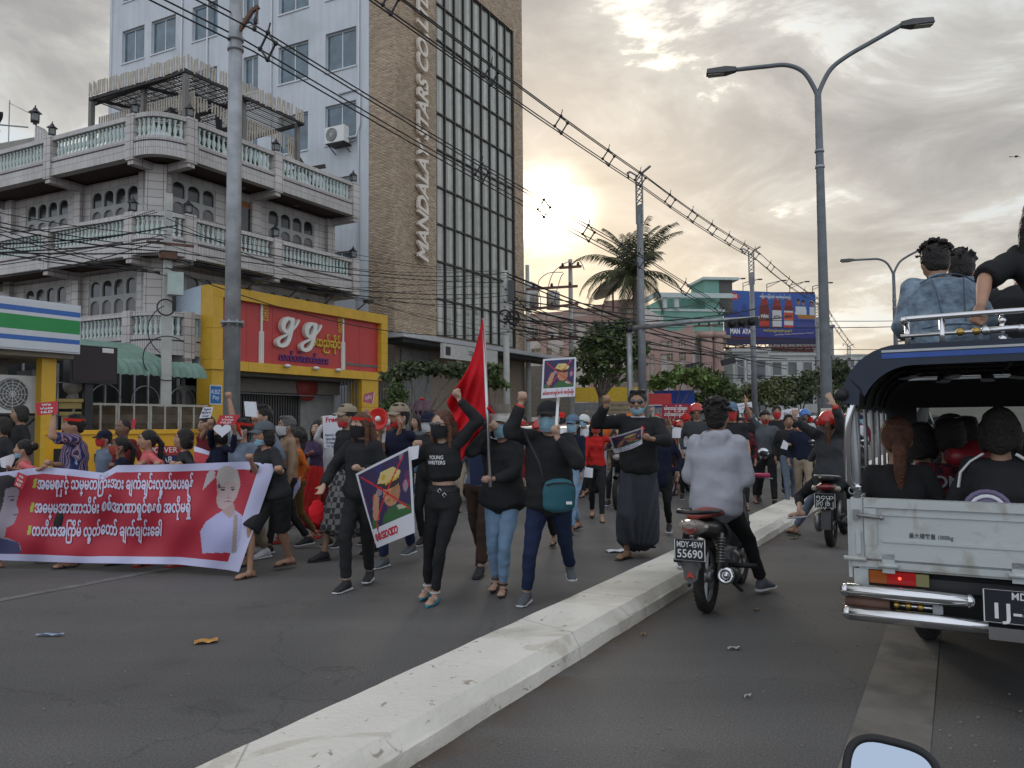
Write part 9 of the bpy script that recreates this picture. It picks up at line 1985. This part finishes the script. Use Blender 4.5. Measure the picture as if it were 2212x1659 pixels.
# roof rack
rk=TP('roof_rack',M_CHROME,lambda q:(q.tube(smooth_pts3([V3((2.2,-.27,2.02)),V3((.1,-.27,2.02)),V3((-.03,-.29,2.025)),V3((-.07,-.37,2.03)),V3((-.07,-1.3,2.035)),V3((-.03,-1.42,2.03)),V3((.1,-1.44,2.02)),V3((2.2,-1.44,2.02))]),.016,8)))
for x,y in ((-.03,-.29),(-.07,-.45),(1.0,-.27),(2.0,-.27),(-.07,-1.2)):q=MB();q.tube([(x,y,1.86),(x,y,2.02)],.014,8);q.build('rack_post',M_CHROME,rk)
q=MB();q.tube([(-.07,-.26,1.94),(-.07,-1.4,1.955)],.010,8);q.build('rack_rod',M_CHROME,rk)
for y,mt,r_ in ((-.53,M_GOLD,.020),(-.60,M_GOLD,.020),(-.64,M_CHROME,.024),(-.79,M_CHROME,.022),(-.90,M_CHROME,.022)):q=MB();q.ell((-.07,y,1.945),(r_,r_,r_),12,8);q.build('bead',mt,rk)
q=MB();q.tube([(-.07,-.64,1.945),(-.07,-.80,1.95)],.017,10);q.build('rack_rod',M_CHROME,rk)
for z in (1.90,1.99):q=MB();q.ell((-.07,-.71,z),(.019,.019,.019),10,8);q.build('bead',M_CHROME,rk)
q=MB();q.tube([(-.07,-.71,1.87),(-.07,-.71,2.03)],.010,8);q.build('rack_post',M_CHROME,rk)
# cab in front of the bed
TP('cab_back',M_TARPI,lambda q:wall_with_holes(q,0,TW,.6,1.82,0,.04,[(.22,TW-.22,1.28,1.60)]) or setattr(q,'v',[(TL+.08+y,-x,z) for x,y,z in q.v]))
TP('cab_shell',M_TRW,lambda q:(q.box(TL+.15,TL+1.5,-TW,-TW+.05,.6,1.25),q.box(TL+.15,TL+1.5,-.05,0,.6,1.25),q.box(TL+.15,TL+1.45,-TW,0,1.78,1.84),q.box(TL+.13,TL+.2,-.06,0,1.25,1.78),q.box(TL+1.5,TL+1.55,-TW,0,.4,1.15)))
TP('windscreen',mat('windscreen_glass',(.75,.85,.75),.0,var=0,trans=1.),lambda q:q.quad((TL+1.52,-TW+.05,1.15),(TL+1.52,-.05,1.15),(TL+1.3,-.05,1.78),(TL+1.3,-TW+.05,1.78)))
for y in (-.45,-1.15):TP('cab_seat',M_BLACK,lambda q:(q.cbox((TL+.5,y,1.1),(.16,.45,.6)),q.ell((TL+.5,y,1.46),(.05,.13,.10),10,7)))
for y in (-.24,-TW+.24):TP('bench',M_BLACK,lambda q:q.box(.15,TL-.05,y-.17,y+.17,.70,.76))
# people of the pickup
def tp(x,y,z=0):return FT_ @ V3((x,y,z))
SIT=dict(fL=(.10,-.30,-.05,.1),fR=(-.10,-.30,-.05,-.1));FLR=dict(fL=(.14,-.48,-.02,.1),fR=(-.14,-.48,-.02,-.1))
def seated(label,x,y,zseat,yaw,H,**k):
    p=tp(x,y,0);s_=H/1.7;p.z=zseat-.12*s_;return person(label,p,yaw,H,hip=(0,0,.20),**k)
def hemz(v):return v
seated('woman with long brown ponytail and black top sitting inside the pickup at the left',.45,-.20,.70,YR+.15,1.62,sex='f',det=2,top='black',hem=.12,legs=SIT,hair='pony',hairm=M_HAIRB,extras=('back',),seed=210,hL=(.2,-.3,.3),hR=(-.2,-.3,.3),lean=(0,-.08))
seated('passenger in pale denim shirt further inside the pickup',.95,-.30,.68,YR-.3,1.60,sex='f',det=1,top='ldenim',hem=.12,legs=SIT,hair='bob',extras=('back',),seed=211,hL=(.2,-.3,.3),hR=(-.2,-.3,.3))
seated('passenger in maroon plaid shirt numbered on the back inside the pickup',.90,-.46,.68,YR,1.62,sex='m',det=2,top=M_PLAID,hem=.12,legs=SIT,hair='short',extras=('back',),seed=212,hL=(.2,-.3,.3),hR=(-.2,-.3,.3))
I=person.info;t_=MB();bk_=I['hip'];
def backp(x,y):return bk_+V3((0,0,.30+y))+I['tw']*(-x)-I['fw']*(.155*I['s'])
text_fn(t_,'ON',backp,-.02,.07,.10,.02);text_fn(t_,'9',backp,-.02,-.12,.26,.02);t_.build('shirt_print',mat('faded_print',(.33,.36,.38),.7),I['th'],Matrix())
seated('woman in black jersey with white shoulder stripes and pink hair clip inside the pickup',.38,-.70,.74,YR-.15,1.62,sex='f',det=2,top='black2',hem=.12,loose=.02,legs=SIT,hair='bob',extras=('back',),mask=('white','chin'),seed=213,hL=(.2,-.3,.3),hR=(-.2,-.3,.3))
I=person.info
for sg in (-1,1):
    for k in (0,1,2):q=MB();a=I['nb']+I['tw']*(.075*sg)-V3((0,0,.005))-I['fw']*(.05+.022*k-.02);b=I['nb']+I['tw']*(.185*sg)-V3((0,0,.10))-I['fw']*(.055+.022*k-.02);md_=a.lerp(b,.55)+V3((0,0,.028));q.tube([a+V3((0,0,.03)),md_+V3((0,0,.012)),b+V3((0,0,.02)),b+V3((0,0,-.06))+I['tw']*(.012*sg)],.0065,5);q.build('shoulder_stripe',M_WHITE,I['th'],Matrix())
q=MB();q.ell(I['hc']+V3((0,0,.10))-V3((.0,.04,0)),(.03,.03,.022),8,6);q.build('hair_clip',M_PINKG,I['th'],Matrix())
rb2=thing('red_megaphone','dark red megaphone beside the striped jersey inside the pickup','megaphone',Matrix.Translation(tp(.75,-.60,1.25)));c_=tp(.72,-.60,1.27);q=MB();q.lathe(c_,[(.115,0),(.12,.02),(.09,.05),(.05,.12),(.045,.2)],18,(-.85,-.2,.1));q.build('horn',mat('maroon_plastic',(.20,.015,.02),.4),rb2,Matrix());q=MB();q.torus(c_,.11,.014,(-.85,-.2,.1),20,6);q.build('rim',M_WHITE,rb2,Matrix())
seated('passenger with dark hair deep inside the pickup beside the cab window',1.6,-.55,.72,YR,1.6,sex='m',det=0,top='black',hem=.12,legs=SIT,hair='short',seed=214,hL=(.2,-.3,.3),hR=(-.2,-.3,.3))
seated('passenger with curly dark hair deep inside the pickup on the right',1.7,-1.15,.72,YR,1.62,sex='m',det=0,top='dgrey',hem=.12,legs=SIT,hair='bob',seed=215,hL=(.2,-.3,.3),hR=(-.2,-.3,.3))
stp=thing('striped_cushion','round edge of a lilac striped cushion over the tailgate','cushion',Matrix.Translation(tp(.1,-.62,1.05)))
for k in range(4):q=MB();q.torus(tp(.05,-.62,1.035),.03+.024*k,.012,(FT_.to_3x3() @ V3((1,0,0))),20,6);q.build('stripe',(M_PAPER,mat('lilac_stripe',(.16,.13,.22),.8))[k % 2],stp,Matrix())
M_DENIMW=mat('washed_denim',(.15,.20,.25),.85,var=.5,scale=14,bump=.9,bscale=22,detail=9)
ZR=1.90
dj=AT(2030,905,4.75);
p=AT(2058,905,4.72);p.z=ZR-.10;person('man in faded denim jacket sitting on the pickup roof, leaning forward, seen from behind',p,YR+.25,1.60,'m',3,hip=(0,0,.18),lean=(0,-.22),fat=1.18,hL=(.20,-.40,.22),hR=(-.20,-.40,.22),eL=(.45,.5,-1),eR=(-.45,.5,-1),top=M_DENIMW,loose=.02,hem=.13,legs=FLR,hair='spiky',head=(0,-.35),extras=('back',('collar',M_DENIMW)),seed=220,bottom=('trousers','black2',1),tone='m')
I=person.info;H_=I['hip'];upv=(I['nb']-I['hip']).normalized();bkv=-(I['fw']-upv*I['fw'].dot(upv)).normalized()
def backs(x,t):
    w_=.19*1.18;d_=(.105+.03*math.sin(min(1,t/.35)*1.6))*1.18+.034;return H_+upv*t+I['tw']*x+bkv*(d_*math.sqrt(max(0,1-(x/w_)**2)))
for pts in ([(-.15,.36),(-.08,.385),(0,.39),(.08,.385),(.15,.36)],[(-.09,.37),(-.075,.25),(-.06,.06)],[(.09,.37),(.075,.25),(.06,.06)],[(-.17,.05),(-.08,.04),(0,.04),(.08,.04),(.17,.05)]):
    q=MB();q.tube(smooth_pts3([backs(a,b) for a,b in pts]),.0045,5);q.build('seam',mat('denim_seam',(.07,.10,.14),.9),I['th'],Matrix())
p=AT(2090,905,5.25);p.z=ZR-.10;person('dark haired person sitting beyond the denim jacket on the pickup roof',p,YR,1.62,'m',2,hip=(0,0,.18),lean=(0,-.15),hL=(.30,-.3,.2),hR=(-.30,-.3,.2),top='dgrey',hem=.13,legs=FLR,hair='spiky',head=(0,-.3),extras=('back',),seed=221)
p=AT(2345,905,4.15);p.z=ZR-.10;hd_=AT(2108,690,4.15)
person('man in black tee at the right edge leaning on the roof rack rail',p,YR-.2,1.80,'m',3,hip=(0,0,.20),lean=(.12,-.05),hL=hd_,eL=(1,.1,.35),hR=(-.3,-.4,.3),hand=('fist','relax'),hdir=((.35,-.05,-.9),None),top='black',slv=.5,loose=.02,hem=.14,legs=FLR,hair='long',extras=('back',),seed=222,tone='t',bottom=('trousers','bluegrey',1))
p=AT(2172,905,4.95);p.z=ZR-.10;person('person in black shirt bent low on the pickup roof at the right',p,YR-.5,1.62,'m',2,hip=(0,0,.18),lean=(0,-.28),hL=(.3,-.3,.2),hR=(-.3,-.3,.2),top='black',hem=.13,legs=FLR,hair='buzz',head=(0,-.5),extras=('back',),seed=223,bottom=('trousers','bluegrey',1))
# mirror of the bike the photographer sits on
c_=AT(1926,1694,.80);mr=thing('handlebar_mirror','black rimmed handlebar mirror reflecting pale sky in the bottom right corner','mirror',Matrix.Translation(c_))
nrm=(V3((-.25,-.9,.42))).normalized();ux=V3((0,0,1)).cross(nrm).normalized()*-1;ux=V3((.93,-.30,-.16));ux=(ux-nrm*ux.dot(nrm)).normalized();uy=nrm.cross(ux);uy=uy if uy.z > 0 else -uy
pts=[]
for k in range(40):
    a=k*2*math.pi/40;e=2/3.2;x=.043*math.copysign(abs(math.cos(a))**e,math.cos(a));y=.040*math.copysign(abs(math.sin(a))**e,math.sin(a));pts.append(c_+ux*x+uy*y)
q=MB();q.prism(pts,-nrm*.012);q.build('housing',M_BLACK,mr,Matrix())
q=MB();q.tube(pts+[pts[0]],.0045,8,False);q.build('rim',M_BLACK,mr,Matrix())
q=MB();q.add([c_+(p_-c_)*.95+nrm*.0015 for p_ in pts],[tuple(range(40))]);q.build('glass',mat('mirror_face',(.40,.46,.54),.02,1.,var=0),mr,Matrix())
q=MB();q.tube([c_-nrm*.01-uy*.03,c_-uy*.08+V3((.02,0,-.05)),c_+V3((.05,.0,-.30))],.006,8);q.build('stalk',M_BLACK,mr,Matrix())
